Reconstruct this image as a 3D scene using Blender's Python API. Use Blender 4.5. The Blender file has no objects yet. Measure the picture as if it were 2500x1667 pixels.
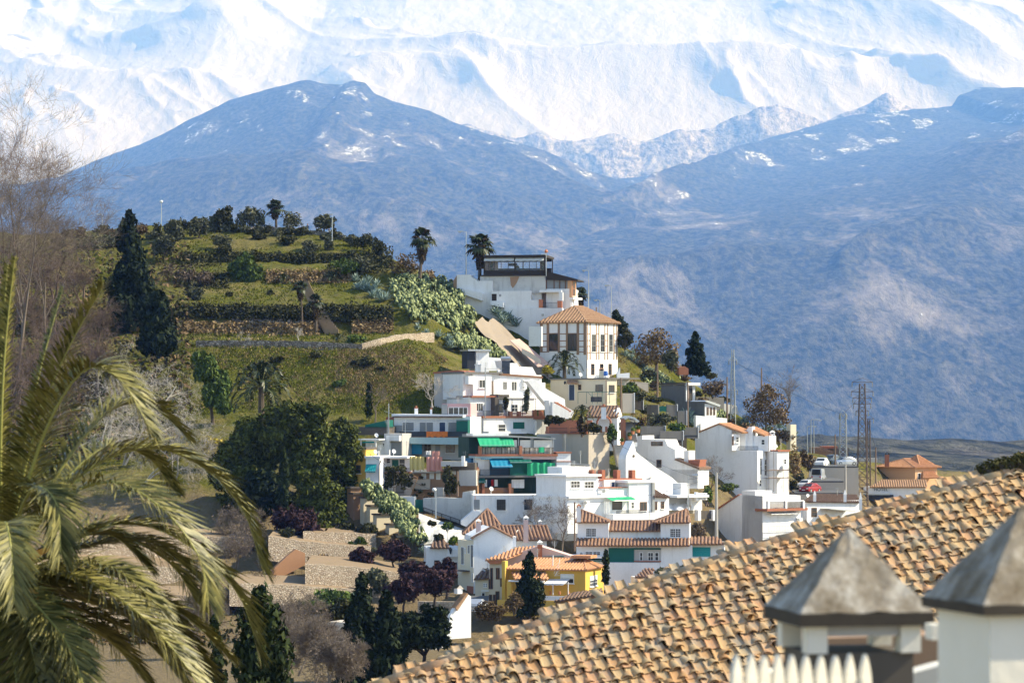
import bpy, math, random
import numpy as np
from mathutils import Vector as V
random.seed(7)
rng = np.random.default_rng(11)
scene = bpy.context.scene
col = scene.collection

# ------------------------------------------------------------------ camera
F, CX, HZ = 7500.0, 1250.0, 1000.0      # focal length, centre column and horizon row of the picture, in its pixels
cam_d = bpy.data.cameras.new('camera')
cam = bpy.data.objects.new('camera', cam_d); col.objects.link(cam)
cam.location = (0, 0, 0); cam.rotation_euler = (math.pi/2, 0, 0)
cam_d.sensor_width = 36.0; cam_d.lens = F/2500*36.0
cam_d.shift_y = (HZ-833.5)/2500.0
cam_d.clip_start = 0.5; cam_d.clip_end = 90000
cam_d.dof.use_dof = True; cam_d.dof.focus_distance = 420; cam_d.dof.aperture_fstop = 4.2
scene.camera = cam

# ------------------------------------------------------------------ light
SUN_EL, SUN_DIR = math.radians(39), (0.998, 0.05)      # towards the sun: from the right
world = bpy.data.worlds.new('World'); scene.world = world; world.use_nodes = True
wn = world.node_tree; bg = wn.nodes['Background']
sky = wn.nodes.new('ShaderNodeTexSky'); sky.sky_type = 'NISHITA'; sky.sun_disc = False
sky.sun_elevation = SUN_EL; sky.sun_rotation = math.atan2(SUN_DIR[0], SUN_DIR[1])
sky.altitude = 700; sky.air_density = 1.0; sky.dust_density = 0.6
wn.links.new(sky.outputs[0], bg.inputs[0]); bg.inputs[1].default_value = 0.15
sun_d = bpy.data.lights.new('sun', 'SUN'); sun_d.energy = 5.0; sun_d.angle = math.radians(0.5); sun_d.color = (1.0, 0.97, 0.93)
sun = bpy.data.objects.new('sun', sun_d); col.objects.link(sun)
sd = V((SUN_DIR[0]*math.cos(SUN_EL), SUN_DIR[1]*math.cos(SUN_EL), math.sin(SUN_EL))).normalized()
sun.rotation_euler = sd.to_track_quat('Z', 'Y').to_euler(); sun.location = (120, -40, 160)
scene.view_settings.view_transform = 'Standard'; scene.view_settings.look = 'None'
scene.view_settings.exposure = 0.86; scene.view_settings.gamma = 1.0; scene.view_settings.use_curve_mapping = False
scene.cycles.use_denoising = True
scene.cycles.max_bounces = 6; scene.cycles.diffuse_bounces = 3; scene.cycles.volume_bounces = 1
scene.cycles.transparent_max_bounces = 8; scene.cycles.caustics_reflective = False; scene.cycles.caustics_refractive = False

# ------------------------------------------------------------------ helpers
def at(px, py, D): return V(((px-CX)*D/F, D, (HZ-py)*D/F))
def tag(o, label=None, cat=None, group=None, kind=None):
    if label: o['label'] = label
    if cat: o['category'] = cat
    if group: o['group'] = group
    if kind: o['kind'] = kind
    return o
def thing(name, label, cat, loc, group=None, rz=0.0):
    o = bpy.data.objects.new(name, None); col.objects.link(o); o.location = loc; o.rotation_euler = (0, 0, rz)
    o.empty_display_size = 0.3
    return tag(o, label, cat, group)
def origin(o):
    p = V((0, 0, 0))
    while o is not None: p = p + o.location; o = o.parent
    return p
def link_mesh(name, me, mat, parent=None, kind=None, label=None):
    o = bpy.data.objects.new(name, me); col.objects.link(o)
    if mat is not None and not me.materials: me.materials.append(MT(mat))
    if parent is not None: o.parent = parent
    return tag(o, label=label, kind=kind)
def fastmesh(name, verts, faces, smooth=False):
    """verts (N,3), faces (M,k) numpy"""
    me = bpy.data.meshes.new(name)
    verts = np.asarray(verts, dtype=np.float32); faces = np.asarray(faces, dtype=np.int32)
    n, m, k = len(verts), len(faces), faces.shape[1]
    me.vertices.add(n); me.vertices.foreach_set('co', verts.ravel())
    me.loops.add(m*k); me.loops.foreach_set('vertex_index', faces.ravel())
    me.polygons.add(m)
    me.polygons.foreach_set('loop_start', np.arange(0, m*k, k, dtype=np.int32))
    me.polygons.foreach_set('loop_total', np.full(m, k, dtype=np.int32))
    if smooth: me.polygons.foreach_set('use_smooth', np.ones(m, dtype=bool))
    me.update(calc_edges=True)
    return me
class MB:
    """collects shapes in world space, links them as one mesh object"""
    def __init__(s): s.v = []; s.f = []
    def add(s, vs, fs):
        b = len(s.v); s.v.extend([tuple(p) for p in vs]); s.f.extend([tuple(i+b for i in f) for f in fs]); return s
    def box(s, p, a, b, c):
        p = V(p); a = V(a); b = V(b); c = V(c)
        return s.add([p, p+a, p+a+b, p+b, p+c, p+a+c, p+a+b+c, p+b+c],
                     [(0, 3, 2, 1), (4, 5, 6, 7), (0, 1, 5, 4), (1, 2, 6, 5), (2, 3, 7, 6), (3, 0, 4, 7)])
    def prism(s, pts, ext):
        n = len(pts); pts = [V(p) for p in pts]; e = V(ext)
        return s.add(pts+[p+e for p in pts], [tuple(range(n-1, -1, -1)), tuple(range(n, 2*n))]+[(i, (i+1) % n, n+(i+1) % n, n+i) for i in range(n)])
    def hull(s, lo, hi):
        """frustum between two rings of equal length"""
        n = len(lo)
        return s.add(list(lo)+list(hi), [tuple(range(n-1, -1, -1)), tuple(range(n, 2*n))]+[(i, (i+1) % n, n+(i+1) % n, n+i) for i in range(n)])
    def tube(s, pts, r, n=6):
        pts = [V(p) for p in pts]; m = len(pts)
        if not isinstance(r, (list, tuple)): r = [r]*m
        vs = []; fs = []
        for i, p in enumerate(pts):
            d = (pts[min(i+1, m-1)]-pts[max(i-1, 0)]).normalized()
            a = d.orthogonal().normalized() if abs(d.z) < 0.9 else V((1, 0, 0)); a = (a-d*a.dot(d)).normalized(); b = d.cross(a)
            for k in range(n):
                t = 2*math.pi*k/n; vs.append(p+(a*math.cos(t)+b*math.sin(t))*r[i])
        for i in range(m-1):
            for k in range(n): fs.append((i*n+k, i*n+(k+1) % n, (i+1)*n+(k+1) % n, (i+1)*n+k))
        fs.append(tuple(range(n-1, -1, -1))); fs.append(tuple((m-1)*n+k for k in range(n)))
        return s.add(vs, fs)
    def lathe(s, c, prof, n=10):
        """prof: (r, z) pairs from bottom to top about the vertical through c"""
        c = V(c); vs = []; fs = []; m = len(prof)
        for r, z in prof:
            for k in range(n): t = 2*math.pi*k/n; vs.append(c+V((r*math.cos(t), r*math.sin(t), z)))
        for i in range(m-1):
            for k in range(n): fs.append((i*n+k, i*n+(k+1) % n, (i+1)*n+(k+1) % n, (i+1)*n+k))
        fs.append(tuple(range(n-1, -1, -1))); fs.append(tuple((m-1)*n+k for k in range(n)))
        return s.add(vs, fs)
    def sheet(s, rows):
        """grid of points"""
        m, n = len(rows), len(rows[0]); return s.add([p for r in rows for p in r], [(i*n+j, i*n+j+1, (i+1)*n+j+1, (i+1)*n+j) for i in range(m-1) for j in range(n-1)])
    def blob(s, c, rx, ry, rz, n=8, m=5, j=0.0):
        c = V(c); vs = []; fs = []
        for i in range(1, m):
            ph = math.pi*i/m
            for k in range(n):
                t = 2*math.pi*k/n; q = 1+random.uniform(-j, j)
                vs.append(c+V((rx*math.sin(ph)*math.cos(t)*q, ry*math.sin(ph)*math.sin(t)*q, rz*math.cos(ph)*q)))
        vs += [c+V((0, 0, rz)), c-V((0, 0, rz))]; T = (m-1)*n; B = T+1
        for i in range(m-2):
            for k in range(n): fs.append((i*n+k, (i+1)*n+k, (i+1)*n+(k+1) % n, i*n+(k+1) % n))
        for k in range(n): fs.append((T, k, (k+1) % n)); fs.append((B, (m-2)*n+(k+1) % n, (m-2)*n+k))
        return s.add(vs, fs)
    def mesh(s, name, off=V((0, 0, 0))):
        me = bpy.data.meshes.new(name); me.from_pydata([(a-off.x, b-off.y, c-off.z) for a, b, c in s.v], [], s.f); me.update(); return me
    def build(s, name, mat, parent=None, kind=None, label=None, smooth=False):
        off = origin(parent) if parent is not None else V((0, 0, 0))
        base = off
        if parent is None and s.v:
            a = np.array(s.v); base = V((float(a[:, 0].mean()), float(a[:, 1].mean()), float(a[:, 2].min())))
        me = s.mesh(name, base)
        if smooth: me.polygons.foreach_set('use_smooth', [True]*len(me.polygons))
        o = link_mesh(name, me, mat, parent, kind, label)
        if parent is None: o.location = base
        return o
def dup(root, loc, rz=None, sc=1.0, label=None):
    r = root.copy(); col.objects.link(r); r.location = loc; r.scale = (sc, sc, sc) if not isinstance(sc, tuple) else sc
    if rz is not None: r.rotation_euler = (0, 0, rz)
    if label: r['label'] = label
    for ch in KIDS.get(root.name, ()):
        c = ch.copy(); col.objects.link(c); c.parent = r
        for g in KIDS.get(ch.name, ()):
            d = g.copy(); col.objects.link(d); d.parent = c
    return r
KIDS = {}
def remember(root):
    KIDS[root.name] = [o for o in col.objects if o.parent == root]
    for c in KIDS[root.name]: KIDS[c.name] = [o for o in col.objects if o.parent == c]
    return root

# numpy value noise
def vnoise(x, y, seed=0):
    xi = np.floor(x).astype(np.int64); yi = np.floor(y).astype(np.int64); fx = x-xi; fy = y-yi
    fx = fx*fx*fx*(fx*(fx*6-15)+10); fy = fy*fy*fy*(fy*(fy*6-15)+10)
    def h(a, b):
        n = (a*374761393+b*668265263+seed*2246822519) & 0xffffffff
        n = ((n ^ (n >> 13))*1274126177) & 0xffffffff
        return ((n ^ (n >> 16)) & 0xffff)/65535.0
    return (h(xi, yi)*(1-fx)+h(xi+1, yi)*fx)*(1-fy)+(h(xi, yi+1)*(1-fx)+h(xi+1, yi+1)*fx)*fy
def fbm(x, y, o=5, seed=0, gain=0.5):
    r = 0; a = 1; t = 0
    for i in range(o): r = r+a*vnoise(x, y, seed+i*17); t += a; x = x*2.03+31.7; y = y*2.03+11.3; a *= gain
    return r/t
def ridged(x, y, o=5, seed=0, gain=0.5):
    r = 0; a = 1; t = 0; w = 1
    for i in range(o):
        n = 1-np.abs(2*vnoise(x, y, seed+i*17)-1); n = n*n*w; w = np.clip(n*1.6, 0, 1)
        r = r+a*n; t += a; x = x*2.05+17.7; y = y*2.05+5.3; a *= gain
    return r/t
# ------------------------------------------------------------------ materials
MATS = {}; RECIPES = {}
def MT(n):
    if n not in MATS:
        MATS[n] = RECIPES[n](n)
    return MATS[n]
class NG:
    def __init__(s, name):
        s.m = bpy.data.materials.new(name); s.m.use_nodes = True; s.t = s.m.node_tree; s.p = s.t.nodes['Principled BSDF']
    def n(s, typ, **kw):
        o = s.t.nodes.new(typ)
        for k, v in kw.items(): setattr(o, k, v)
        return o
    def l(s, a, b): s.t.links.new(a, b)
    def pos(s, scale=(1, 1, 1), rot=(0, 0, 0), kind='Object'):
        c = s.n('ShaderNodeTexCoord'); m = s.n('ShaderNodeMapping'); m.inputs['Scale'].default_value = scale; m.inputs['Rotation'].default_value = rot
        s.l(c.outputs[kind], m.inputs[0]); return m.outputs[0]
    def geo(s, scale=(1, 1, 1)):
        c = s.n('ShaderNodeNewGeometry'); m = s.n('ShaderNodeMapping'); m.inputs['Scale'].default_value = scale
        s.l(c.outputs['Position'], m.inputs[0]); return m.outputs[0]
    def noise(s, vec, scale, detail=4, rough=0.55, dist=0.0):
        o = s.n('ShaderNodeTexNoise'); o.inputs['Scale'].default_value = scale; o.inputs['Detail'].default_value = detail
        o.inputs['Roughness'].default_value = rough; o.inputs['Distortion'].default_value = dist; s.l(vec, o.inputs['Vector']); return o.outputs['Fac']
    def voro(s, vec, scale, feature='F1', out='Distance', rnd=1.0):
        o = s.n('ShaderNodeTexVoronoi', feature=feature); o.inputs['Scale'].default_value = scale; o.inputs['Randomness'].default_value = rnd
        s.l(vec, o.inputs['Vector']); return o.outputs[out]
    def ramp(s, fac, stops, interp='LINEAR'):
        o = s.n('ShaderNodeValToRGB'); r = o.color_ramp; r.interpolation = interp
        while len(r.elements) < len(stops): r.elements.new(0.5)
        for e, (p, c) in zip(r.elements, stops):
            e.position = p; e.color = (c, c, c, 1) if isinstance(c, (int, float)) else (*c, 1)
        s.l(fac, o.inputs[0]); return o.outputs['Color']
    def mix(s, fac, a, b, mode='MIX'):
        o = s.n('ShaderNodeMix', data_type='RGBA', blend_type=mode)
        for sock, v in ((o.inputs[0], fac), (o.inputs[6], a), (o.inputs[7], b)):
            if isinstance(v, (int, float)): sock.default_value = v
            elif isinstance(v, tuple): sock.default_value = (*v, 1)
            else: s.l(v, sock)
        return o.outputs[2]
    def math(s, op, a, b=0.0):
        o = s.n('ShaderNodeMath', operation=op)
        for sock, v in ((o.inputs[0], a), (o.inputs[1], b)):
            if isinstance(v, (int, float)): sock.default_value = v
            else: s.l(v, sock)
        return o.outputs[0]
    def bump(s, h, strength=0.4, dist=0.05):
        o = s.n('ShaderNodeBump'); o.inputs['Strength'].default_value = strength; o.inputs['Distance'].default_value = dist
        s.l(h, o.inputs['Height']); s.l(o.outputs[0], s.p.inputs['Normal']); return o
    def col(s, c):
        if isinstance(c, tuple): s.p.inputs['Base Color'].default_value = (*c, 1)
        else: s.l(c, s.p.inputs['Base Color'])
        return s
    def set(s, rough=0.85, metal=0.0, spec=0.25):
        s.p.inputs['Roughness'].default_value = rough; s.p.inputs['Metallic'].default_value = metal; s.p.inputs['Specular IOR Level'].default_value = spec; return s
def shade(c, k): return tuple(min(1, x*k) for x in c)
def plain(name, c, rough=0.7, metal=0.0, var=0.12, scale=3.0, spec=0.3):
    def mk(n):
        g = NG(n).set(rough, metal, spec); f = g.noise(g.geo(), scale, 5)
        g.col(g.mix(f, shade(c, 1-var), shade(c, 1+var))); return g.m
    RECIPES[name] = mk
def plaster(name, c, dirt=0.25, dcol=(0.33, 0.30, 0.26)):
    """limewashed wall: blotches, grey streaks running down, fine grain"""
    def mk(n):
        g = NG(n).set(0.9, 0, 0.15)
        big = g.noise(g.geo(), 0.55, 6, 0.68); streak = g.noise(g.geo((1.6, 1.6, 0.16)), 1.0, 6, 0.65); fine = g.noise(g.geo(), 6.0, 3)
        base = g.mix(fine, shade(c, 0.93), shade(c, 1.03))
        a = g.ramp(streak, [(0.52, 0.0), (0.78, dirt)]); b = g.ramp(big, [(0.5, 0.0), (0.85, dirt*0.8)])
        k = g.mix(g.math('MAXIMUM', a, b), base, dcol); g.col(k); g.bump(g.noise(g.geo(), 9.0, 4), 0.25, 0.03); return g.m
    RECIPES[name] = mk
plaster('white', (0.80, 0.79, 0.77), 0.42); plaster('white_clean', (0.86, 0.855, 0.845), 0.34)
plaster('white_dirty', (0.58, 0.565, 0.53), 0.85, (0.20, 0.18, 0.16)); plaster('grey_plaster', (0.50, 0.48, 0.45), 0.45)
plaster('cream', (0.72, 0.64, 0.48), 0.15); plaster('pinkish', (0.62, 0.46, 0.42), 0.2); plaster('yellow', (0.66, 0.42, 0.09), 0.2, (0.35, 0.22, 0.07))
plaster('orange_wall', (0.68, 0.40, 0.22), 0.12); plaster('beige', (0.56, 0.49, 0.40), 0.4); plaster('concrete', (0.20, 0.19, 0.175), 0.7, (0.08, 0.08, 0.075))
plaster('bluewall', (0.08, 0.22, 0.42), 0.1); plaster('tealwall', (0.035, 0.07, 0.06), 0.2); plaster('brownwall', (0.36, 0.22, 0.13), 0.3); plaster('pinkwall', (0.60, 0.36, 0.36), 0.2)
plaster('soil', (0.26, 0.19, 0.12), 0.5, (0.10, 0.09, 0.04)); plaster('sand', (0.31, 0.255, 0.195), 0.4, (0.26, 0.20, 0.14)); plaster('pinkroof', (0.52, 0.36, 0.31), 0.4, (0.3, 0.24, 0.2)); plaster('earthwall', (0.52, 0.27, 0.14), 0.3, (0.3, 0.17, 0.1))
plain('darkwood', (0.035, 0.024, 0.018), 0.6, var=0.3); plain('brownwood', (0.17, 0.085, 0.045), 0.65, var=0.25); plain('timber', (0.30, 0.19, 0.12), 0.75, var=0.2)
plain('brick', (0.36, 0.15, 0.085), 0.85, var=0.3, scale=8); plain('redbrick', (0.34, 0.13, 0.075), 0.85, var=0.2, scale=6)
plain('orange_paint', (0.52, 0.19, 0.09), 0.6); plain('trim_white', (0.82, 0.82, 0.80), 0.5, var=0.04)
plain('metal_dark', (0.05, 0.052, 0.055), 0.45, 0.6, spec=0.5); plain('metal_grey', (0.45, 0.47, 0.48), 0.4, 0.7, spec=0.5); plain('metal_rust', (0.16, 0.12, 0.10), 0.6, 0.5)
plain('green_awning', (0.02, 0.34, 0.16), 0.6, var=0.2, scale=2); plain('dark_green', (0.008, 0.11, 0.085), 0.6, var=0.15); plain('teal_awning', (0.02, 0.30, 0.32), 0.6); plain('blue_awning', (0.012, 0.20, 0.34), 0.6)
plain('turquoise', (0.38, 0.52, 0.54), 0.7); plain('shutter_grey', (0.26, 0.27, 0.27), 0.6); plain('blinds', (0.72, 0.70, 0.62), 0.7); plain('blue_door', (0.035, 0.06, 0.12), 0.5)
plain('cloth_orange', (0.62, 0.16, 0.03), 0.9, var=0.5, scale=5); plain('cloth_yellow', (0.62, 0.50, 0.20), 0.9); plain('cloth_pink', (0.55, 0.27, 0.22), 0.9); plain('cloth_white', (0.78, 0.77, 0.75), 0.9)
plain('cloth_red', (0.45, 0.03, 0.03), 0.9); plain('cloth_navy', (0.03, 0.04, 0.09), 0.9); plain('skin', (0.50, 0.30, 0.20), 0.6); plain('hair', (0.22, 0.11, 0.05), 0.7); plain('rattan', (0.42, 0.28, 0.14), 0.8)
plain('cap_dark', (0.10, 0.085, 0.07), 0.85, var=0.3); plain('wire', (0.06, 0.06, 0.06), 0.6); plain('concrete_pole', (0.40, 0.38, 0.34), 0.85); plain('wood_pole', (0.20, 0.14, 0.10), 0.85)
plain('car_white', (0.80, 0.80, 0.80), 0.25, spec=0.5, var=0.02); plain('car_red', (0.28, 0.012, 0.015), 0.25, spec=0.5, var=0.02); plain('car_silver', (0.45, 0.47, 0.50), 0.3, 0.5, spec=0.5, var=0.02)
plain('car_grey', (0.08, 0.10, 0.13), 0.3, spec=0.5, var=0.02); plain('tyre', (0.02, 0.02, 0.02), 0.9); plain('lamp_glass', (0.75, 0.76, 0.72), 0.3); plain('tail_light', (0.5, 0.02, 0.02), 0.3); plain('terracotta', (0.50, 0.20, 0.09), 0.8)
plain('tarp_dark', (0.03, 0.035, 0.045), 0.7); plain('barrel_blue', (0.03, 0.13, 0.45), 0.5); plain('letter', (0.07, 0.085, 0.10), 0.6); plain('asphalt', (0.10, 0.10, 0.10), 0.9)
def mk_glass(n):
    g = NG(n).set(0.12, 0, 0.5); g.col(g.mix(g.noise(g.geo(), 1.2, 2), (0.012, 0.015, 0.018), (0.05, 0.055, 0.06))); return g.m
RECIPES['glass'] = mk_glass
def mk_clear(n):
    g = NG(n).set(0.06, 0, 0.5); g.col((0.6, 0.7, 0.75)); g.p.inputs['Alpha'].default_value = 0.08; return g.m
RECIPES['clear_glass'] = mk_clear
def tiles(name, c1, c2, c3):
    def mk(n):
        g = NG(n).set(0.85, 0, 0.2)
        a = g.noise(g.geo(), 1.6, 5, 0.7); b = g.noise(g.geo(), 7.0, 4, 0.6)
        k = g.ramp(b, [(0.3, c1), (0.55, c2), (0.75, c3)]); g.col(g.mix(g.ramp(a, [(0.45, 0), (0.8, 0.6)]), k, shade(c1, 0.6))); g.bump(b, 0.4, 0.04); return g.m
    RECIPES[name] = mk
tiles('tile_tan', (0.27, 0.15, 0.085), (0.42, 0.26, 0.15), (0.52, 0.37, 0.25)); tiles('tile_red', (0.16, 0.09, 0.06), (0.29, 0.17, 0.11), (0.42, 0.29, 0.21))
tiles('tile_orange', (0.42, 0.19, 0.09), (0.52, 0.27, 0.14), (0.60, 0.38, 0.24)); tiles('tile_brown', (0.10, 0.06, 0.045), (0.20, 0.13, 0.09), (0.30, 0.22, 0.16))
def stone(name, c1, c2, joint, sc):
    def mk(n):
        g = NG(n).set(0.9, 0, 0.15); v = g.geo((1, 1, 1.3)); d = g.voro(v, sc, 'DISTANCE_TO_EDGE'); c = g.voro(v, sc, 'F1', 'Color')
        k = g.mix(g.ramp(c, [(0.25, 0.0), (0.8, 1.0)]), c1, c2); k = g.mix(g.ramp(d, [(0.02, 1.0), (0.09, 0.0)]), k, joint)
        g.col(g.mix(g.ramp(g.noise(g.geo(), 0.4, 4), [(0.45, 0), (0.8, 0.5)]), k, shade(joint, 1.3))); g.bump(g.ramp(d, [(0.0, 0.0), (0.15, 1.0)]), 0.9, 0.12); return g.m
    RECIPES[name] = mk
stone('stone_beige', (0.44, 0.35, 0.26), (0.60, 0.51, 0.40), (0.34, 0.26, 0.18), 3.4); stone('stone_hill', (0.24, 0.20, 0.16), (0.46, 0.40, 0.33), (0.10, 0.09, 0.07), 2.2)
stone('rubble', (0.16, 0.135, 0.11), (0.42, 0.37, 0.32), (0.07, 0.06, 0.05), 1.6)
def leaf(name, c1, c2, rough=0.7, sc=0.8):
    def mk(n):
        g = NG(n).set(rough, 0, 0.25 if rough < 0.65 else 0.04); a = g.noise(g.geo(), sc, 3, 0.6)
        o = g.n('ShaderNodeAttribute'); o.attribute_name = 'rnd'
        f = g.math('ADD', g.math('MULTIPLY', a, 0.6), g.math('MULTIPLY', o.outputs['Fac'], 0.5))
        g.col(g.mix(g.ramp(f, [(0.3, 0), (0.75, 1)]), c1, c2)); g.p.inputs['Subsurface Weight'].default_value = 0.0; return g.m
    RECIPES[name] = mk
leaf('lf_conifer', (0.008, 0.014, 0.007), (0.030, 0.040, 0.018)); leaf('lf_cypress', (0.010, 0.018, 0.008), (0.045, 0.058, 0.020)); leaf('lf_pine', (0.022, 0.030, 0.007), (0.108, 0.122, 0.028))
leaf('lf_olive', (0.045, 0.050, 0.028), (0.13, 0.13, 0.075)); leaf('lf_green', (0.035, 0.060, 0.015), (0.12, 0.16, 0.04)); leaf('lf_dark', (0.022, 0.025, 0.010), (0.075, 0.072, 0.030))
leaf('lf_plum', (0.022, 0.012, 0.014), (0.075, 0.042, 0.045)); leaf('lf_yellow', (0.20, 0.17, 0.02), (0.50, 0.40, 0.05)); leaf('lf_autumn', (0.10, 0.068, 0.036), (0.27, 0.19, 0.10)); leaf('lf_bright', (0.06, 0.10, 0.012), (0.20, 0.25, 0.035))
leaf('lf_agave', (0.09, 0.135, 0.115), (0.32, 0.40, 0.34), 0.5, 0.5); leaf('lf_cactus', (0.028, 0.050, 0.014), (0.28, 0.32, 0.14), 0.6, 0.5); leaf('lf_palm', (0.026, 0.036, 0.010), (0.12, 0.135, 0.045), 0.45); leaf('lf_deadpalm', (0.035, 0.025, 0.014), (0.12, 0.085, 0.045))
leaf('lf_date', (0.040, 0.045, 0.010), (0.23, 0.205, 0.06), 0.45, 1.6); leaf('lf_dry', (0.14, 0.09, 0.045), (0.33, 0.24, 0.12)); leaf('lf_grass', (0.05, 0.065, 0.008), (0.16, 0.165, 0.022)); leaf('lf_twig', (0.07, 0.052, 0.036), (0.17, 0.13, 0.095)); leaf('lf_rust', (0.055, 0.040, 0.022), (0.17, 0.115, 0.06))
plain('bark', (0.10, 0.075, 0.055), 0.9, var=0.35); plain('bark_pale', (0.42, 0.38, 0.33), 0.85, var=0.3); plain('bark_grey', (0.17, 0.135, 0.105), 0.9, var=0.3); plain('palm_trunk', (0.11, 0.085, 0.06), 0.9, var=0.4, scale=6); plain('bark_twig', (0.15, 0.105, 0.08), 0.9, var=0.3); plain('bark_dark', (0.03, 0.022, 0.02), 0.9)
plain('spathe', (0.55, 0.27, 0.05), 0.5); plain('midrib', (0.30, 0.29, 0.08), 0.4); plain('stalk', (0.50, 0.28, 0.13), 0.7)
# ------------------------------------------------------------------ land
def interp(pts, x): a = np.array(pts, float); return np.interp(x, a[:, 0], a[:, 1])
CREST = [(-400, 575), (0, 568), (150, 570), (350, 552), (480, 548), (560, 560), (700, 566), (830, 578), (900, 596), (960, 632), (1060, 676), (1130, 700), (1300, 760), (1430, 815), (1520, 850), (1600, 880), (1680, 930), (1760, 985), (1850, 1050), (1950, 1105), (2060, 1125), (2300, 1150), (2900, 1180)]
# rows of the green hill (row in the picture, distance): steep banks alternate with shelves
BENCH = [(400, 600), (548, 546), (600, 528), (622, 521), (646, 518.5), (662, 508), (690, 505.5), (752, 482), (768, 480.6), (814, 477.5), (840, 464), (852, 462), (1000, 446), (1100, 430), (1200, 413), (1300, 398), (1430, 374), (1500, 361), (1560, 345), (1800, 305), (2600, 60)]
PLAIN = [(400, 600), (560, 540), (800, 503), (930, 488), (1000, 456), (1100, 434), (1200, 413), (1300, 398), (1430, 375), (1500, 362), (1560, 345), (1800, 305), (2600, 60)]
def shift_right(px):
    return np.minimum(0.15*90*np.logaddexp(0, (px-1560)/90), 130)
def row_of(px, y):
    """picture row at which the slope at distance y is seen, in column px"""
    yy = y-shift_right(px)
    b = np.array(BENCH)[::-1]; p = np.array(PLAIN)[::-1]
    rb = np.interp(yy, b[:, 1], b[:, 0]); rp = np.interp(yy, p[:, 1], p[:, 0])
    w = np.clip((px-1000)/320, 0, 1); return rb*(1-w)+rp*w
def ground_z(x, y):
    x = np.asarray(x, float); y = np.asarray(y, float)
    ys = np.maximum(y, 60.0); px = CX+x*F/ys
    row = row_of(px, ys); z = (HZ-row)/F*ys
    near = np.interp(ys, [60, 140, 250, 300], [-13, -18, -23, -24]); z = np.where(ys < 300, near, z)
    # crest: past it the ground flattens and falls away
    crow = interp(CREST, px)
    b = np.array(BENCH); p = np.array(PLAIN); w = np.clip((px-1000)/320, 0, 1)
    cy = np.interp(crow, b[:, 0], b[:, 1])*(1-w)+np.interp(crow, p[:, 0], p[:, 1])*w+shift_right(px)
    cz = (HZ-crow)/F*cy; over = np.clip(ys-cy, 0, None)
    back = cz-over*0.02-np.clip(over-10, 0, 260)*0.10-np.clip(over-60, 0, 260)*0.12
    z = np.where(over > 0, np.minimum(z, back), z)
    z = np.maximum(z, -26.0-np.clip(ys-700, 0, 600)*0.02)
    return z
def gz(x, y): return float(ground_z(np.array([x]), np.array([y]))[0])
def on_slope(px, py):
    """point of the hillside seen at a picture position"""
    b = np.array(BENCH); p = np.array(PLAIN); w = min(max((px-1000)/320, 0), 1)
    y = np.interp(py, b[:, 0], b[:, 1])*(1-w)+np.interp(py, p[:, 0], p[:, 1])*w+float(shift_right(np.array(px)))
    return at(px, py, float(y))
def slope_D(px, py): return on_slope(px, py).y
def mk_hill(n):
    g = NG(n).set(0.95, 0, 0.1)
    big = g.noise(g.geo(), 0.045, 5, 0.6); mid = g.noise(g.geo((1, 1, 1)), 0.28, 6, 0.65, 0.4); fine = g.noise(g.geo((1, 0.6, 1)), 1.7, 5, 0.7)
    green = g.mix(fine, (0.040, 0.050, 0.005), (0.126, 0.122, 0.014)); dry = g.mix(fine, (0.10, 0.085, 0.03), (0.26, 0.20, 0.09))
    k = g.mix(g.ramp(mid, [(0.45, 0.0), (0.72, 0.75)]), green, dry)
    k = g.mix(g.ramp(big, [(0.52, 0.0), (0.68, 0.6)]), k, dry)
    nrm = g.n('ShaderNodeNewGeometry'); sep = g.n('ShaderNodeSeparateXYZ'); g.l(nrm.outputs['Normal'], sep.inputs[0])
    rock = g.mix(g.voro(g.geo(), 1.3, 'F1', 'Color'), (0.10, 0.08, 0.06), (0.30, 0.26, 0.21))
    k = g.mix(g.ramp(sep.outputs['Z'], [(0.45, 0.85), (0.72, 0.0)]), k, g.mix(g.ramp(fine, [(0.4, 0), (0.65, 1)]), rock, (0.05, 0.05, 0.025)))
    zz = g.n('ShaderNodeSeparateXYZ'); g.l(g.geo(), zz.inputs[0])
    earth = g.mix(fine, (0.09, 0.068, 0.035), (0.25, 0.185, 0.11)); k = g.mix(g.ramp(g.math('ADD', g.math('MULTIPLY', zz.outputs['Z'], -0.05), g.math('MULTIPLY', mid, 0.4)), [(0.66, 0.0), (0.82, 0.9)]), k, earth)
    g.col(k); g.bump(g.math('ADD', fine, mid), 0.9, 0.5); return g.m
RECIPES['hill'] = mk_hill
def mk_ground(n):
    g = NG(n).set(0.95, 0, 0.1); a = g.noise(g.geo(), 0.01, 6, 0.65); g.col(g.mix(a, (0.055, 0.06, 0.03), (0.19, 0.15, 0.09))); return g.m
RECIPES['plain_ground'] = mk_ground
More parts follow.
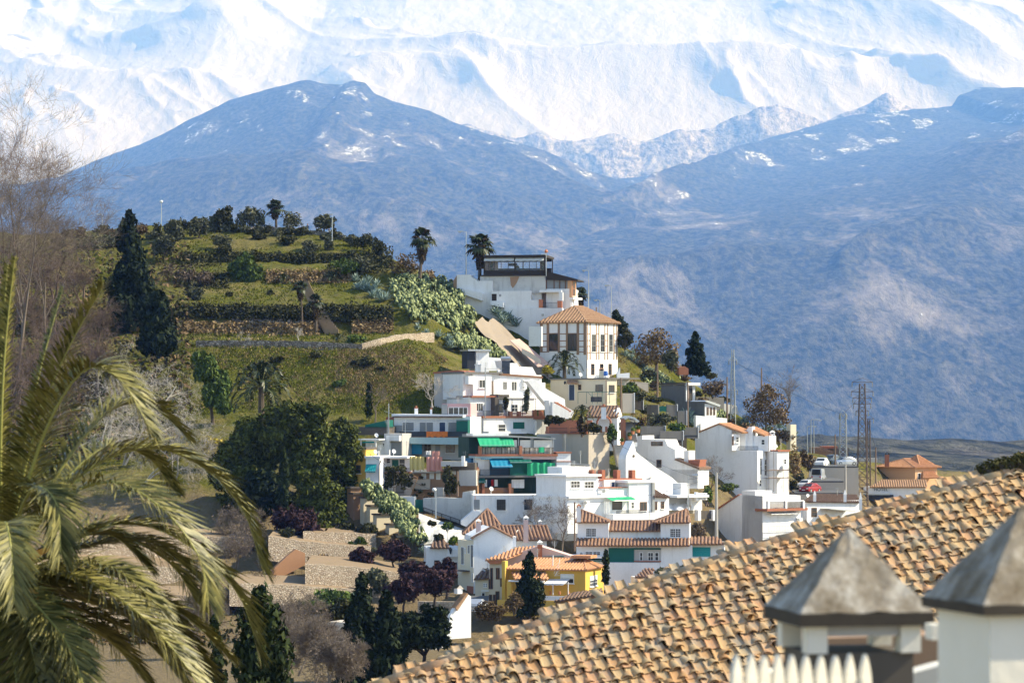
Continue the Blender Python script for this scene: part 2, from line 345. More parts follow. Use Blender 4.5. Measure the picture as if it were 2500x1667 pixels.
def land():
    xs = np.concatenate([np.linspace(-420, -95, 50, endpoint=False), np.linspace(-95, 20, 260, endpoint=False), np.linspace(20, 130, 130, endpoint=False), np.linspace(130, 420, 50)])
    ys = np.concatenate([np.linspace(-60, 300, 40, endpoint=False), np.linspace(300, 430, 110, endpoint=False), np.linspace(430, 560, 240, endpoint=False), np.linspace(560, 1300, 90)])
    X, Y = np.meshgrid(xs, ys); Z = ground_z(X, Y)
    amp = np.clip((Y-300)/60, 0, 1)*np.clip((900-Y)/200, 0, 1)
    Z = Z+amp*((fbm(X*0.09, Y*0.09, 4, 3)-0.5)*1.3+(fbm(X*0.55, Y*0.4, 3, 9)-0.5)*0.7)
    n, m = X.shape; idx = np.arange(n*m).reshape(n, m)
    faces = np.stack([idx[:-1, :-1], idx[:-1, 1:], idx[1:, 1:], idx[1:, :-1]], -1).reshape(-1, 4)
    o = link_mesh('hillside', fastmesh('hillside', np.stack([X, Y, Z], -1).reshape(-1, 3), faces, True), 'hill'); tag(o, kind='structure')
    b = MB(); b.add([(-30000, -300, -180), (30000, -300, -180), (30000, 57000, -180), (-30000, 57000, -180)], [(0, 1, 2, 3)])
    tag(b.build('ground', 'plain_ground'), kind='structure')
MK = 3.5     # the ranges lie far off: one factor for their distance and relief
def mountain(name, ridge, Dr, base_row, Db, px0, px1, nx, ny, mat, amp, wl, seed, shape=1.0, jag=0.0, spur=0.0, lean=0.0, gain=0.5, keep=0.10, ys=6.0):
    Dr *= MK; Db *= MK; amp *= MK; wl *= MK; jag *= MK; spur *= MK
    px = np.linspace(px0, px1, nx); t = np.concatenate([np.linspace(0, 1, ny), 1+np.linspace(0.02, 0.5, 14)])
    zr = (HZ-interp(ridge, px))/F*Dr
    X = ((px-CX)/F*Dr)[None, :]*np.ones((len(t), 1)); T = t[:, None]*np.ones((1, nx)); Tc = np.minimum(T, 1)
    zb = (HZ-base_row)/F*Db
    Y = Db+(Dr-Db)*T; S = Tc**shape
    Z = zb+(zr[None, :]-zb)*S-np.clip(T-1, 0, None)*np.maximum(zr[None, :], 40)*1.3
    fade = np.clip((1-Tc)/keep, 0, 1); fade = fade*fade*(3-2*fade); low = np.clip(Tc/0.12, 0, 1)
    wx = X+lean*(Y-Db)+0.2*wl*(fbm(X/wl, Y/wl, 3, seed+90)-0.5)
    r = ridged(wx/wl, Y/(wl*ys), 6, seed, gain)-0.35
    Z = Z+amp*r*fade*low+spur*(fbm(X/(wl*2.5), Y/(wl*ys*1.8), 3, seed+40)-0.5)*fade*low
    Z = Z+jag*(fbm(X/225, Y/670, 3, seed+60)-0.5)*np.where(T <= 1, 1, 0.3)*(0.3+0.7*low)
    n, m = X.shape; idx = np.arange(n*m).reshape(n, m)
    faces = np.stack([idx[:-1, :-1], idx[:-1, 1:], idx[1:, 1:], idx[1:, :-1]], -1).reshape(-1, 4)
    o = link_mesh(name, fastmesh(name, np.stack([X, Y, Z], -1).reshape(-1, 3), faces, True), mat); return tag(o, kind='structure')
def mk_forest(n):
    g = NG(n).set(0.95, 0, 0.1)
    a = g.noise(g.geo((1, 0.3, 0.7)), 0.0014, 6, 0.65, 0.3); b = g.noise(g.geo((1, 0.2, 1)), 0.028, 6, 0.8); c = g.noise(g.geo((1, 0.14, 0.6)), 0.0056, 6, 0.7, 0.5)
    wood = g.mix(g.ramp(b, [(0.42, 0), (0.60, 1)]), (0.002, 0.005, 0.004), (0.085, 0.080, 0.055))
    rock = g.mix(b, (0.15, 0.115, 0.09), (0.50, 0.43, 0.37))
    nrm = g.n('ShaderNodeNewGeometry'); sep = g.n('ShaderNodeSeparateXYZ'); g.l(nrm.outputs['Normal'], sep.inputs[0])
    ps = g.n('ShaderNodeSeparateXYZ'); g.l(g.geo(), ps.inputs[0])
    low = g.ramp(g.math('MULTIPLY', ps.outputs['Z'], 1/2700.0), [(0.0, 0.02), (0.15, 0.05), (0.42, 0.03), (0.6, 0.02), (1.0, 0.0)])
    rk = g.ramp(g.math('ADD', g.math('ADD', g.math('MULTIPLY', a, 0.6), g.math('MULTIPLY', c, 0.5)), low), [(0.60, 0.0), (0.72, 0.55)])
    k = g.mix(rk, wood, rock)
    sn = g.ramp(g.math('ADD', g.math('MULTIPLY', c, 0.7), g.math('MULTIPLY', g.math('ADD', a, g.math('MULTIPLY', ps.outputs['Z'], 1/8200.0)), 0.42)), [(0.745, 0.0), (0.78, 1.0)])
    k = g.mix(g.math('MULTIPLY', sn, g.ramp(b, [(0.48, 0), (0.60, 1)])), k, (0.80, 0.82, 0.86))
    g.col(k); g.bump(g.math('ADD', b, g.math('MULTIPLY', c, 1.0)), 0.8, 24.0); return g.m
RECIPES['forest'] = mk_forest
def mk_snow(n, thr=(0.50, 0.62), bumpd=14.0, rockc=(0.10, 0.10, 0.11)):
    g = NG(n).set(0.7, 0, 0.3)
    a = g.noise(g.geo((1, 0.3, 1)), 0.0007, 6, 0.65); b = g.noise(g.geo((1, 0.16, 1)), 0.0044, 6, 0.72, 0.4); c = g.noise(g.geo((1, 0.16, 1)), 0.022, 4, 0.7)
    nrm = g.n('ShaderNodeNewGeometry'); sep = g.n('ShaderNodeSeparateXYZ'); g.l(nrm.outputs['Normal'], sep.inputs[0])
    rk = g.math('ADD', g.math('MULTIPLY', b, 0.75), g.math('MULTIPLY', g.math('SUBTRACT', 1.0, sep.outputs['Z']), 0.42))
    rk = g.math('ADD', rk, g.math('MULTIPLY', a, 0.25))
    k = g.mix(g.math('MULTIPLY', g.ramp(rk, [(thr[0], 0.0), (thr[1], 1.0)]), g.ramp(c, [(0.40, 0.15), (0.62, 1.0)])), (0.42, 0.36, 0.31), rockc)
    g.col(k); g.bump(g.math('ADD', b, g.math('MULTIPLY', a, 2.0)), 1.0, bumpd); return g.m
RECIPES['snow'] = lambda n: mk_snow(n, (0.67, 0.80), 34.0)
RECIPES['snow_rock'] = lambda n: mk_snow(n, (0.44, 0.53), 60.0, (0.07, 0.055, 0.05))
LEFT_RIDGE = [(-600, 560), (-100, 480), (100, 440), (150, 430), (230, 395), (340, 355), (450, 300), (560, 245), (660, 215), (715, 199), (755, 193), (800, 206), (835, 208), (850, 199), (865, 195), (892, 200), (915, 228), (960, 250), (1050, 270), (1100, 295), (1200, 330), (1330, 368), (1430, 412), (1560, 452), (1700, 560), (2300, 900)]
RIGHT_RIDGE = [(700, 780), (1200, 530), (1400, 455), (1500, 440), (1600, 424), (1750, 385), (1900, 330), (2080, 282), (2230, 268), (2325, 258), (2340, 232), (2400, 215), (2500, 213), (2700, 205), (3300, 260)]
SNOWY_HILLS = [(700, 420), (1000, 350), (1060, 322), (1140, 303), (1200, 322), (1260, 345), (1310, 325), (1370, 350), (1440, 335), (1500, 320), (1560, 345), (1650, 320), (1740, 308), (1800, 282), (1860, 262), (1900, 255), (1960, 276), (2010, 300), (2060, 275), (2120, 250), (2165, 228), (2220, 258), (2300, 285), (2600, 340), (3000, 400)]
PEAKS = [(-700, -60), (0, -14), (50, -8), (100, 9), (160, 4), (215, 16), (290, 15), (350, 5), (385, -6), (450, -25), (600, -55), (740, -12), (800, -4), (850, -20), (1000, -50), (1250, -45), (1550, -70), (2000, -90), (2500, -60), (3200, -40)]
land()
mountain('wooded_mountain', LEFT_RIDGE, 6800, 1085, 3000, -700, 2300, 620, 230, 'forest', 95, 560, 5, 0.9, 10.0, 60, 0.25, keep=0.22)
mountain('wooded_mountain', RIGHT_RIDGE, 8000, 1105, 2800, 500, 3300, 560, 250, 'forest', 100, 620, 21, 0.8, 10.0, 70, -0.2, keep=0.2)
mountain('snowy_foothill', SNOWY_HILLS, 8450, 520, 8050, 700, 2900, 520, 130, 'snow_rock', 60, 300, 33, 0.9, 22.0, 30, 0.2, keep=0.15, ys=3.0)
mountain('snow_mountain', PEAKS, 11800, 450, 8700, -600, 3100, 800, 340, 'snow', 190, 760, 47, 0.85, 12.0, 200, 0.4, keep=0.06, ys=2.4)
mountain('low_foothill', [(1300, 1112), (1700, 1100), (1900, 1088), (2050, 1079), (2150, 1086), (2280, 1075), (2400, 1083), (2520, 1074), (2700, 1080), (3200, 1085)], 820, 1150, 400, 1300, 3200, 240, 50, 'forest', 9, 90, 71, 1.0, 2.0, 6, keep=0.2)
def haze():
    b = MB(); b.box((-31000, -350, -200), (62000, 0, 0), (0, 58000, 0), (0, 0, 6850))
    m = bpy.data.materials.new('haze'); m.use_nodes = True; t = m.node_tree; t.nodes.clear()
    o = t.nodes.new('ShaderNodeOutputMaterial'); v = t.nodes.new('ShaderNodeVolumePrincipled')
    v.inputs['Color'].default_value = (0.17, 0.38, 1.0, 1); v.inputs['Absorption Color'].default_value = (1, 1, 1, 1)
    v.inputs['Density'].default_value = 0.000040; v.inputs['Anisotropy'].default_value = 0.0
    t.links.new(v.outputs[0], o.inputs['Volume'])
    me = b.mesh('haze'); me.materials.append(m); ob = bpy.data.objects.new('haze', me); col.objects.link(ob); tag(ob, kind='stuff')
haze()
# ------------------------------------------------------------------ building kit
UP = V((0, 0, 1))
class Fac:
    """a vertical plane through picture column px at distance D; yaw > 0 turns it to face right"""
    def __init__(s, px, D, yaw):
        a = math.radians(yaw); s.yaw = yaw; s.o = at(px, HZ, D); s.o.z = 0
        s.ex = V((math.cos(a), math.sin(a), 0)); s.n = V((math.sin(a), -math.cos(a), 0))
    def hit(s, px, py, out=0.0):
        d = V(((px-CX)/F, 1.0, (HZ-py)/F)); t = ((s.o+s.n*out).dot(s.n))/d.dot(s.n); return d*t
    def u(s, px, py=1000): return (s.hit(px, py)-s.o).dot(s.ex)
    def z(s, px, py): return s.hit(px, py).z
    def p(s, u, z, out=0.0): return s.o+s.ex*u+s.n*out+UP*z
    def rect(s, mb, x0, y0, x1, y1, o0, o1):
        xm = (x0+x1)/2; u0, u1 = s.u(x0), s.u(x1); z0, z1 = s.z(xm, y1), s.z(xm, y0)
        return mb.box(s.p(u0, z0, o0), s.ex*(u1-u0), s.n*(o1-o0), UP*(z1-z0))
    def poly(s, mb, pts, o0, o1): return mb.prism([s.hit(x, y)+s.n*o0 for x, y in pts], s.n*(o1-o0))
HOUSES = []
class House:
    def __init__(s, name, label, cat, xc, D, yaw, base, group=None):
        s.xc = xc; s.D = D; s.f = Fac(xc, D, yaw); s.s = Fac(xc, D, yaw-90 if yaw > 0 else yaw+90)
        s.root = thing(name, label, cat, at(xc, base, D), group); HOUSES.append(s)
    def box(s, x0, y0, x1, y1, o0, o1, mat, name='wall', fac=None, parent=None, label=None):
        m = MB(); (fac or s.f).rect(m, x0, y0, x1, y1, o0, o1); return m.build(name, mat, parent or s.root, label=label)
    def wall(s, x0, y0, x1, y1, depth=6.0, mat='white', fac=None, name='wall', out=0.0): return s.box(x0, y0, x1, y1, out-depth, out, mat, name, fac)
    def poly(s, pts, o0, o1, mat, name='wall', fac=None, parent=None):
        m = MB(); (fac or s.f).poly(m, pts, o0, o1); return m.build(name, mat, parent or s.root)
    def corner(s, xf, xs, y0, y1, mat='white', name='wall', grow=0.0, parent=None):
        z0, z1 = s.f.z(s.xc, y1), s.f.z(s.xc, y0); uf, us = s.f.u(xf), s.s.u(xs)
        a = s.f.ex*uf; b = s.s.ex*us; c = s.f.p(0, z0)
        if grow: c = c-a.normalized()*grow-b.normalized()*grow; a = a+a.normalized()*2*grow; b = b+b.normalized()*2*grow
        m = MB(); m.box(c, a, b, UP*(z1-z0)); return m.build(name, mat, parent or s.root)
    def win(s, x0, y0, x1, y1, fac=None, frame='trim_white', glass='glass', sill=True, bars=1, hb=1, out=0.0, fw=0.07):
        f = fac or s.f; xm = (x0+x1)/2; u0, u1, z0, z1 = f.u(x0), f.u(x1), f.z(xm, y1), f.z(xm, y0)
        m = MB(); m.box(f.p(u0, z0, out-0.06), f.ex*(u1-u0), f.n*0.08, UP*(z1-z0)); w = m.build('window', glass, s.root)
        m = MB(); t = fw; d = f.n*0.055; o = out+0.0
        m.box(f.p(u0-t, z0-t, o), f.ex*t, d, UP*(z1-z0+2*t)).box(f.p(u1, z0-t, o), f.ex*t, d, UP*(z1-z0+2*t))
        m.box(f.p(u0, z1, o), f.ex*(u1-u0), d, UP*t).box(f.p(u0, z0-t, o), f.ex*(u1-u0), d, UP*t)
        for k in range(bars): m.box(f.p(u0+(u1-u0)*(k+1)/(bars+1)-t*0.35, z0, o+0.012), f.ex*t*0.7, f.n*0.03, UP*(z1-z0))
        for k in range(hb): m.box(f.p(u0, z0+(z1-z0)*(k+1)/(hb+1)-t*0.35, o+0.014), f.ex*(u1-u0), f.n*0.024, UP*t*0.7)
        m.build('frame', frame, w)
        if sill:
            m = MB(); m.box(f.p(u0-0.15, z0-t-0.09, out+0.002), f.ex*(u1-u0+0.3), f.n*0.16, UP*0.085); m.build('sill', 'trim_white', w)
        return w
    def shut(s, x0, y0, x1, y1, mat='shutter_grey', fac=None, name='shutter', out=0.0):
        """roller shutter: real slats"""
        f = fac or s.f; xm = (x0+x1)/2; u0, u1, z0, z1 = f.u(x0), f.u(x1), f.z(xm, y1), f.z(xm, y0); m = MB(); n = max(3, int((z1-z0)/0.16))
        for k in range(n): m.box(f.p(u0, z0+(z1-z0)*k/n, out+0.003), f.ex*(u1-u0), f.n*(0.05 if k % 2 else 0.03), UP*((z1-z0)/n*0.98))
        return m.build(name, mat, s.root)
    def door(s, x0, y0, x1, y1, mat='darkwood', fac=None, out=0.0):
        f = fac or s.f; xm = (x0+x1)/2; u0, u1, z0, z1 = f.u(x0), f.u(x1), f.z(xm, y1), f.z(xm, y0)
        m = MB(); m.box(f.p(u0, z0, out-0.05), f.ex*(u1-u0), f.n*0.07, UP*(z1-z0)); d = m.build('door', mat, s.root)
        m = MB(); t = 0.09; m.box(f.p(u0-t, z0, out+0.001), f.ex*t, f.n*0.06, UP*(z1-z0+t)).box(f.p(u1, z0, out+0.001), f.ex*t, f.n*0.06, UP*(z1-z0+t)).box(f.p(u0, z1, out+0.001), f.ex*(u1-u0), f.n*0.06, UP*t)
        m.build('frame', 'trim_white', d); return d
    def rail(s, x0, y0, x1, y1, out=0.0, mat='metal_dark', fac=None, step=0.13, name='railing', r=0.018):
        f = fac or s.f; xm = (x0+x1)/2; u0, u1, z0, z1 = f.u(x0), f.u(x1), f.z(xm, y1), f.z(xm, y0); m = MB(); n = max(2, int(abs(u1-u0)/step))
        for k in range(n+1): m.box(f.p(u0+(u1-u0)*k/n-r, z0, out-r), f.ex*2*r, f.n*2*r, UP*(z1-z0))
        m.box(f.p(u0, z1-0.05, out-0.03), f.ex*(u1-u0), f.n*0.06, UP*0.05).box(f.p(u0, z0+0.05, out-0.025), f.ex*(u1-u0), f.n*0.05, UP*0.04)
        return m.build(name, mat, s.root)
    def awning(s, x0, y0, x1, y1, out, mat, fac=None, name='awning', drop=0.18):
        """sloping cloth from the wall at row y0 to its front edge at row y1, out metres away, with a hanging valance"""
        f = fac or s.f; xm = (x0+x1)/2; u0, u1, z0, z1 = f.u(x0), f.u(x1), f.z(xm, y1), f.z(xm, y0); m = MB(); n = 9
        top = []; bot = []; val = []
        for k in range(n+1):
            u = u0+(u1-u0)*k/n; sag = -0.05*(k % 2)
            top.append(f.p(u, z1, 0.03)); bot.append(f.p(u, z0+drop+sag, out)); val.append(f.p(u, z0-sag, out+0.01))
        m.sheet([top, bot, val]); m.sheet([[p+UP*0.02 for p in r] for r in (top, bot, val)][::-1])
        o = m.build(name, mat, s.root); b = MB(); b.tube([f.p(u0, z0+drop, out), f.p(u1, z0+drop, out)], 0.025, 5); b.build('front_bar', 'metal_grey', o); return o
    def ac(s, x0, y0, x1, y1, fac=None):
        f = fac or s.f; o = s.box(x0, y0, x1, y1, 0.004, 0.36, 'trim_white', 'air_conditioner', f)
        c = f.hit((x0+x1)/2, (y0+y1)/2, 0.362); r = abs(f.u(x1)-f.u(x0))*0.30; m = MB(); m.prism([c+(f.ex*math.cos(t)+UP*math.sin(t))*r for t in [k*math.pi/5 for k in range(10)]], f.n*0.02); m.build('fan_grille', 'shutter_grey', o); return o
    def chimney(s, x0, x1, y0, y1, D=None, mat='white', cap='brick', style='hood'):
        D = D or s.D+3; w = (x1-x0)*D/F; a = at(x0, y1, D); h = (y1-y0)*D/F; m = MB(); hc = min(0.55, h*0.28)
        m.box(a-V((0, 0, 0.6)), (w, 0, 0), (0, w, 0), (0, 0, h-hc+0.6)); c = m.build('chimney', mat, s.root); m = MB(); t = a+V((0, 0, h-hc))
        if style == 'hood':
            for dx in (0, w-w*0.22):
                for dy in (0, w-w*0.22): m.box(t+V((dx, dy, 0.002)), (w*0.22, 0, 0), (0, w*0.22, 0), (0, 0, hc*0.45))
            q = w*0.12; lo = [t+V((-q, -q, hc*0.45)), t+V((w+q, -q, hc*0.45)), t+V((w+q, w+q, hc*0.45)), t+V((-q, w+q, hc*0.45))]; cc = t+V((w/2, w/2, hc)); hi = [cc+V((-.05, -.05, 0)), cc+V((.05, -.05, 0)), cc+V((.05, .05, 0)), cc+V((-.05, .05, 0))]
            m.hull(lo, hi)
        else:
            q = w*0.1; m.box(t+V((-q, -q, 0)), (w+2*q, 0, 0), (0, w+2*q, 0), (0, 0, hc*0.4)).lathe(t+V((w/2, w/2, hc*0.4)), [(w*0.3, 0), (w*0.25, hc*0.5), (w*0.3, hc*0.6)], 8)
        m.build('chimney_cap', cap, c); return c
def slope(base, tile, poly, pitch=0.42, r=None):
    """one roof plane; poly[0]-poly[1] is its eave. base: flat sheet, tile: rounded rows running up the slope"""
    P = [V(p) for p in poly]; e0, e1 = P[0], P[1]; ue = (e1-e0).normalized(); mid = sum(P[2:], V((0, 0, 0)))/(len(P)-2)
    nn = ue.cross(mid-e0).normalized()
    if nn.z < 0: nn = -nn
    g = nn.cross(ue).normalized()
    if g.dot(mid-e0) < 0: g = -g
    base.prism([p-nn*0.12 for p in P], nn*0.12)
    Q = [((p-e0).dot(ue), (p-e0).dot(g)) for p in P]; us = [q[0] for q in Q]; u0, u1 = min(us), max(us); r = r or pitch*0.36; n = max(1, int((u1-u0)/pitch)); st = (u1-u0)/n
    for k in range(n):
        u = u0+(k+0.5)*st; hit = []
        for i in range(len(Q)):
            a, b = Q[i], Q[(i+1) % len(Q)]
            if (a[0]-u)*(b[0]-u) <= 0 and abs(a[0]-b[0]) > 1e-6: hit.append(a[1]+(b[1]-a[1])*(u-a[0])/(b[0]-a[0]))
        if len(hit) < 2: continue
        v0, v1 = min(hit), max(hit)
        if v1-v0 < 0.15: continue
        vs = []; prof = [(-r, 0), (-r*0.7, r*0.7), (0, r), (r*0.7, r*0.7), (r, 0)]
        for v in (v0-0.06, v1):
            for du, dn in prof: vs.append(e0+ue*(u+du)+g*v+nn*(dn+0.004))
        tile.add(vs, [(i, i+1, i+6, i+5) for i in range(4)]+[(4, 3, 2, 1, 0), (5, 6, 7, 8, 9)])
def roof(root, planes, mat, pitch=0.42, name='roof', ridges=()):
    b, t = MB(), MB()
    for p in planes: slope(b, t, p, pitch)
    o = b.build(name, mat, root); t.build('tile_rows', mat, o, kind='stuff')
    if ridges:
        m = MB()
        for a, c in ridges: m.tube([V(a)+UP*0.02, V(c)+UP*0.02], 0.13, 6)
        m.build('ridge_tiles', mat, o)
    return o
def hip(root, c, a, b, h, mat, over=0.35, ridge=0.0, pitch=0.42, thick=0.0):
    """hip roof over the rectangle at corner c with edges a, b (all at eave height); ridge 0..1 along a"""
    c, a, b = V(c), V(a), V(b); au, bu = a.normalized(), b.normalized(); c = c-au*over-bu*over; a = a+au*2*over; b = b+bu*2*over
    k = (1-ridge)/2; r0 = c+a*k+b*0.5+UP*h; r1 = c+a*(1-k)+b*0.5+UP*h
    A, B, C, D = c, c+a, c+a+b, c+b
    if ridge <= 0: pl = [[A, B, r0], [B, C, r0], [C, D, r0], [D, A, r0]]
    else: pl = [[A, B, r1, r0], [B, C, r1], [C, D, r0, r1], [D, A, r0]]
    return roof(root, pl, mat, pitch, ridges=[(A, r0), (B, r1), (C, r1), (D, r0)]+([(r0, r1)] if ridge > 0 else []))
def solo(name, label, cat, mb, mat, group=None, smooth=False):
    o = mb.build(name, mat, smooth=smooth); return tag(o, label, cat, group)
# ------------------------------------------------------------------ upper houses
def restaurant():
    H = House('hilltop_restaurant', 'white restaurant on the hill with a dark open terrace pavilion on top', 'restaurant', 1332, 500, -10, 800); f = H.f
    H.wall(1172, 674, 1332, 716, 8, 'white_dirty'); H.poly([(1245, 676), (1268, 675), (1262, 690), (1252, 704), (1247, 696)], 0.0, 0.03, 'brownwall', 'bare_patch')
    H.poly([(1117, 671), (1150, 671), (1152, 677), (1163, 682), (1165, 686), (1203.5, 686), (1203.5, 830), (1150, 800), (1117, 770)], -2.0, 0.6, 'white'); H.poly([(1108, 684), (1117, 671), (1117, 720), (1108, 720)], -2.0, 0.3, 'brownwall', 'side_wall')
    H.wall(1203, 711, 1299, 880, 7, 'white', out=1.2); H.door(1203.5, 718, 1216, 735, 'darkwood', out=1.2); H.win(1222, 719, 1227, 725, out=1.2, sill=False)
    H.poly([(1132, 704), (1182, 716), (1181, 735), (1132, 718)], 0.6, 1.5, 'white', 'terrace_parapet'); H.poly([(1203, 735), (1234, 740), (1234, 752), (1203, 745)], 1.2, 2.0, 'white_clean', 'terrace_parapet')
    # pavilion
    H.box(1176, 670.5, 1333, 674, -8.2, 0.25, 'darkwood', 'floor_slab')
    r = H.box(1182, 623, 1333, 628.5, -8.3, 0.5, 'darkwood', 'pavilion_roof'); H.box(1317, 619, 1327, 623, -3, -1.5, 'metal_grey', 'skylight', parent=r)
    for x in (1181.5, 1257, 1330):
        H.box(x-1.3, 628.5, x+1.3, 670.5, -0.3, -0.05, 'darkwood', 'post'); H.box(x-1.0, 628.5, x+1.0, 670.5, -8.0, -7.8, 'darkwood', 'post')
    for x in (1193, 1206, 1223, 1240, 1276, 1292, 1309, 1322): H.box(x-0.5, 634, x+0.5, 662, -0.28, -0.14, 'darkwood', 'mullion')
    for a, b in ((1183, 1255.5), (1258.5, 1328.5)):
        H.awning(a, 630, b, 638, 0.55, 'blinds', drop=0.10); H.box(a, 660, b, 670.5, -0.24, -0.2, 'darkwood', 'parapet'); H.box(a, 638, b, 660, -0.21, -0.19, 'clear_glass', 'glass_screen')
        H.box(a, 636.5, b, 638, -0.27, -0.12, 'darkwood', 'rail')
    H.box(1182, 634, 1196, 670, -7.6, -0.5, 'brownwood', 'darkening_panel'); H.box(1196, 650, 1328, 670, -7.9, -7.7, 'darkwood', 'darkening_half_wall'); H.box(1196, 629, 1328, 634, -7.9, -7.7, 'darkwood', 'darkening_beam'); H.box(1300, 634, 1312, 670, -7.6, -7.4, 'brownwood', 'darkening_panel'); H.box(1232, 640, 1252, 647, -4, -3.6, 'darkwood', 'hanging_board')  # panels, half wall and beam added to make the open pavilion read dark inside
    m = MB(); m.tube([at(1333.5, 674, 499), at(1333.5, 615, 499)], 0.06, 6); a = m.build('flue', 'metal_grey', H.root); m = MB(); m.lathe(at(1333.5, 617, 499), [(0.2, 0), (0.32, .2), (0.1, .55)], 8); m.build('flue_cap', 'orange_paint', a)
    # veranda on the right
    H.wall(1333, 705, 1396, 790, 7, 'white', out=-0.2); g = H.box(1333, 683, 1394, 705, -6, -0.35, 'shutter_grey', 'veranda_glazing')
    for x in (1333.5, 1352, 1366, 1380, 1393): H.box(x-1, 682, x+1, 705.5, -0.4, -0.2, 'brownwood', 'veranda_post', parent=g)
    R = Fac(1396, f.hit(1396, 700).y, 55); H.box(1396, 683, 1406, 726, -2.5, 0, 'orange_wall', 'side_wall', R); H.win(1397.5, 687, 1404, 722, R, 'orange_paint', bars=1)
    H.poly([(1333, 664), (1345, 665), (1385, 675), (1411, 682), (1411, 685.5), (1333, 683)], -6.5, 0.3, 'darkwood', 'veranda_roof')
    H.box(1396, 727, 1418, 732, -2, 0.3, 'white_clean', 'balcony', R); H.box(1396, 732, 1402, 750, -2, -0.2, 'white', 'side_wall', R)
    # loggia and the white mass below
    H.wall(1299, 712, 1374, 756, 2.0, 'pinkish', out=-2.2, name='loggia_back'); H.door(1333, 726, 1348, 750, 'trim_white', out=-2.2); H.box(1299, 709, 1321, 733, -2.2, -0.4, 'white', 'loggia_side')
    H.box(1320, 709, 1374, 714, -2.2, 1.3, 'white_clean', 'loggia_roof'); H.box(1298, 733, 1320, 752, 1.0, 1.25, 'white', 'parapet'); H.box(1319, 732, 1328, 753.5, 0.9, 1.4, 'orange_paint', 'pillar'); H.box(1364, 735, 1375, 757, 0.9, 1.4, 'orange_paint', 'pillar'); H.box(1368, 714, 1377, 735, 0.7, 1.3, 'white_clean', 'pillar')
    H.rail(1328, 739, 1364, 753, 1.15, step=0.2); H.poly([(1235, 752), (1376, 752.5), (1376, 880), (1235, 880)], -5, 1.45, 'white'); H.win(1326, 767, 1331, 772, out=1.45, sill=False)
    # furniture on the terrace
    for k, x in enumerate((1205, 1226, 1247, 1272, 1294, 1315)):
        c = f.hit(x, 670.5, -2.2-1.3*(k % 3)); c.z = f.z(1250, 670.5); t = thing('bistro_table', 'dark bistro table standing inside the terrace pavilion', 'table', c, 'terrace tables of the restaurant')
        m = MB(); m.lathe(c+UP*0.70, [(0.4, 0), (0.4, 0.04)], 10); m.build('table_top', 'brownwood', t); m = MB(); m.lathe(c, [(0.22, 0), (0.03, 0.05), (0.03, 0.7)], 8); m.build('pedestal', 'metal_dark', t)
    for k, (x, h) in enumerate(((1199, 1.9), (1261, 1.5), (1326, 2.0))):
        c = f.hit(x, 670.5, -0.8); t = thing('potted_shrub', 'bushy potted shrub behind the glass of the terrace pavilion', 'plant', c, 'pot plants on the restaurant terrace')
        m = MB(); m.lathe(c, [(0.22, 0), (0.3, 0.45)], 8); m.build('pot', 'terracotta', t); crown_mesh('foliage', [(c+UP*(0.4+h*0.4), 0.35, 0.35, h*0.45)], 160, 0.22, 'lf_dark', t)
    return H
def half_timbered():
    H = House('half_timbered_house', 'white and brown half-timbered house with hipped tile roof on the slope', 'house', 1432, 488, 58, 930); f, s = H.f, H.s
    H.corner(1508, 1318, 787, 960, 'white_clean')
    T = 'timber'
    def post(fc, x0, x1, y0, y1, n='timber_post'): return H.box(x0, y0, x1, y1, 0.003, 0.06, T, n, fc)
    for x0, x1 in ((1318.5, 1325), (1335, 1341), (1362, 1367), (1382, 1387), (1408, 1414), (1425, 1431.5)): post(s, x0, x1, 787, 866 if x1 > 1400 else 860)
    for x0, x1 in ((1325, 1335), (1367, 1382), (1414, 1425)):
        for y in (814, 831, 845, 858): H.box(x0, y, x1, y+2.2, 0.003, 0.05, T, 'timber_rail', s)
    H.box(1341, 813, 1362, 816, 0.003, 0.05, T, 'timber_rail', s); H.box(1387, 813, 1408, 816, 0.003, 0.05, T, 'timber_rail', s)
    for a, b in ((1341.5, 1361.5), (1387.5, 1407.5)): H.win(a, 816, b, 856, s, 'darkwood', sill=False, bars=2, hb=2, out=0.005)
    for x in (1433.5, 1440.5, 1455.5, 1462, 1476.5, 1483.5, 1498.5, 1505.5): post(f, x-1.1, x+1.1, 788, 878)
    for a, b in ((1434.6, 1439.4), (1456.6, 1460.9), (1477.6, 1482.4), (1499.6, 1504.4)):
        for y in (814, 830, 844, 860): H.box(a, y, b, y+1.8, 0.003, 0.05, T, 'timber_rail', f)
    for a, b in ((1445, 1453), (1466.5, 1474.5), (1487.5, 1495)): H.win(a, 817, b, 858, f, 'shutter_grey', bars=1, hb=2, out=0.005); H.win(a-1.5, 889, b-2.5, 914, f, 'brownwood', bars=0, hb=1, sill=False)
    z = f.z(1432, 787); uf, us = f.u(1508), s.u(1318); hip(H.root, f.p(0, z), f.ex*uf, s.ex*us, 2.75, 'tile_tan', 0.4, 0.25, 0.56)
    H.box(1432, 782.5, 1510, 787.5, 0.01, 0.2, 'brownwood', 'eave_board', f); H.box(1316, 783, 1432, 788, 0.01, 0.2, 'brownwood', 'eave_board', s)
    m = MB(); f2 = Fac(1293, 486, -25); f2.rect(m, 1291, 797, 1322, 845, -0.4, 0); m.build('garden_wall', 'white', H.root)
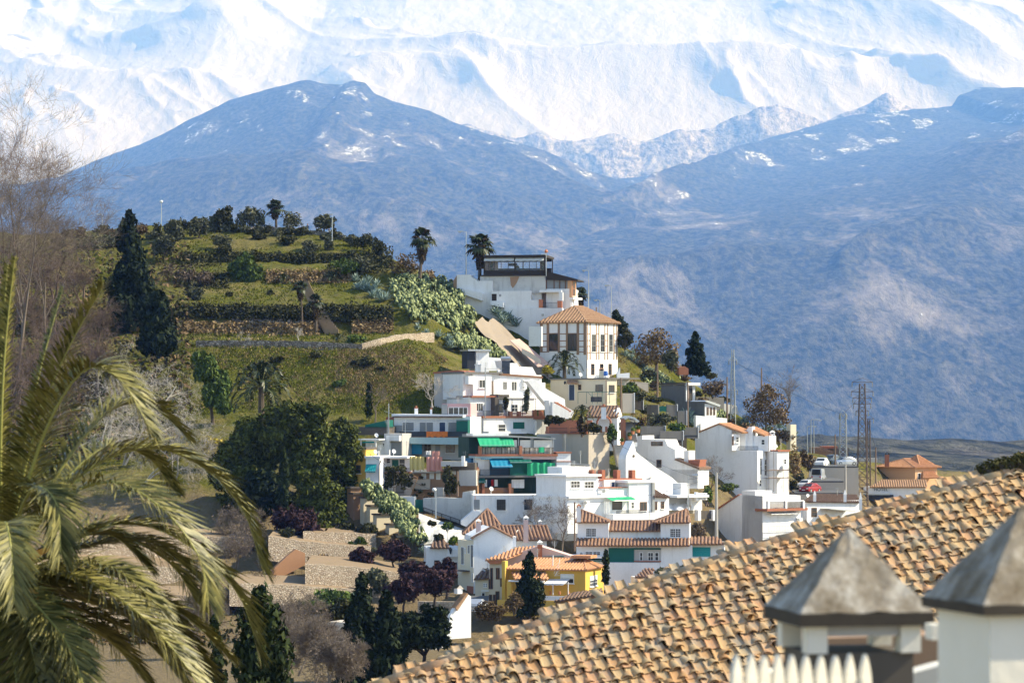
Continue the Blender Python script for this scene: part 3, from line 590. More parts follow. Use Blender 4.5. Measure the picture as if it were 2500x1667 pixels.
def cream_house():
    H = House('cream_house', 'flat-roofed cream house with blue door and green pipe pergola below half-timbered house', 'house', 1482, 447, 35, 985); f, s = H.f, H.s
    H.corner(1506, 1344, 925.5, 1000, 'cream'); H.box(1342, 923, 1482, 926, -6, 0.25, 'concrete', 'roof_edge', s); H.box(1482, 923, 1508, 926, -5, 0.2, 'concrete', 'roof_edge', f)
    H.door(1390, 939, 1403, 977, 'blue_door', s); H.win(1412.5, 940, 1418.5, 951, s, 'brownwood', bars=0, sill=False); H.win(1455, 940, 1471, 955, s, 'metal_dark', bars=1); H.win(1488, 941, 1499, 957, f, 'metal_dark', bars=1)
    e0, e1 = s.hit(1386, 936, 0.9), s.hit(1409, 936, 0.9); roof(H.root, [[e0, e1, s.hit(1409, 929, 0.03), s.hit(1386, 929, 0.03)]], 'tile_tan', 0.4, 'door_canopy')
    m = MB(); lamp = s.hit(1379, 938, 0.25); m.lathe(lamp, [(0.06, 0), (0.16, 0.15), (0.14, 0.4), (0.02, 0.5)], 6); m.build('wall_lantern', 'metal_dark', H.root)
    m = MB(); z = s.z(1440, 957)
    for x in (1411, 1432, 1446, 1459, 1470, 1488, 1505):
        b = s.hit(x, 985, 2.2); m.tube([b, V((b.x, b.y, z))], 0.035, 5)
    a, b = s.hit(1411, 957, 2.2), s.hit(1512, 957, 2.2); a.z = b.z = z; m.tube([a, b], 0.04, 5); m.tube([s.hit(1435, 958, 2.2), s.hit(1447, 968, 2.2)], 0.03, 4)
    for x in (1415, 1450, 1482): q = s.hit(x, 957, 2.2); q.z = z; w = s.hit(x, 957, 0.0); w.z = z; m.tube([q, w], 0.035, 5)
    m.build('pergola_frame', 'dark_green', H.root); H.chimney(1463, 1474, 897, 926, 449, 'cream', 'tile_red')
    H.poly([(1507, 913), (1514, 897), (1514, 912), (1537, 910), (1537, 940), (1507, 940)], -0.5, 0, 'white_clean', 'garden_wall', Fac(1507, 452, 12)); H.poly([(1540, 931), (1583, 934), (1583, 958), (1560, 945)], -0.5, 0, 'beige', 'garden_wall', Fac(1540, 455, 12))
def tile_cottage():
    H = House('tiled_cottage', 'small white cottage with brown tile roof and stout white chimney beside steep stairs', 'house', 1507, 436, -14, 1080); f, s = H.f, H.s
    H.corner(1434, 1518, 1017, 1100, 'white_clean'); e0, e1 = f.hit(1432, 1018, 0.3), f.hit(1509, 1018, 0.3); e1.z = e0.z
    t0, t1 = f.hit(1440, 992, -3.2), f.hit(1512, 992, -3.2); t1.z = t0.z; b0, b1 = f.hit(1432, 1018, -7), f.hit(1509, 1018, -7); b0.z = b1.z = e0.z
    roof(H.root, [[e0, e1, t1, t0], [b1, b0, t0, t1]], 'tile_brown', 0.46, ridges=[(t0, t1)]); H.chimney(1468, 1480, 986, 1013, 434.5, 'white_clean', 'brick', 'pot')
    m = MB(); s.poly(m, [(1508, 1015), (1513, 995), (1519, 1015)], -0.35, 0.0); m.build('gable', 'white_clean', H.root); H.win(1510, 1032, 1515, 1050, s, bars=0, sill=False)
    c = f.hit(1475, 1033, 0.7); m = MB(); r = 1.0
    for k in range(13): t = math.pi*k/12; m.box(c+f.ex*math.cos(t)*r+UP*math.sin(t)*r-f.ex*0.12-UP*0.12, f.ex*0.24, f.n*0.4, UP*0.24)
    m.build('brick_arch', 'brick', H.root)
def terraced_white():
    H = House('terraced_house', 'white two-storey terraced house with vine pergola and brick-pillared terrace', 'house', 1220, 445, 30, 1060); f = H.f
    H.wall(1130, 912, 1221, 975, 6, 'white', name='wall'); H.wall(1151, 912, 1196, 975, 6.4, 'white_clean', out=0.5); H.win(1166, 928, 1180, 946, out=0.5, bars=1, hb=0); H.wall(1134, 918, 1148, 938, 1.0, 'white_clean', out=1.2, name='box_bay')
    H.wall(1196, 930, 1212, 966, 1, 'brownwall', out=0.03, name='screen'); H.wall(1203, 929, 1213, 967, 1.2, 'white', out=0.3, name='pilaster'); H.box(1128, 908, 1222, 912.5, -6.2, 0.7, 'concrete', 'roof_edge')
    H.ac(1188, 925, 1196, 934)
    G = Fac(1220, 445, 38); H.wall(1220, 915, 1322, 978, 6, 'white_clean', G); m = MB(); G.poly(m, [(1218, 915.5), (1218, 911), (1322, 919), (1322, 923.5)], -6.2, 0.35); m.build('roof_edge', 'brownwood', H.root)
    H.win(1228, 932, 1237, 951, G, bars=1, hb=0); H.win(1249, 932, 1261, 953, G, bars=1, hb=0); H.ac(1273.5, 927, 1283, 937, G); H.ac(1273.5, 941, 1283, 950, G); H.win(1287, 936, 1291, 956, G, 'dark_green', bars=0, sill=False); H.wall(1291.5, 934, 1322, 1000, 3, 'white_clean', G, out=0.9, name='stair_wall')
    # lower floor, balcony
    H.wall(1130, 970, 1218, 1020, 7, 'white', out=2.2); H.wall(1218, 966, 1283, 1020, 7, 'white_clean', out=2.5); H.box(1130, 966, 1192, 970, -2, 2.6, 'redbrick', 'terrace_edge'); H.box(1192, 963, 1219, 970, -1, 2.9, 'cap_dark', 'terrace_edge')
    H.win(1145, 985, 1160, 1003, out=2.2, bars=2, hb=0); H.win(1194, 987, 1208, 1006, out=2.2, frame='metal_dark', bars=0); H.win(1229, 988, 1242, 1004, out=2.5, bars=1); H.win(1252, 990, 1265, 1004, out=2.5, bars=1)
    H.box(1180, 970, 1190, 1018, 2.2, 3.4, 'cap_dark', 'drain_recess'); H.box(1144, 1015, 1275, 1020, 0, 4.2, 'brick', 'balcony_slab'); H.rail(1146, 1002, 1210, 1015, 4.0)
    for x in (1212, 1233, 1271, 1287, 1305, 1341):
        H.box(x-3.4, 1001 if x > 1240 else 1004, x+3.4, 1018, 3.7, 4.3, 'brick', 'brick_pillar')
    H.rail(1216, 1003, 1230, 1015, 4.0); H.rail(1237, 1003, 1268, 1015, 4.0); H.rail(1290, 1003, 1302, 1015, 4.0); H.rail(1309, 1004, 1338, 1015, 4.0)
    H.box(1268, 1015.5, 1344, 1023, 2.5, 4.4, 'brick', 'terrace_wall'); m = MB()
    for x in (1217, 1250, 1276, 1307, 1341): q = f.hit(x, 1015, 4.0); m.tube([q, V((q.x, q.y, f.z(1250, 973)))], 0.045, 5)
    for o in (4.0, 2.6): a, b = f.hit(1216, 973, o), f.hit(1343, 973, o); a.z = b.z = f.z(1250, 973); m.tube([a, b], 0.05, 5)
    m.build('pergola_frame', 'metal_dark', H.root)
    # base floor with ladder window
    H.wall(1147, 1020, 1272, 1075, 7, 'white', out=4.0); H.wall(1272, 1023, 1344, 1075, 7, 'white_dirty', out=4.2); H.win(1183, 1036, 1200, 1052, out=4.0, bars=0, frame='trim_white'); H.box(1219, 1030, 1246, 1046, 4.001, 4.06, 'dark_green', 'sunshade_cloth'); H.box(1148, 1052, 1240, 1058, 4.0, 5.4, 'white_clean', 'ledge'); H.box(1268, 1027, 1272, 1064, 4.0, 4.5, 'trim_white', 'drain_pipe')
    H.chimney(1160, 1174, 884, 912, 448, 'white', 'white', 'pot'); m = MB(); m.tube([f.hit(1184, 1020, 4.4), f.hit(1185, 897, 4.4)], 0.08, 6); m.build('mast', 'metal_grey', H.root)
    # shaded gable end on the left
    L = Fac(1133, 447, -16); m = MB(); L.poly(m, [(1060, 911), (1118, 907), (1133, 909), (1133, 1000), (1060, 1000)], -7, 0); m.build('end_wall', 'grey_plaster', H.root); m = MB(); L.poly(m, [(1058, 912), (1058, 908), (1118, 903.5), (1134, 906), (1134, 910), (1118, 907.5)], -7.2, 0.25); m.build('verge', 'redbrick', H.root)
    # roof clutter: solar heater
    c = at(1235, 915, 449); t = thing('solar_heater', 'solar water heater with silver tank on white roof', 'solar heater', c); q = F/449
    m = MB(); m.tube([c+V((-12/q, 0, 40/q)), c+V((12/q, 0, 40/q))], 0.32, 10); m.build('tank', 'metal_grey', t); m = MB(); m.box(c+V((-10/q, -1.8, 0.1)), (20/q, 0, 0), (0, 1.4, 1.9), (0, -0.06, 0.08)); m.build('panel', 'glass', t)
    m = MB(); [m.tube([c+V((x/q, 0.2, -0.3)), c+V((x/q, 0, 40/q))], 0.04, 4) for x in (-9, 9)]; m.build('stand', 'metal_grey', t)
    A = House('white_roof_hut', 'white rooftop hut with metal door beside agaves above terraced house', 'hut', 1160, 458, 20, 905); A.wall(1162, 854, 1194, 925, 3, 'white_clean'); A.box(1140, 853, 1196, 857, -3.2, 0.5, 'metal_grey', 'hut_roof'); A.wall(1141, 857, 1160, 900, 2.5, 'tarp_dark', name='open_side'); A.poly([(1194, 872), (1228, 874), (1228, 905), (1194, 905)], -3, -0.2, 'white_clean')
    B = House('white_roof_hut', 'curved white stair hut next to the solar heater', 'hut', 1228, 452, 22, 920); B.poly([(1226, 880), (1234, 878), (1240, 886), (1262, 886), (1268, 895), (1300, 896), (1315, 925), (1230, 925), (1232, 900)], -3, 0, 'white_clean'); B.win(1232, 893, 1240, 910, bars=0, sill=False)
# ------------------------------------------------------------------ middle and lower houses
def left_row():
    H = House('balcony_house', 'long white house with roller shutters, dark balcony and turquoise ledge', 'house', 1148, 428, -12, 1130); f = H.f
    H.wall(962, 1017, 1148, 1070, 7, 'white'); m = MB(); f.poly(m, [(958, 1018), (958, 1010), (1132, 1013), (1132, 1019)], -7, 0.4); m.build('roof_edge', 'white_clean', H.root); H.box(960, 1015.5, 1130, 1019, 0.4, 0.55, 'tile_brown', 'eave_tiles')
    for a, b, y in ((983, 1010, 1051), (1025, 1057, 1053), (1094, 1115, 1062)): H.shut(a, 1031, b, y)
    H.door(1073, 1031, 1087, 1054, 'blue_door'); H.box(983, 1053, 1148, 1067, 1.6, 1.75, 'tarp_dark', 'balcony_screen'); H.box(981, 1065, 1150, 1069, -0.2, 1.8, 'brownwood', 'balcony_floor')
    for x in (983, 1040, 1094): m = MB(); q = f.hit(x, 1066, 1.65); m.tube([q, V((q.x, q.y, f.z(x, 1026)))], 0.04, 5); m.build('balcony_post', 'metal_grey', H.root)
    m = MB(); a, b = f.hit(983, 1026, 1.65), f.hit(1148, 1026, 1.65); m.tube([a, b], 0.045, 5); m.build('awning_bar', 'metal_grey', H.root)
    H.box(1120, 1024, 1148, 1067, 0.01, 1.5, 'dark_green', 'green_screen'); m = MB(); f.poly(m, [(980, 1082), (980, 1078), (985, 1067), (1148, 1068), (1152, 1081), (1152, 1085)], 1.0, 2.6); m.build('ledge', 'turquoise', H.root)
    H.wall(983, 1083, 1150, 1150, 8, 'grey_plaster', out=0.8); H.box(989, 1082, 1037, 1108, 1.6, 1.66, 'blue_awning', 'curtain'); H.win(1040, 1084, 1055, 1100, out=0.8, frame='shutter_grey', bars=1, sill=False)
    H.shut(1066, 1085, 1078, 1103, out=0.8); H.win(1093, 1084, 1112, 1104, out=0.8, frame='brownwood'); H.win(1131, 1085, 1146, 1104, out=0.8, frame='brownwood'); H.box(1000, 1108, 1012, 1128, 0.8, 1.2, 'tarp_dark', 'doorway')
    # pink glazed room on the roof
    H.wall(1073, 985, 1143, 1016, 4, 'pinkwall', out=-1.5); H.wall(1073, 987, 1087, 1013, 0.5, 'shutter_grey', out=-1.3, name='screen')
    for a, b in ((1090, 1101), (1102, 1113), (1115, 1125), (1126, 1135)): H.win(a, 995, b, 1011, out=-1.5, bars=0, hb=0, sill=False)
    H.chimney(1012, 1020, 990, 1016, 431, 'white_clean', 'brick', 'pot'); H.chimney(1050, 1055, 994, 1012, 431, 'white_clean', 'brick', 'pot'); H.box(940, 1038, 983, 1060, 0.2, 0.4, 'shutter_grey', 'corrugated_screen'); H.wall(938, 1018, 962, 1060, 3, 'redbrick', name='end_wall', out=-1)
    m = MB(); m.tube([at(949, 1060, 426), at(949, 985, 426)], 0.07, 6).tube([at(938, 1003, 426), at(958, 1010, 426)], 0.03, 4); m.build('antenna_mast', 'metal_grey', H.root)
    m = MB(); q = H.f
    rows = [[q.hit(1041+52*k/14, y, 1.8+0.05*math.sin(k*1.7+y)) for k in range(15)] for y in (1053, 1058, 1063, 1069)]; m.sheet(rows); solo('beach_towel', 'orange and yellow patterned textile hung over the dark balcony', 'textile', m, 'cloth_orange', smooth=True)
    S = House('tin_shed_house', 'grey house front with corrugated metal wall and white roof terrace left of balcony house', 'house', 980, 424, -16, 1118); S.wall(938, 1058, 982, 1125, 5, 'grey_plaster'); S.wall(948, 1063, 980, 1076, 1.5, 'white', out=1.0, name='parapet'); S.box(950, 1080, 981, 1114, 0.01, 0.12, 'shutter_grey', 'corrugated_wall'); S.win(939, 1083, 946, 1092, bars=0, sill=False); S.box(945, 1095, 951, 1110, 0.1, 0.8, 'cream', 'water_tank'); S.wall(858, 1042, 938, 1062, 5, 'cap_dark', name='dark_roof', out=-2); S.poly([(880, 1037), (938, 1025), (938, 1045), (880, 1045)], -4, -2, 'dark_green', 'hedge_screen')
    P = House('pergola_terrace_house', 'white terrace room with white pergola posts and teal blind behind pine trees', 'house', 938, 421, -14, 1116); P.wall(880, 1076, 938, 1120, 4, 'white', out=-2.5); P.box(878, 1071, 928, 1074, -2.5, 0.6, 'trim_white', 'pergola_beam')
    for x in (883, 919): P.box(x-1, 1074, x+1, 1101, 0.2, 0.4, 'trim_white', 'post')
    P.box(908-0.8, 1086, 908+0.8, 1101, 0.2, 0.4, 'trim_white', 'post'); P.box(885, 1077, 914, 1081, 0.0, 0.1, 'teal_awning', 'blind'); P.box(893, 1100, 927, 1114, 0.2, 0.5, 'trim_white', 'balustrade'); P.win(922, 1083, 926, 1089, out=-2.5, bars=0, sill=False)
def left_lower():
    Y = House('yellow_tower_house', 'narrow yellow house with one dark window at edge of the pines', 'house', 893, 408, -14, 1190); Y.poly([(846, 1130), (862, 1100), (893, 1096), (893, 1200), (846, 1200)], -5, 0, 'yellow'); Y.win(870, 1136, 880, 1154, frame='brownwood', bars=0); Y.box(861, 1092, 895, 1097, -5, 0.2, 'cap_dark', 'coping')
    W = House('white_corner_house', 'white house with turquoise awning and drainpipe beside narrow yellow house', 'house', 926, 407, -10, 1215); W.wall(893, 1117, 927, 1225, 6, 'white_clean'); W.box(891, 1113, 929, 1118, -6, 0.3, 'white_clean', 'cornice'); W.awning(894, 1133, 919.5, 1153, 0.8, 'teal_awning'); W.win(901, 1180, 911, 1189, bars=1, sill=False); W.box(893, 1177, 927, 1179, 0.0, 0.2, 'white_clean', 'ledge')
    m = MB(); m.tube([W.f.hit(931, 1122, 0.3), W.f.hit(926, 1134, 0.3), W.f.hit(925.5, 1190, 0.3)], 0.06, 6); m.build('drain_pipe', 'metal_dark', W.root)
    B = House('balcony_cottage', 'white cottage with green shutter and flowered balcony below the yellow curtain', 'house', 1000, 410, -8, 1215); B.wall(926, 1116, 1002, 1225, 6, 'white', out=-1.0); B.box(926, 1114, 998, 1118, -5, 1.2, 'white_clean', 'flat_roof'); B.poly([(926, 1125), (934, 1124), (953, 1143), (953, 1152), (926, 1152)], -1.0, 0.2, 'white_clean', 'gable'); B.shut(954, 1122, 970, 1142, 'dark_green', out=-1); B.win(972, 1121, 985, 1143, out=-1, frame='trim_white', bars=0); B.win(939, 1120, 949, 1130, out=-1, bars=0, sill=False); B.box(940, 1152, 1003, 1155, -1, 1.0, 'brownwood', 'balcony'); B.rail(940, 1142, 1003, 1152, 0.9)
    B.door(928, 1176, 945, 1210, 'darkwood', out=-1); B.box(926, 1168, 946, 1173, -1, 0.3, 'tile_brown', 'door_canopy'); B.box(963, 1184, 984, 1204, -1, -0.85, 'shutter_grey', 'garage_door'); B.rail(950, 1200, 986, 1212, 0.3)
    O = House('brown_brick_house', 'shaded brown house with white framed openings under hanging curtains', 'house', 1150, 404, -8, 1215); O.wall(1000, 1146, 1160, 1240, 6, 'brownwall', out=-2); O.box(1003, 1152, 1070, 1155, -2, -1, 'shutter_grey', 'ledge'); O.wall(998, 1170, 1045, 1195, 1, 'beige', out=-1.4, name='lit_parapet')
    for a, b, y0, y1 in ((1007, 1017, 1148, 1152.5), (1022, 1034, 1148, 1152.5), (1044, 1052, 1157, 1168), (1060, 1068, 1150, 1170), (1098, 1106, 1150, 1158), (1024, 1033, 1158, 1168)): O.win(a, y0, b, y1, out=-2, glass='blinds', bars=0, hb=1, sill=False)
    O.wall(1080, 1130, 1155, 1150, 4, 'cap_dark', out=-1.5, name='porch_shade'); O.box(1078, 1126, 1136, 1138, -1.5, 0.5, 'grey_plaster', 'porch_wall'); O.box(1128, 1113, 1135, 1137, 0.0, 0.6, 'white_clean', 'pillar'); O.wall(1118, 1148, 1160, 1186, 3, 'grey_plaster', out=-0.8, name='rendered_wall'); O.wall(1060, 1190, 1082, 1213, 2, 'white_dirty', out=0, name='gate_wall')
    for lab, x0, x1, y0, y1, mat in (('yellow curtain hanging from the terrace rail', 1000, 1036, 1114, 1147, 'cloth_yellow'), ('pink curtain hanging in folds from the terrace rail', 1041, 1080, 1115, 1149, 'cloth_pink')):
        m = MB(); g = Fac(1040, 405, -8); rows = [[g.hit(x0+(x1-x0)*k/16+(0.8*math.sin(k) if y > y0 else 0), y+(1.5*math.sin(k*0.9) if y > y0+5 else 0), 0.18*math.sin(k*1.3)) for k in range(17)] for y in np.linspace(y0, y1, 5)]
        m.sheet(rows); c = solo('curtain', lab, 'curtain', m, mat, smooth=True)
    m = MB(); g = Fac(1060, 414, -8); m.sheet([[g.hit(1040+12*k/5, y, 0.08*math.sin(k*2)) for k in range(6)] for y in (1100, 1105, 1110)]); solo('hanging_cloth', 'small white cloth hung on the line above the curtains', 'textile', m, 'cloth_white')
    m = MB(); g = Fac(1060, 414, -8); m.sheet([[g.hit(1054+20*k/5, y, 0.08*math.sin(k*2)) for k in range(6)] for y in (1101, 1108, 1116)]); solo('hanging_cloth', 'grey-pink cloth hung on the line above the curtains', 'textile', m, 'cloth_pink')
    # retaining wall and ramp
    R = House('retaining_wall', 'long stained white retaining wall with railing on the lane below the houses', 'wall', 1160, 400, -6, 1300); R.poly([(1033, 1216), (1070, 1214), (1128, 1216), (1130, 1201), (1156, 1197), (1156, 1290), (1033, 1245)], -2, 0, 'white_dirty'); R.poly([(934, 1212), (1012, 1212), (1012, 1245), (934, 1240)], -1.5, -0.2, 'white', 'wall'); R.box(1009, 1220, 1034, 1250, -1.5, -0.5, 'dark_green', 'green_gate')
    m = MB(); g = Fac(1100, 398, -4); n = 60
    for k in range(n+1): t = k/n; x = 1034+132*t; y = 1238+46*t; m.tube([g.hit(x, y, 0), g.hit(x, y+13, 0)], 0.022 if k % 10 else 0.05, 4)
    m.tube([g.hit(1034, 1238), g.hit(1166, 1284)], 0.04, 5).tube([g.hit(1034, 1250), g.hit(1166, 1296)], 0.03, 5); m.build('railing', 'metal_dark', R.root)
    m = MB(); pts = []
    for i in range(9):
        row = []
        for j in range(16):
            t = j/15; x = 1022+118*t; y0 = 1252+42*t; y1 = 1330-12*t; y = y0+(y1-y0)*i/8; D = 397-9*i/8+1.0*math.sin(j*1.1+i*0.8)*math.sin(i*0.4); row.append(at(x, y, D))
        pts.append(row)
    m.sheet(pts); tag(m.build('whitewashed_bank', 'white_dirty', smooth=True), kind='structure')
def green_awning_house():
    H = House('awning_house', 'white house with green and blue awnings and two slatted balconies', 'house', 1157, 408, 15, 1210); f = H.f
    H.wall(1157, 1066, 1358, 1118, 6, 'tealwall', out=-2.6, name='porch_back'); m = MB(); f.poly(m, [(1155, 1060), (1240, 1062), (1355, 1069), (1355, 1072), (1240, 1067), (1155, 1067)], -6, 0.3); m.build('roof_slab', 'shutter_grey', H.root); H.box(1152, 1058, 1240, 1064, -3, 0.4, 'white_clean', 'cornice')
    H.awning(1164, 1066, 1218, 1090, 1.6, 'green_awning'); H.awning(1218, 1070, 1252, 1090, 0.9, 'green_awning')
    for a, b in ((1247, 1263), (1270, 1296), (1304, 1350)): H.box(a, 1074, b, 1092, -0.2, -0.1, 'blinds', 'blind')
    for x in (1266, 1297, 1301, 1351): H.box(x-0.8, 1068, x+0.8, 1108, -0.2, 0.0, 'metal_grey', 'post')
    H.box(1157, 1108, 1358, 1113, -3, 0.8, 'redbrick', 'balcony_slab'); H.box(1157, 1113, 1275, 1118, -3, 0.6, 'turquoise', 'fascia'); H.box(1275, 1113, 1358, 1121, -3, 0.5, 'pinkish', 'fascia'); H.rail(1173, 1090, 1263, 1108, 0.6, 'cap_dark', step=0.16); H.rail(1271, 1092, 1348, 1109, 0.6, 'cap_dark', step=0.16)
    m = MB(); u0, u1 = f.u(1173), f.u(1348); n = 46
    for k in range(n): m.box(f.p(u0+(u1-u0)*k/n, f.z(1260, 1108), 0.42), f.ex*(u1-u0)/n*0.55, f.n*0.03, UP*(16+random.uniform(-1, 1))*408/F)
    m.build('balcony_slats', 'blinds', H.root)
    for x in (1169, 1267.5): H.box(x-3.5, 1088, x+3.5, 1109, 0.35, 0.85, 'brick', 'brick_pillar')
    # lower terrace
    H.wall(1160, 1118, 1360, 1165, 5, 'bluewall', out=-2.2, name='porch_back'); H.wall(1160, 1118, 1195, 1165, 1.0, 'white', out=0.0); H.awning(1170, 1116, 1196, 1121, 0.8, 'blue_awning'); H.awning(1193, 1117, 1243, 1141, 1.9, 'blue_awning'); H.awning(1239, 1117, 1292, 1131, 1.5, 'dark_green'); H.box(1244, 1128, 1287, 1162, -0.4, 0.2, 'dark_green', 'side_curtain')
    m = MB(); rows = [[f.hit(1287+68*k/20, y+1.2*math.sin(k*0.8), 1.1+0.12*math.sin(k*1.4+y)) for k in range(21)] for y in np.linspace(1129, 1160, 6)]; m.sheet(rows); m.build('green_tarpaulin', 'green_awning', H.root, smooth=True)
    H.box(1157, 1160, 1390, 1165, -3, 1.0, 'concrete', 'terrace_slab'); H.box(1160, 1140, 1165, 1162, 0.4, 0.9, 'brick', 'brick_pillar'); H.rail(1168, 1145, 1240, 1160, 0.9)
    H.wall(1356, 1105, 1390, 1162, 4, 'white_clean', out=0.6); H.box(1354, 1103, 1392, 1106, -3.4, 0.8, 'redbrick', 'coping'); H.box(1355, 1125, 1391, 1127, 0.6, 0.7, 'redbrick', 'string_course')
    H.wall(1391, 1133, 1432, 1160, 3, 'white_clean', out=-0.5); H.shut(1393, 1136, 1428, 1157, 'blinds', out=-0.5); m = MB(); f.poly(m, [(1390, 1129), (1436, 1133), (1436, 1137), (1390, 1133)], -3.5, 0.5); m.build('lean_to_roof', 'shutter_grey', H.root)
    # washing terrace below
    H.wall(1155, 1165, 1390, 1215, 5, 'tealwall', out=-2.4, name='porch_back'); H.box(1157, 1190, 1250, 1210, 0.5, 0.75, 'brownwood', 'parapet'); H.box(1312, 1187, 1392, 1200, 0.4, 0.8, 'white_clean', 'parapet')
    for x in (1176, 1241): H.box(x-3, 1180, x+3, 1211, 0.45, 0.9, 'brick', 'brick_pillar')
    H.awning(1157, 1160, 1180, 1178, 1.4, 'dark_green')
    for k, (x0, x1, y1, mat, lab) in enumerate(((1182, 1189, 1188, 'cloth_white', 'pale blue-white shirt hung to dry on the washing terrace'), (1191, 1197, 1190, 'cloth_navy', 'dark trousers hung to dry on the washing terrace'), (1199, 1205, 1186, 'cloth_red', 'dark red garment hung to dry on the washing terrace'), (1207, 1215, 1187, 'cloth_white', 'white towel hung to dry on the washing terrace'), (1249, 1280, 1191, 'cloth_white', 'big white sheet hung to dry on the washing terrace'))):
        m = MB(); m.sheet([[f.hit(x0+(x1-x0)*j/6, y, 0.05+0.06*math.sin(j*2)) for j in range(7)] for y in np.linspace(1170, y1, 4)]); solo('laundry', lab, 'laundry', m, mat, 'washing hung on the terrace')
    W = House('long_white_wall_house', 'long plain white house front with barred windows below the washing terrace', 'house', 1156, 396, 4, 1300); W.wall(1155, 1208, 1410, 1320, 6, 'white'); W.shut(1157, 1219, 1171, 1244); W.win(1214, 1220, 1233, 1244, frame='metal_dark', bars=3); W.win(1281, 1220, 1298, 1243, frame='metal_dark', bars=3); W.poly([(1126, 1270), (1155, 1246), (1172, 1247), (1172, 1300), (1126, 1280)], -2, 0.4, 'white_clean', 'stair_side')
    e0, e1 = W.f.hit(1318, 1212, 0.6), W.f.hit(1392, 1212, 0.6); roof(W.root, [[e0, e1, W.f.hit(1388, 1198, -1.2), W.f.hit(1318, 1198, -1.2)]], 'tile_brown', 0.42)
def retaining_tower():
    H = House('plastered_bastion', 'tall grey-beige plastered retaining wall with brick pillared garden on top', 'wall', 1437, 420, 38, 1140); H.corner(1488, 1362, 1058, 1170, 'beige'); s, f = H.s, H.f
    H.poly([(1310, 1060), (1372, 1058), (1372, 1110), (1345, 1110), (1345, 1080), (1310, 1075)], -2, -0.5, 'grey_plaster', 'wall', Fac(1370, 424, -6)); H.box(1335, 1052, 1437, 1059, 0.01, 0.3, 'redbrick', 'coping', s); H.box(1437, 1053, 1487, 1058, -0.4, 0.1, 'beige', 'coping', f)
    g = Fac(1437, 421, -4); H.wall(1332, 1026, 1440, 1058, 2, 'brick', g, 'garden_wall', out=-6)
    for x in (1335, 1388, 1412, 1434, 1467, 1480): H.box(x-3, 1041, x+3, 1056, -0.8, -0.3, 'brick', 'brick_pillar', g)
    H.rail(1339, 1044, 1385, 1056, -0.5, fac=g); H.rail(1391, 1044, 1431, 1056, -0.5, fac=g)
    m = MB(); q = f.hit(1478, 1086, 0.0); m.tube([q+UP*0.2, q+f.n*0.9+UP*0.25], 0.04, 5).tube([q+UP*1.0, q+f.n*0.9+UP*0.25], 0.02, 4); a = m.build('lantern_bracket', 'metal_dark', H.root); m = MB(); m.lathe(q+f.n*0.9+UP*0.3, [(0.1, 0), (0.22, 0.5), (0.26, 0.52), (0.03, 0.8)], 6); m.build('lantern', 'metal_dark', a)
    # stairs right of it
    T = House('outdoor_stairs', 'steep outdoor stairs with iron shed roof between white cottage and bastion', 'stairs', 1512, 424, 10, 1140); g = T.f
    for k in range(9): T.box(1523, 1030+k*5.2, 1545, 1034+k*5.2+3, -3+k*0.35, 0.4+k*0.35-0.3, 'concrete', 'step')
    for k in range(8): T.box(1496-k*0.6, 1086+k*6, 1530-k*1.2, 1096+k*6, -0.2+k*0.5, 0.9+k*0.5, 'beige', 'step')
    T.poly([(1519, 1020), (1532, 1015), (1545, 1019), (1556, 1028), (1552, 1031), (1542, 1023), (1530, 1020), (1520, 1024)], -2, 1.5, 'metal_grey', 'curved_roof'); T.box(1544, 1028, 1547, 1055, 1.0, 1.2, 'metal_dark', 'post'); T.wall(1536, 1058, 1550, 1090, 1.5, 'white_clean', out=1.5, name='side_wall'); T.box(1517, 1023, 1523, 1086, -0.5, 1.2, 'brick', 'pillar')
    S = House('whitewashed_stairs', 'whitewashed stairs with brown treads descending beside the terraced house', 'stairs', 1343, 440, 20, 1020); S.poly([(1296, 930), (1312, 925), (1345, 950), (1388, 975), (1390, 1000), (1345, 990)], -3, -1.5, 'white_clean', 'sloping_roof'); S.poly([(1340, 977), (1350, 975), (1402, 1004), (1395, 1020), (1343, 1018)], -2, 0.0, 'white_clean', 'side_wall'); S.poly([(1340, 981), (1380, 1003), (1380, 1022), (1340, 1022)], 0.6, 1.4, 'white', 'side_wall')
    for k in range(8): S.box(1352+k*4.3, 981+k*2.9, 1360+k*4.3, 985+k*2.9, -0.2, 0.7, 'brick', 'tread')
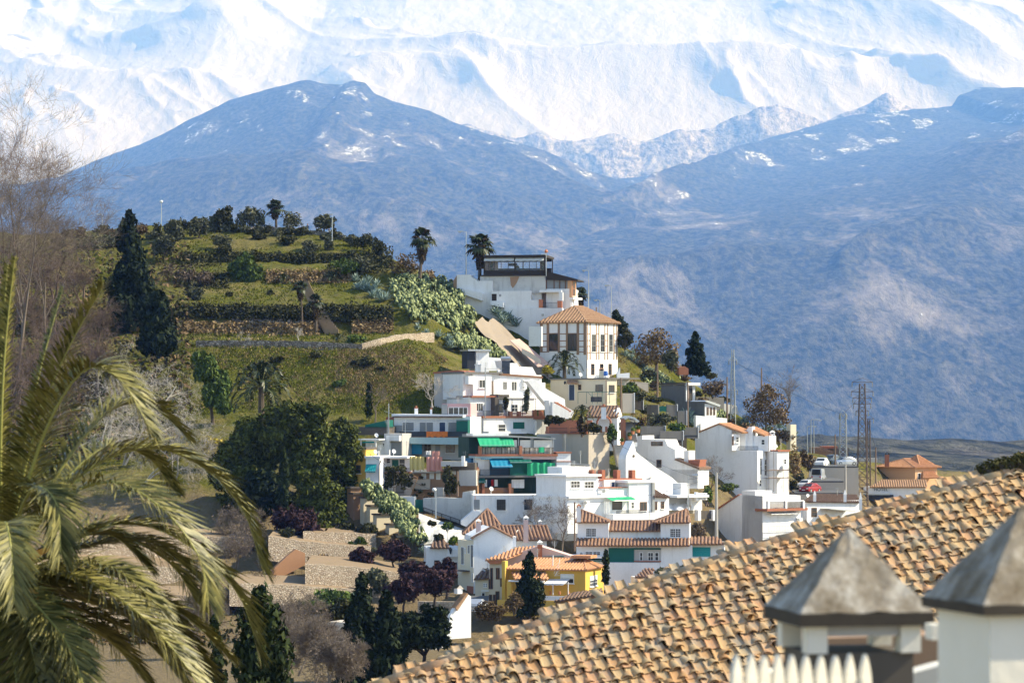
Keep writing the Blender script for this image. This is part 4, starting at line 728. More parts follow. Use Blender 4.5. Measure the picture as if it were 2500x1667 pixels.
def upper_white_right():
    H = House('stepped_white_house', 'stepped white house with a single strip window and lit arched wall', 'house', 1703, 424, 66, 1200); s, f = H.s, H.f
    H.poly([(1543, 1066), (1568, 1063), (1568, 1072), (1624, 1073), (1630, 1088), (1648, 1097), (1649, 1122), (1703, 1144), (1703, 1185), (1660, 1190), (1600, 1145), (1543, 1115)], -4.5, 0, 'white', 'wall', s)
    H.win(1591, 1079, 1617, 1087, s, 'brownwood', bars=1, hb=0, sill=False); H.win(1604, 1123, 1614, 1140, s, 'brownwood', bars=0, hb=0); H.box(1703, 1146, 1717, 1192, -4, 0.05, 'white_clean', 'front_wall', f); H.win(1706, 1152, 1709, 1174, f, 'brownwood', bars=0, sill=False)
    H.poly([(1647, 1122), (1650, 1119), (1708, 1141), (1708, 1146)], -4.6, 0.2, 'tile_brown', 'verge', s); H.poly([(1678, 1122), (1678, 1137), (1703, 1143), (1707, 1122)], -3, -0.4, 'redbrick', 'brick_parapet', s); H.box(1666, 1100, 1678, 1134, -3, -0.6, 'white', 'pier', s)
    A = House('arched_white_house', 'sunlit whitewashed house with curved gable and round vent', 'house', 1530, 416, 40, 1190); A.poly([(1528, 1120), (1530, 1110), (1540, 1088), (1546, 1076), (1550, 1090), (1553, 1103), (1600, 1140), (1640, 1165), (1668, 1190), (1668, 1215), (1528, 1200)], -1.5, 0, 'white_clean')
    m = MB(); c = A.f.hit(1547, 1113, 0.02); m.prism([c+(A.f.ex*math.cos(t)+UP*math.sin(t))*0.2 for t in [k*math.pi/5 for k in range(10)]], A.f.n*0.04); m.build('round_vent', 'cap_dark', A.root)
    for x, y in ((1545, 1113), (1614, 1158), (1636, 1173)): pass
    m = MB(); rows = []
    for i in range(8):
        row = []
        for j in range(14):
            t = j/13; x = 1600+75*t+i*1.5; y0 = 1148+44*t; y = y0+(1245-y0)*i/7; row.append(at(x, y, 418-14*i/7+1.1*math.sin(j*1.3)*math.cos(i*0.9)))
        rows.append(row)
    m.sheet(rows); tag(m.build('whitewashed_bank', 'white_clean', smooth=True), kind='structure')
    C = House('long_white_house', 'sunlit long white house with twin sash windows, roof terrace and green awning', 'house', 1388, 384, 38, 1300); f = C.f
    C.wall(1388, 1160, 1466, 1212, 6, 'white_clean', out=-0.5); C.box(1384, 1158, 1470, 1163, -6.5, -0.1, 'white_clean', 'cornice'); C.win(1400, 1175, 1421, 1190, out=-0.5, bars=2, hb=1); C.win(1434, 1176, 1455, 1191, out=-0.5, bars=2, hb=1); C.wall(1466, 1190, 1540, 1212, 5, 'white_clean', out=-0.4); C.wall(1466, 1170, 1503, 1190, 2, 'white_clean', out=-2.6); C.wall(1502, 1172, 1530, 1190, 2, 'white', out=-2.2); C.door(1519, 1177, 1527, 1190, 'blue_door', out=-2.2)
    C.box(1466, 1189, 1540, 1191, -5, -0.2, 'redbrick', 'coping'); C.wall(1536, 1174, 1591, 1275, 6, 'white_clean', out=0.0); C.box(1530, 1172, 1596, 1178, -6.2, 0.25, 'white_clean', 'cornice'); C.wall(1388, 1212, 1540, 1300, 7, 'white_clean', out=-0.2); C.box(1386, 1209, 1500, 1215, -6, 0.25, 'white_clean', 'cornice'); C.ac(1468, 1193, 1481, 1203); C.ac(1423, 1222, 1435, 1232)
    C.awning(1478, 1213, 1541, 1222, 1.3, 'green_awning', drop=0.05); C.win(1498, 1225, 1520, 1243, out=-0.2, frame='metal_dark', bars=0); C.win(1563, 1226, 1578, 1245, frame='brownwood', bars=1, hb=0); C.win(1542, 1226, 1547, 1240, bars=0, sill=False)
    m = MB()
    for x in (1476, 1480, 1484, 1488): q = f.hit(x, 1253, 1.0); m.tube([q, V((q.x, q.y, f.z(x, 1222)))], 0.05, 5)
    m.build('trellis_posts', 'trim_white', C.root); C.rail(1488, 1244, 1560, 1253, 1.4); C.box(1476, 1252, 1590, 1268, 0.3, 1.7, 'white_clean', 'balcony_front'); C.box(1589, 1178, 1595, 1275, -0.2, 0.3, 'shutter_grey', 'corner_pilaster')
    for x in (1495, 1518, 1555, 1592): C.box(x-4, 1148, x+4, 1172, -4.4, -3.6, 'redbrick', 'brick_pillar')
    C.box(1495, 1169, 1598, 1173, -6, -2.4, 'redbrick', 'roof_terrace'); C.wall(1458, 1141, 1527, 1165, 3, 'white_clean', out=-7); C.rail(1479, 1153, 1493, 1168, -4.0)
    e0, e1 = f.hit(1596, 1212, 0.5), f.hit(1636, 1214, 0.5); roof(C.root, [[e0, e1, f.hit(1598, 1195, -2.0)]], 'tile_brown', 0.4); C.wall(1597, 1214, 1632, 1275, 4, 'white_clean', out=0.1); C.win(1598, 1225, 1602, 1243, out=0.1, frame='brownwood', bars=0, sill=False); C.win(1613, 1225, 1619, 1240, out=0.1, frame='brownwood', bars=0)
    g = Fac(1650, 404, 18); B = House('carport_terrace', 'white flat-roofed terrace with low balustrade and gate piers under bare tree', 'terrace', 1650, 404, 32, 1270); B.box(1650, 1208, 1728, 1214, -5, 0.3, 'white_clean', 'flat_roof'); B.wall(1660, 1214, 1728, 1255, 4, 'grey_plaster', out=-2.5); B.wall(1700, 1214, 1727, 1246, 1, 'white_clean', out=-1.2); B.wall(1684, 1180, 1704, 1208, 2, 'white', out=-2, name='upper_wall'); B.box(1703, 1203, 1725, 1220, -0.4, -0.1, 'white', 'balustrade'); B.box(1700, 1201, 1704, 1222, -0.5, 0.05, 'white_clean', 'pier'); B.box(1722, 1203, 1726, 1220, -0.5, 0.05, 'white_clean', 'pier')
    for x in (1694, 1730): B.box(x-3.5, 1244, x+3.5, 1270, 0.5, 1.3, 'white_clean', 'gate_pier')
    B.box(1696, 1246, 1728, 1266, 0.7, 0.9, 'cap_dark', 'gate')
# ------------------------------------------------------------------ lower and right-hand houses
def tiled_villa():
    H = House('tiled_villa', 'wide white villa with two hipped corner towers and a long tiled skirt roof', 'house', 1690, 368, -5, 1430); f = H.f
    H.wall(1407, 1330, 1690, 1440, 8, 'white_clean'); H.wall(1408, 1274, 1484, 1330, 6, 'white_clean', out=-1.2); H.wall(1484, 1295, 1614, 1330, 5, 'white_clean', out=-2.2); H.wall(1612, 1275, 1682, 1330, 6, 'white_clean', out=-1.2); H.wall(1690, 1327, 1768, 1380, 6, 'white_clean', out=-1.0)
    z = f.z(1450, 1275)
    def ax(x, o): p = f.hit(x, 1275, o); p.z = 0; return p
    def pt(x, o, y): p = ax(x, o); p.z = f.z(x, y); return p
    roof(H.root, [[pt(1405, -0.7, 1275), pt(1487, -0.7, 1275), pt(1418, -4.0, 1247)], [pt(1487, -0.7, 1275), pt(1487, -7.5, 1275), pt(1418, -4.0, 1247)]], 'tile_red', 0.42, ridges=[(pt(1487, -0.7, 1275), pt(1418, -4.0, 1247)), (pt(1405, -0.7, 1275), pt(1418, -4.0, 1247))])
    roof(H.root, [[pt(1598, -0.7, 1276), pt(1684, -0.7, 1276), pt(1677, -4.0, 1245)], [pt(1598, -7.5, 1276), pt(1598, -0.7, 1276), pt(1677, -4.0, 1245)], [pt(1684, -0.7, 1276), pt(1684, -7.5, 1276), pt(1677, -4, 1245)]], 'tile_red', 0.42, ridges=[(pt(1598, -0.7, 1276), pt(1677, -4, 1245))])
    roof(H.root, [[pt(1482, -1.7, 1297), pt(1613, -1.7, 1297), pt(1611, -4.5, 1275), pt(1484, -4.5, 1275)]], 'tile_red', 0.42, ridges=[(pt(1484, -4.5, 1275), pt(1611, -4.5, 1275))])
    roof(H.root, [[pt(1404, 0.9, 1331), pt(1684, 0.9, 1331), pt(1682, -1.15, 1315), pt(1407, -1.15, 1315)]], 'tile_red', 0.42, 'skirt_roof'); roof(H.root, [[pt(1684, 0.0, 1328), pt(1771, 0.0, 1328), pt(1752, -2.4, 1313), pt(1684, -2.4, 1313)]], 'tile_red', 0.42, 'skirt_roof')
    for a, b in ((1430, 1441), (1442.5, 1453)): H.win(a, 1291, b, 1310, out=-1.2, bars=2, hb=3, fw=0.05)
    for a, b in ((1636, 1647), (1649, 1660)): H.win(a, 1292, b, 1311, out=-1.2, bars=2, hb=3, fw=0.05)
    H.win(1430, 1347, 1446, 1354, bars=1); H.win(1449, 1347, 1465, 1354, bars=1); H.ac(1413, 1348, 1425, 1355)
    H.wall(1548, 1337, 1614, 1371, 0.5, 'grey_plaster', out=0.02, name='porch_recess'); H.box(1486, 1337, 1548, 1372, 0.05, 0.16, 'dark_green', 'green_screen'); H.box(1548, 1337, 1613, 1341, 0.05, 0.16, 'dark_green', 'green_screen'); H.win(1563, 1349, 1568, 1367, out=0.03, bars=0, sill=False); H.win(1583, 1349, 1594, 1367, out=0.03, bars=1, sill=False); H.win(1600, 1349, 1607, 1367, out=0.03, bars=0, sill=False); H.box(1548, 1368, 1614, 1371, 0.05, 0.3, 'redbrick', 'porch_edge')
    H.box(1403, 1356, 1476, 1361, 0.0, 1.2, 'white_clean', 'ledge'); H.awning(1437, 1361, 1477, 1370, 1.0, 'dark_green'); H.shut(1682, 1336, 1734, 1359, 'teal_awning', out=-0.995, name='garage_door'); H.box(1485, 1372, 1610, 1445, 0.0, 0.9, 'white_clean', 'terrace_wall')
    H.chimney(1408, 1418, 1230, 1262, 369, 'white_clean', 'brick')
    m = MB(); m.tube([at(1403, 1345, 366), at(1403, 1225, 366)], 0.09, 6); solo('telephone_pole', 'thin dark pole beside the left tower of the villa', 'pole', m, 'wood_pole')
    G = House('roof_gable', 'small brown tiled gable peeping over the near tile roof', 'roof', 1572, 355, 10, 1412); e = lambda x, y, o: G.f.hit(x, y, o); roof(G.root, [[e(1550, 1409, 0), e(1590, 1409, 0), e(1597, 1388, -3), e(1575, 1388, -3)]], 'tile_red', 0.42); G.wall(1555, 1409, 1592, 1440, 3, 'white', out=-0.4)
def gabled_street():
    H = House('gabled_house', 'white gable-fronted house with red-brown tile roofs and slim chimneys on the lane', 'house', 1156, 372, 8, 1440); f, s = H.f, H.s
    H.poly([(1156, 1310), (1202, 1287), (1252, 1311), (1252, 1450), (1156, 1450)], -9, 0, 'white_clean'); S = Fac(1156, 372, -60); H.box(1118, 1318, 1156, 1460, -3, 0, 'cream', 'street_wall', S)
    for a, b, y0, y1 in ((1150.5, 1158, 1330, 1384), (1143, 1147, 1331, 1350), (1127, 1132.5, 1335, 1377), (1135, 1137, 1338, 1350), (1153, 1156, 1400, 1420)):
        H.win(a, y0, b if b < 1156 else 1155.5, y1, S, 'trim_white', bars=1, hb=0, sill=False)
    H.box(1127, 1391, 1147, 1393, 0, 1.2, 'cap_dark', 'balcony', S); H.wall(1140, 1430, 1156, 1460, 0.3, 'redbrick', S, 'plinth', out=0.02)
    def q(x, y, o): return f.hit(x, y, o)
    pk = q(1202, 1286, -0.0); R = roof(H.root, [[q(1150, 1314, 0.5), q(1150, 1314, -9), q(1202, 1285, -9), q(1202, 1285, 0.3)], [q(1255, 1313, -9), q(1255, 1313, 0.3), q(1202, 1285, 0.3), q(1202, 1285, -9)]], 'tile_red', 0.42)
    roof(H.root, [[q(1205, 1318, -4), q(1350, 1318, -4), q(1335, 1283, -8), q(1210, 1283, -8)]], 'tile_red', 0.46, ridges=[(q(1210, 1283, -8), q(1335, 1283, -8))]); H.wall(1250, 1318, 1348, 1400, 4, 'white', out=-4.4)
    ap = q(1190, 1242, -13); b0 = q(1130, 1306, -8); b1 = q(1236, 1296, -8); c1 = q(1236, 1296, -17); c0 = q(1130, 1306, -17); b1.z = b0.z = c0.z = c1.z = q(1130, 1304, -8).z
    roof(H.root, [[b0, b1, ap], [b1, c1, ap], [c0, b0, ap]], 'tile_red', 0.46, ridges=[(b0, ap), (b1, ap)]); m = MB(); m.box(b0+V((0.4, 0.4, -4)), (b1-b0)*0.93, (c0-b0)*0.9, (0, 0, 3.95)); m.build('tower_wall', 'white', H.root)
    H.chimney(1162, 1174, 1266, 1303, 375, 'pinkish', 'white'); H.chimney(1278, 1290, 1258, 1312, 375, 'pinkish', 'white'); H.chimney(1314, 1323, 1268, 1300, 383, 'pinkish', 'white'); H.chimney(1252, 1260, 1308, 1322, 371, 'white_clean', 'white_clean')
    B = House('eaves_house', 'narrow cream lane house with deep brick-red eaves and tall slit windows', 'house', 1232, 362, -4, 1480); B.wall(1195, 1370, 1232, 1500, 8, 'cream'); B.wall(1229, 1362, 1400, 1440, 8, 'white', out=-2.5); B.poly([(1186, 1366), (1233, 1363), (1228, 1374), (1197, 1376)], -0.5, 0.6, 'orange_paint', 'eaves'); g = B.f
    roof(B.root, [[g.hit(1184, 1367, 0.8), g.hit(1235, 1364, 0.8), g.hit(1316, 1334, -6), g.hit(1262, 1336, -6)]], 'tile_orange', 0.42); B.poly([(1232, 1362), (1312, 1334), (1400, 1362), (1400, 1400), (1232, 1400)], -6, -2.4, 'pinkish', 'gable')
    for a, b, y0, y1 in ((1198, 1202, 1387, 1436), (1212, 1213.5, 1387, 1412), (1216.5, 1218.5, 1387, 1412), (1194, 1197, 1414, 1436), (1222.5, 1227, 1412, 1430), (1211, 1218, 1444, 1475), (1195, 1200, 1452, 1480), (1205, 1208, 1452, 1480)): B.win(a, y0, b, y1, frame='brownwood', bars=0, hb=0, sill=False)
    B.chimney(1312, 1324, 1318, 1362, 363, 'redbrick', 'trim_white'); B.poly([(1300, 1361), (1374, 1359), (1374, 1384), (1302, 1382)], -2.4, -2.2, 'dark_green', 'green_netting')
    L = House('lane_cottage', 'low cream cottage with lean-to tile roof squeezed between lane houses', 'house', 1195, 366, -6, 1470); L.wall(1160, 1412, 1196, 1500, 6, 'cream'); g = L.f; roof(L.root, [[g.hit(1156, 1414, 0.5), g.hit(1197, 1410, 0.5), g.hit(1197, 1390, -4), g.hit(1180, 1386, -4)]], 'tile_brown', 0.42); L.win(1181, 1424, 1183, 1432, bars=0, sill=False); L.win(1186, 1424, 1188, 1432, bars=0, sill=False); L.door(1177, 1447, 1183, 1472, 'darkwood'); L.box(1176, 1440, 1194, 1443, 0, 0.5, 'white_clean', 'ledge')
    C = House('yellow_house', 'bright yellow house with tiled porch, white balustrade and white awning', 'house', 1429, 352, -16, 1480); g, s = C.f, C.s
    C.corner(1232, 1474, 1388, 1500, 'yellow'); C.box(1232, 1368, 1240, 1470, 0, 1.2, 'yellow', 'wing_wall'); C.win(1440, 1406, 1457, 1429, s, 'trim_white', bars=3, hb=2); C.wall(1440, 1405, 1457, 1415, 0.02, 'trim_white', s, 'blind', out=0.08); C.win(1370, 1402, 1400, 1422, frame='trim_white', bars=0); C.box(1370, 1402, 1400, 1411, 0.07, 0.12, 'blinds', 'blind')
    e0, e1 = g.hit(1226, 1388, 0.6), g.hit(1431, 1386, 0.6); e2 = s.hit(1477, 1385, 0.4); e1.z = e0.z; e2.z = e0.z; t0, t1 = g.hit(1300, 1362, -5), g.hit(1425, 1365, -5); t1.z = t0.z
    roof(C.root, [[e0, e1, t1, t0], [e1, e2, t1]], 'tile_orange', 0.36, ridges=[(e1, t1), (t0, t1)]); C.box(1378, 1359, 1426, 1366, -6, -3, 'tile_orange', 'roof_hut')
    roof(C.root, [[g.hit(1257, 1414, 2.6), g.hit(1338, 1414, 2.6), g.hit(1331, 1396, 0.05), g.hit(1248, 1396, 0.05)]], 'tile_orange', 0.42, 'porch_roof'); C.box(1256, 1414, 1340, 1417, 1.8, 2.6, 'white_clean', 'porch_beam'); C.box(1252, 1414, 1262, 1475, 1.8, 2.5, 'yellow', 'porch_pier'); C.box(1335, 1414, 1339, 1452, 2.1, 2.5, 'white_clean', 'porch_post')
    C.awning(1342, 1413, 1392, 1425, 2.8, 'cloth_white'); C.box(1340, 1451, 1392, 1462, 2.4, 2.6, 'white_clean', 'terrace_parapet'); C.box(1230, 1462, 1395, 1500, 1.8, 2.7, 'yellow', 'terrace_wall'); C.box(1305, 1448, 1340, 1451, 2.3, 2.7, 'white_clean', 'handrail'); m = MB(); u0, u1 = g.u(1305), g.u(1340)
    for k in range(14): b = g.p(u0+(u1-u0)*(k+0.5)/14, g.z(1320, 1461), 2.5); m.lathe(b, [(0.05, 0), (0.09, 0.2), (0.04, 0.35), (0.06, 0.48)], 6)
    m.build('balusters', 'white_clean', C.root)
    for x in (1344, 1366, 1388): m = MB(); m.lathe(g.hit(x, 1451, 2.5), [(0.1, 0), (0.16, 0.2), (0.1, 0.25), (0.13, 0.4)], 8); m.build('urn', 'terracotta', C.root)
    for x in (1350, 1387): m = MB(); m.tube([g.hit(x, 1452, 2.7), g.hit(x, 1420, 2.7)], 0.05, 5); m.build('awning_leg', 'trim_white', C.root)
    m = MB(); m.tube([g.hit(1349, 1415, -1), g.hit(1350, 1355, -1)], 0.06, 5).tube([g.hit(1352, 1400, 0.2), g.hit(1366, 1372, 0.2), g.hit(1366, 1364, 0.2)], 0.03, 4); [m.tube([g.hit(1353+k, 1405-k*1.2, 0.2), g.hit(1366, 1404-k*6, 0.2)], 0.025, 4) for k in range(5)]; m.build('roof_ladder', 'trim_white', C.root)
    P = House('tiled_garden_wall', 'low garden wall coped with grey-brown tiles beside the yellow house', 'wall', 1440, 340, -20, 1480); g = P.f; roof(P.root, [[g.hit(1352, 1468, 0.5), g.hit(1470, 1450, 0.5), g.hit(1472, 1440, -1.5), g.hit(1400, 1444, -1.5)]], 'tile_brown', 0.42); P.poly([(1356, 1468), (1470, 1449), (1470, 1500), (1356, 1500)], -1.2, 0.0, 'brownwall')
    D = House('small_tiled_house', 'small white house with worn tile roof and balcony at the lane end', 'house', 1120, 380, 4, 1400); D.wall(1040, 1336, 1122, 1420, 6, 'white'); g = D.f; roof(D.root, [[g.hit(1050, 1337, 0.5), g.hit(1099, 1337, 0.5), g.hit(1084, 1316, -3), g.hit(1062, 1309, -3)]], 'tile_brown', 0.42); D.box(1092, 1340, 1119, 1358, 0.0, 1.0, 'white_clean', 'balcony'); D.box(1060, 1367, 1073, 1395, 0.0, 0.04, 'darkwood', 'arched_door'); D.box(1105, 1372, 1116, 1395, 0.0, 0.04, 'darkwood', 'doorway')
    m = MB(); a = g.hit(1100, 1352, 1.1); m.lathe(a, [(0.06, 0), (0.2, 0.55), (0.22, 0.6), (0.03, 0.85)], 6); m.build('wall_lantern', 'metal_dark', D.root)
def right_houses():
    H = House('gable_end_house', 'tall white house with blank shaded gable end and orange roof', 'house', 1849, 446, 62, 1190); s, f = H.s, H.f
    w = f.u(1875); H.poly([(1697, 1060), (1757, 1036), (1786, 1050), (1786, 1099), (1849, 1100), (1849, 1215), (1697, 1215)], -w, 0, 'white_clean', 'wall', s); a, b = s.hit(1757, 1035, 0.2), s.hit(1812, 1056, 0.2); e = s.hit(1695, 1060, 0.2)
    nn = -s.n*(w+0.3); roof(H.root, [[b, b+nn, a+nn, a]], 'tile_orange', 0.4); m = MB(); m.prism([e+UP*0.02, a+UP*0.02, a+UP*0.2, e+UP*0.2], nn); m.build('roof_slab', 'tile_orange', H.root)
    H.box(1786, 1052, 1810, 1099, -w-2, -1.5, 'white_clean', 'dormer_wall', s); g = Fac(1786, 447, 30); H.box(1787, 1060, 1806, 1100, -0.6, 0, 'white_clean', 'dormer', g); H.win(1797, 1067, 1803, 1079, g, bars=0); H.win(1788, 1066, 1790, 1085, g, 'brownwood', bars=0, sill=False)
    H.rail(1786, 1089, 1849, 1099, -0.2, fac=s); H.win(1855, 1118, 1859, 1158, f, bars=0, sill=False); H.win(1866, 1122, 1871, 1160, f, bars=0, hb=2, sill=False); H.win(1854, 1172, 1858, 1186, f, bars=0, sill=False)
    H.poly([(1810, 1048), (1815, 1042), (1823, 1041), (1824, 1100), (1810, 1100)], -3, -w*0.5, 'white_clean', 'party_wall', s); p0, p1 = s.hit(1823, 1043, -w*0.55), s.hit(1866, 1064, -w*0.55); nn2 = -s.n*3.5; roof(H.root, [[p1, p1+nn2, p0+nn2, p0]], 'tile_orange', 0.4); H.box(1824, 1064, 1862, 1102, -w-1, -w*0.6, 'white_clean', 'upper_wall', s); H.win(1844, 1074, 1851, 1085, s, out=-w*0.6, bars=0); H.chimney(1880, 1892, 1050, 1102, 450, 'white', 'white', 'hood')
    K = House('scaffold_house', 'white cube house with rusty scaffold frame beside the tall gable', 'house', 1897, 447, 40, 1200); K.corner(1926, 1874, 1101, 1215, 'white_clean'); K.box(1897, 1098, 1927, 1102, -3, 0.2, 'redbrick', 'coping', K.f); K.win(1914, 1121, 1919, 1132, K.f, bars=0); K.ac(1907, 1136, 1914, 1145, K.f); m = MB(); q = K.f
    for x in (1877, 1889, 1912, 1924): b = q.hit(x, 1200, 1.6); m.tube([b, V((b.x, b.y, q.z(x, 1060 if x < 1900 else 1140)))], 0.04, 5)
    for y in (1147, 1166): a, b = q.hit(1877, y, 1.6), q.hit(1926, y, 1.6); b.z = a.z; m.tube([a, b], 0.05, 5); m.box(a+q.n*0-V((0, 0, 0.12)), (b-a), -q.n*1.5, UP*0.06)
    m.build('scaffold', 'metal_rust', K.root)
    L = House('shaded_gable_house', 'white house with blank bluish shaded side wall and sunlit balcony front', 'house', 1861, 424, 40, 1320); s, f = L.s, L.f; w = f.u(1953); L.poly([(1748, 1243), (1805, 1208), (1807, 1207), (1862, 1210), (1862, 1340), (1748, 1340)], -w*0.9, 0, 'white_clean', 'wall', s); L.poly([(1746, 1244), (1804, 1206), (1806, 1208), (1748, 1247)], -w*0.9, 0.15, 'redbrick', 'verge', s)
    L.box(1861, 1210, 1954, 1340, -4, 0.02, 'white_clean', 'front_wall', f); L.box(1861, 1198, 1902, 1242, -4, -1.4, 'white_clean', 'upper_wall', f); L.win(1870, 1210, 1878, 1238, f, bars=0, sill=False, out=-1.4); L.box(1858, 1240, 1957, 1246, -1.2, 1.2, 'redbrick', 'balcony_slab', f); L.rail(1864, 1224, 1903, 1240, 1.0, fac=f); L.rail(1908, 1224, 1946, 1240, 1.0, fac=f, step=0.09)
    for x in (1862, 1905, 1948): L.box(x-2, 1222, x+2, 1241, 0.8, 1.2, 'white_clean', 'post', f)
    L.awning(1872, 1249, 1938, 1255, 0.9, 'cloth_white', f); L.box(1876, 1263, 1891, 1290, 0.025, 0.08, 'cream', 'door', f); L.box(1917, 1264, 1930, 1290, 0.025, 0.08, 'cream', 'door', f); L.ac(1943, 1264, 1955, 1274, f); L.rail(1866, 1282, 1950, 1296, 0.8, 'metal_grey', f, step=0.3)
    C = House('white_cottages', 'low white cottages with brown tile roofs and pointed finials behind near roof', 'house', 1970, 446, 35, 1262); f = C.f; C.wall(1900, 1222, 1972, 1280, 4, 'white_clean', out=-1); C.wall(1970, 1222, 2100, 1280, 5, 'white_clean'); C.win(1982, 1240, 1993, 1260, frame='brownwood', bars=0, sill=False)
    roof(C.root, [[f.hit(1898, 1222, -0.6), f.hit(1945, 1222, -0.6), f.hit(1925, 1209, -3), f.hit(1914, 1209, -3)], [f.hit(1962, 1224, 0.4), f.hit(2100, 1226, 0.4), f.hit(2090, 1207, -3), f.hit(1985, 1207, -3)]], 'tile_brown', 0.42); m = MB(); f.poly(m, [(2003, 1240), (2065, 1245), (2065, 1247), (2003, 1242)], -0.5, 2.2); m.build('lean_to_roof', 'metal_grey', C.root)
    for x, y0, y1 in ((1989, 1197, 1224), (2063, 1195, 1225), (2101, 1201, 1245)): m = MB(); w = 3.4*440/F; b = at(x, y1, 440); m.box(b-V((w, w, 0)), (2*w, 0, 0), (0, 2*w, 0), (0, 0, (y1-y0)*0.6*440/F)); t = b+UP*(y1-y0)*0.6*440/F; m.hull([t+V((-w*1.15, -w*1.15, 0)), t+V((w*1.15, -w*1.15, 0)), t+V((w*1.15, w*1.15, 0)), t+V((-w*1.15, w*1.15, 0))], [t+V((dx, dy, (y1-y0)*0.4*440/F)) for dx, dy in ((-.02, -.02), (.02, -.02), (.02, .02), (-.02, .02))]); m.build('chimney', 'white_clean', C.root)
    O = House('hotel_house', 'orange house with tiled hip roofs and red chimney above the hotel sign', 'hotel', 2234, 506, 38, 1190); s, f = O.s, O.f; O.corner(2288, 2145, 1141, 1200, 'orange_wall'); O.win(2241, 1155, 2247, 1172, f, 'trim_white', bars=0)
    z = f.z(2234, 1141); hip(O.root, f.p(0, z), f.ex*f.u(2288), s.ex*s.u(2145), 1.35, 'tile_orange', 0.5, 0.3, 0.4); z2 = z+0.4; hip(O.root, f.p(f.u(2288)*0.45, z2)+s.ex*s.u(2145)*0.15, f.ex*f.u(2288)*0.5, s.ex*s.u(2145)*0.4, 1.5, 'tile_orange', 0.4, 0.1, 0.4); O.chimney(2161, 2171, 1102, 1130, 509, 'redbrick', 'metal_dark'); e = f.hit(2255, 1152, 0.02); roof(O.root, [[f.hit(2253, 1167, 1.8), f.hit(2292, 1166, 1.8), f.hit(2280, 1150, 0.02), f.hit(2254, 1150, 0.02)]], 'tile_orange', 0.4, 'porch_roof')
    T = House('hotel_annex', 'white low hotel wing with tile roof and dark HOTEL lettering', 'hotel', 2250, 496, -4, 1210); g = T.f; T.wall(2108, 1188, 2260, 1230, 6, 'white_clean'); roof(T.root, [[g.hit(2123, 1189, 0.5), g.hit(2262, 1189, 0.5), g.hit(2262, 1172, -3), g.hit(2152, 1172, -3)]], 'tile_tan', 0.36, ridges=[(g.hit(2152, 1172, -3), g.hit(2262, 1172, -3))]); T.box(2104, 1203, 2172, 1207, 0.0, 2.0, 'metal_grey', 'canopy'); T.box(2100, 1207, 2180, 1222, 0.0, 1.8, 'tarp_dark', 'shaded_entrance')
    cu = bpy.data.curves.new('sign_letters', 'FONT'); cu.body = 'HOTEL'; cu.size = 1.0; cu.extrude = 0.02; to = bpy.data.objects.new('tmp', cu); col.objects.link(to); bpy.context.view_layer.update(); dg = bpy.context.evaluated_depsgraph_get(); me = bpy.data.meshes.new_from_object(to.evaluated_get(dg)); bpy.data.objects.remove(to)
    co = np.array([v.co for v in me.vertices]); lo, hi = co.min(0), co.max(0); p = g.hit(2134, 1198, 0.03); wid = g.u(2168)-g.u(2134); hgt = 7.6*496/F; off = origin(T.root)
    for v in me.vertices:
        a = (v.co.x-lo[0])/(hi[0]-lo[0])*wid; b = (v.co.y-lo[1])/(hi[1]-lo[1])*hgt; q = p+g.ex*a+UP*b+g.n*(v.co.z+0.02)-off; v.co = q
    me.materials.clear(); link_mesh('sign_letters', me, 'letter', T.root)
    R = House('red_roofed_shed', 'long low shed with red roof by the parked cars', 'shed', 2040, 545, 4, 1130); R.wall(1986, 1102, 2034, 1118, 4, 'brownwall'); R.poly([(1985, 1092), (2010, 1092), (2040, 1104), (1985, 1104)], -4, 0.3, 'tile_red', 'shed_roof'); S2 = House('open_car_shelter', 'open shelter with flat red-brown roof behind white car', 'shed', 2070, 548, 2, 1130); S2.box(2008, 1089, 2044, 1094, -4, 0.3, 'redbrick', 'shelter_roof'); S2.wall(2008, 1094, 2080, 1125, 0.5, 'metal_rust', out=-4); [S2.box(x-1, 1094, x+1, 1125, -0.3, 0, 'metal_rust', 'post') for x in (2010, 2042)]
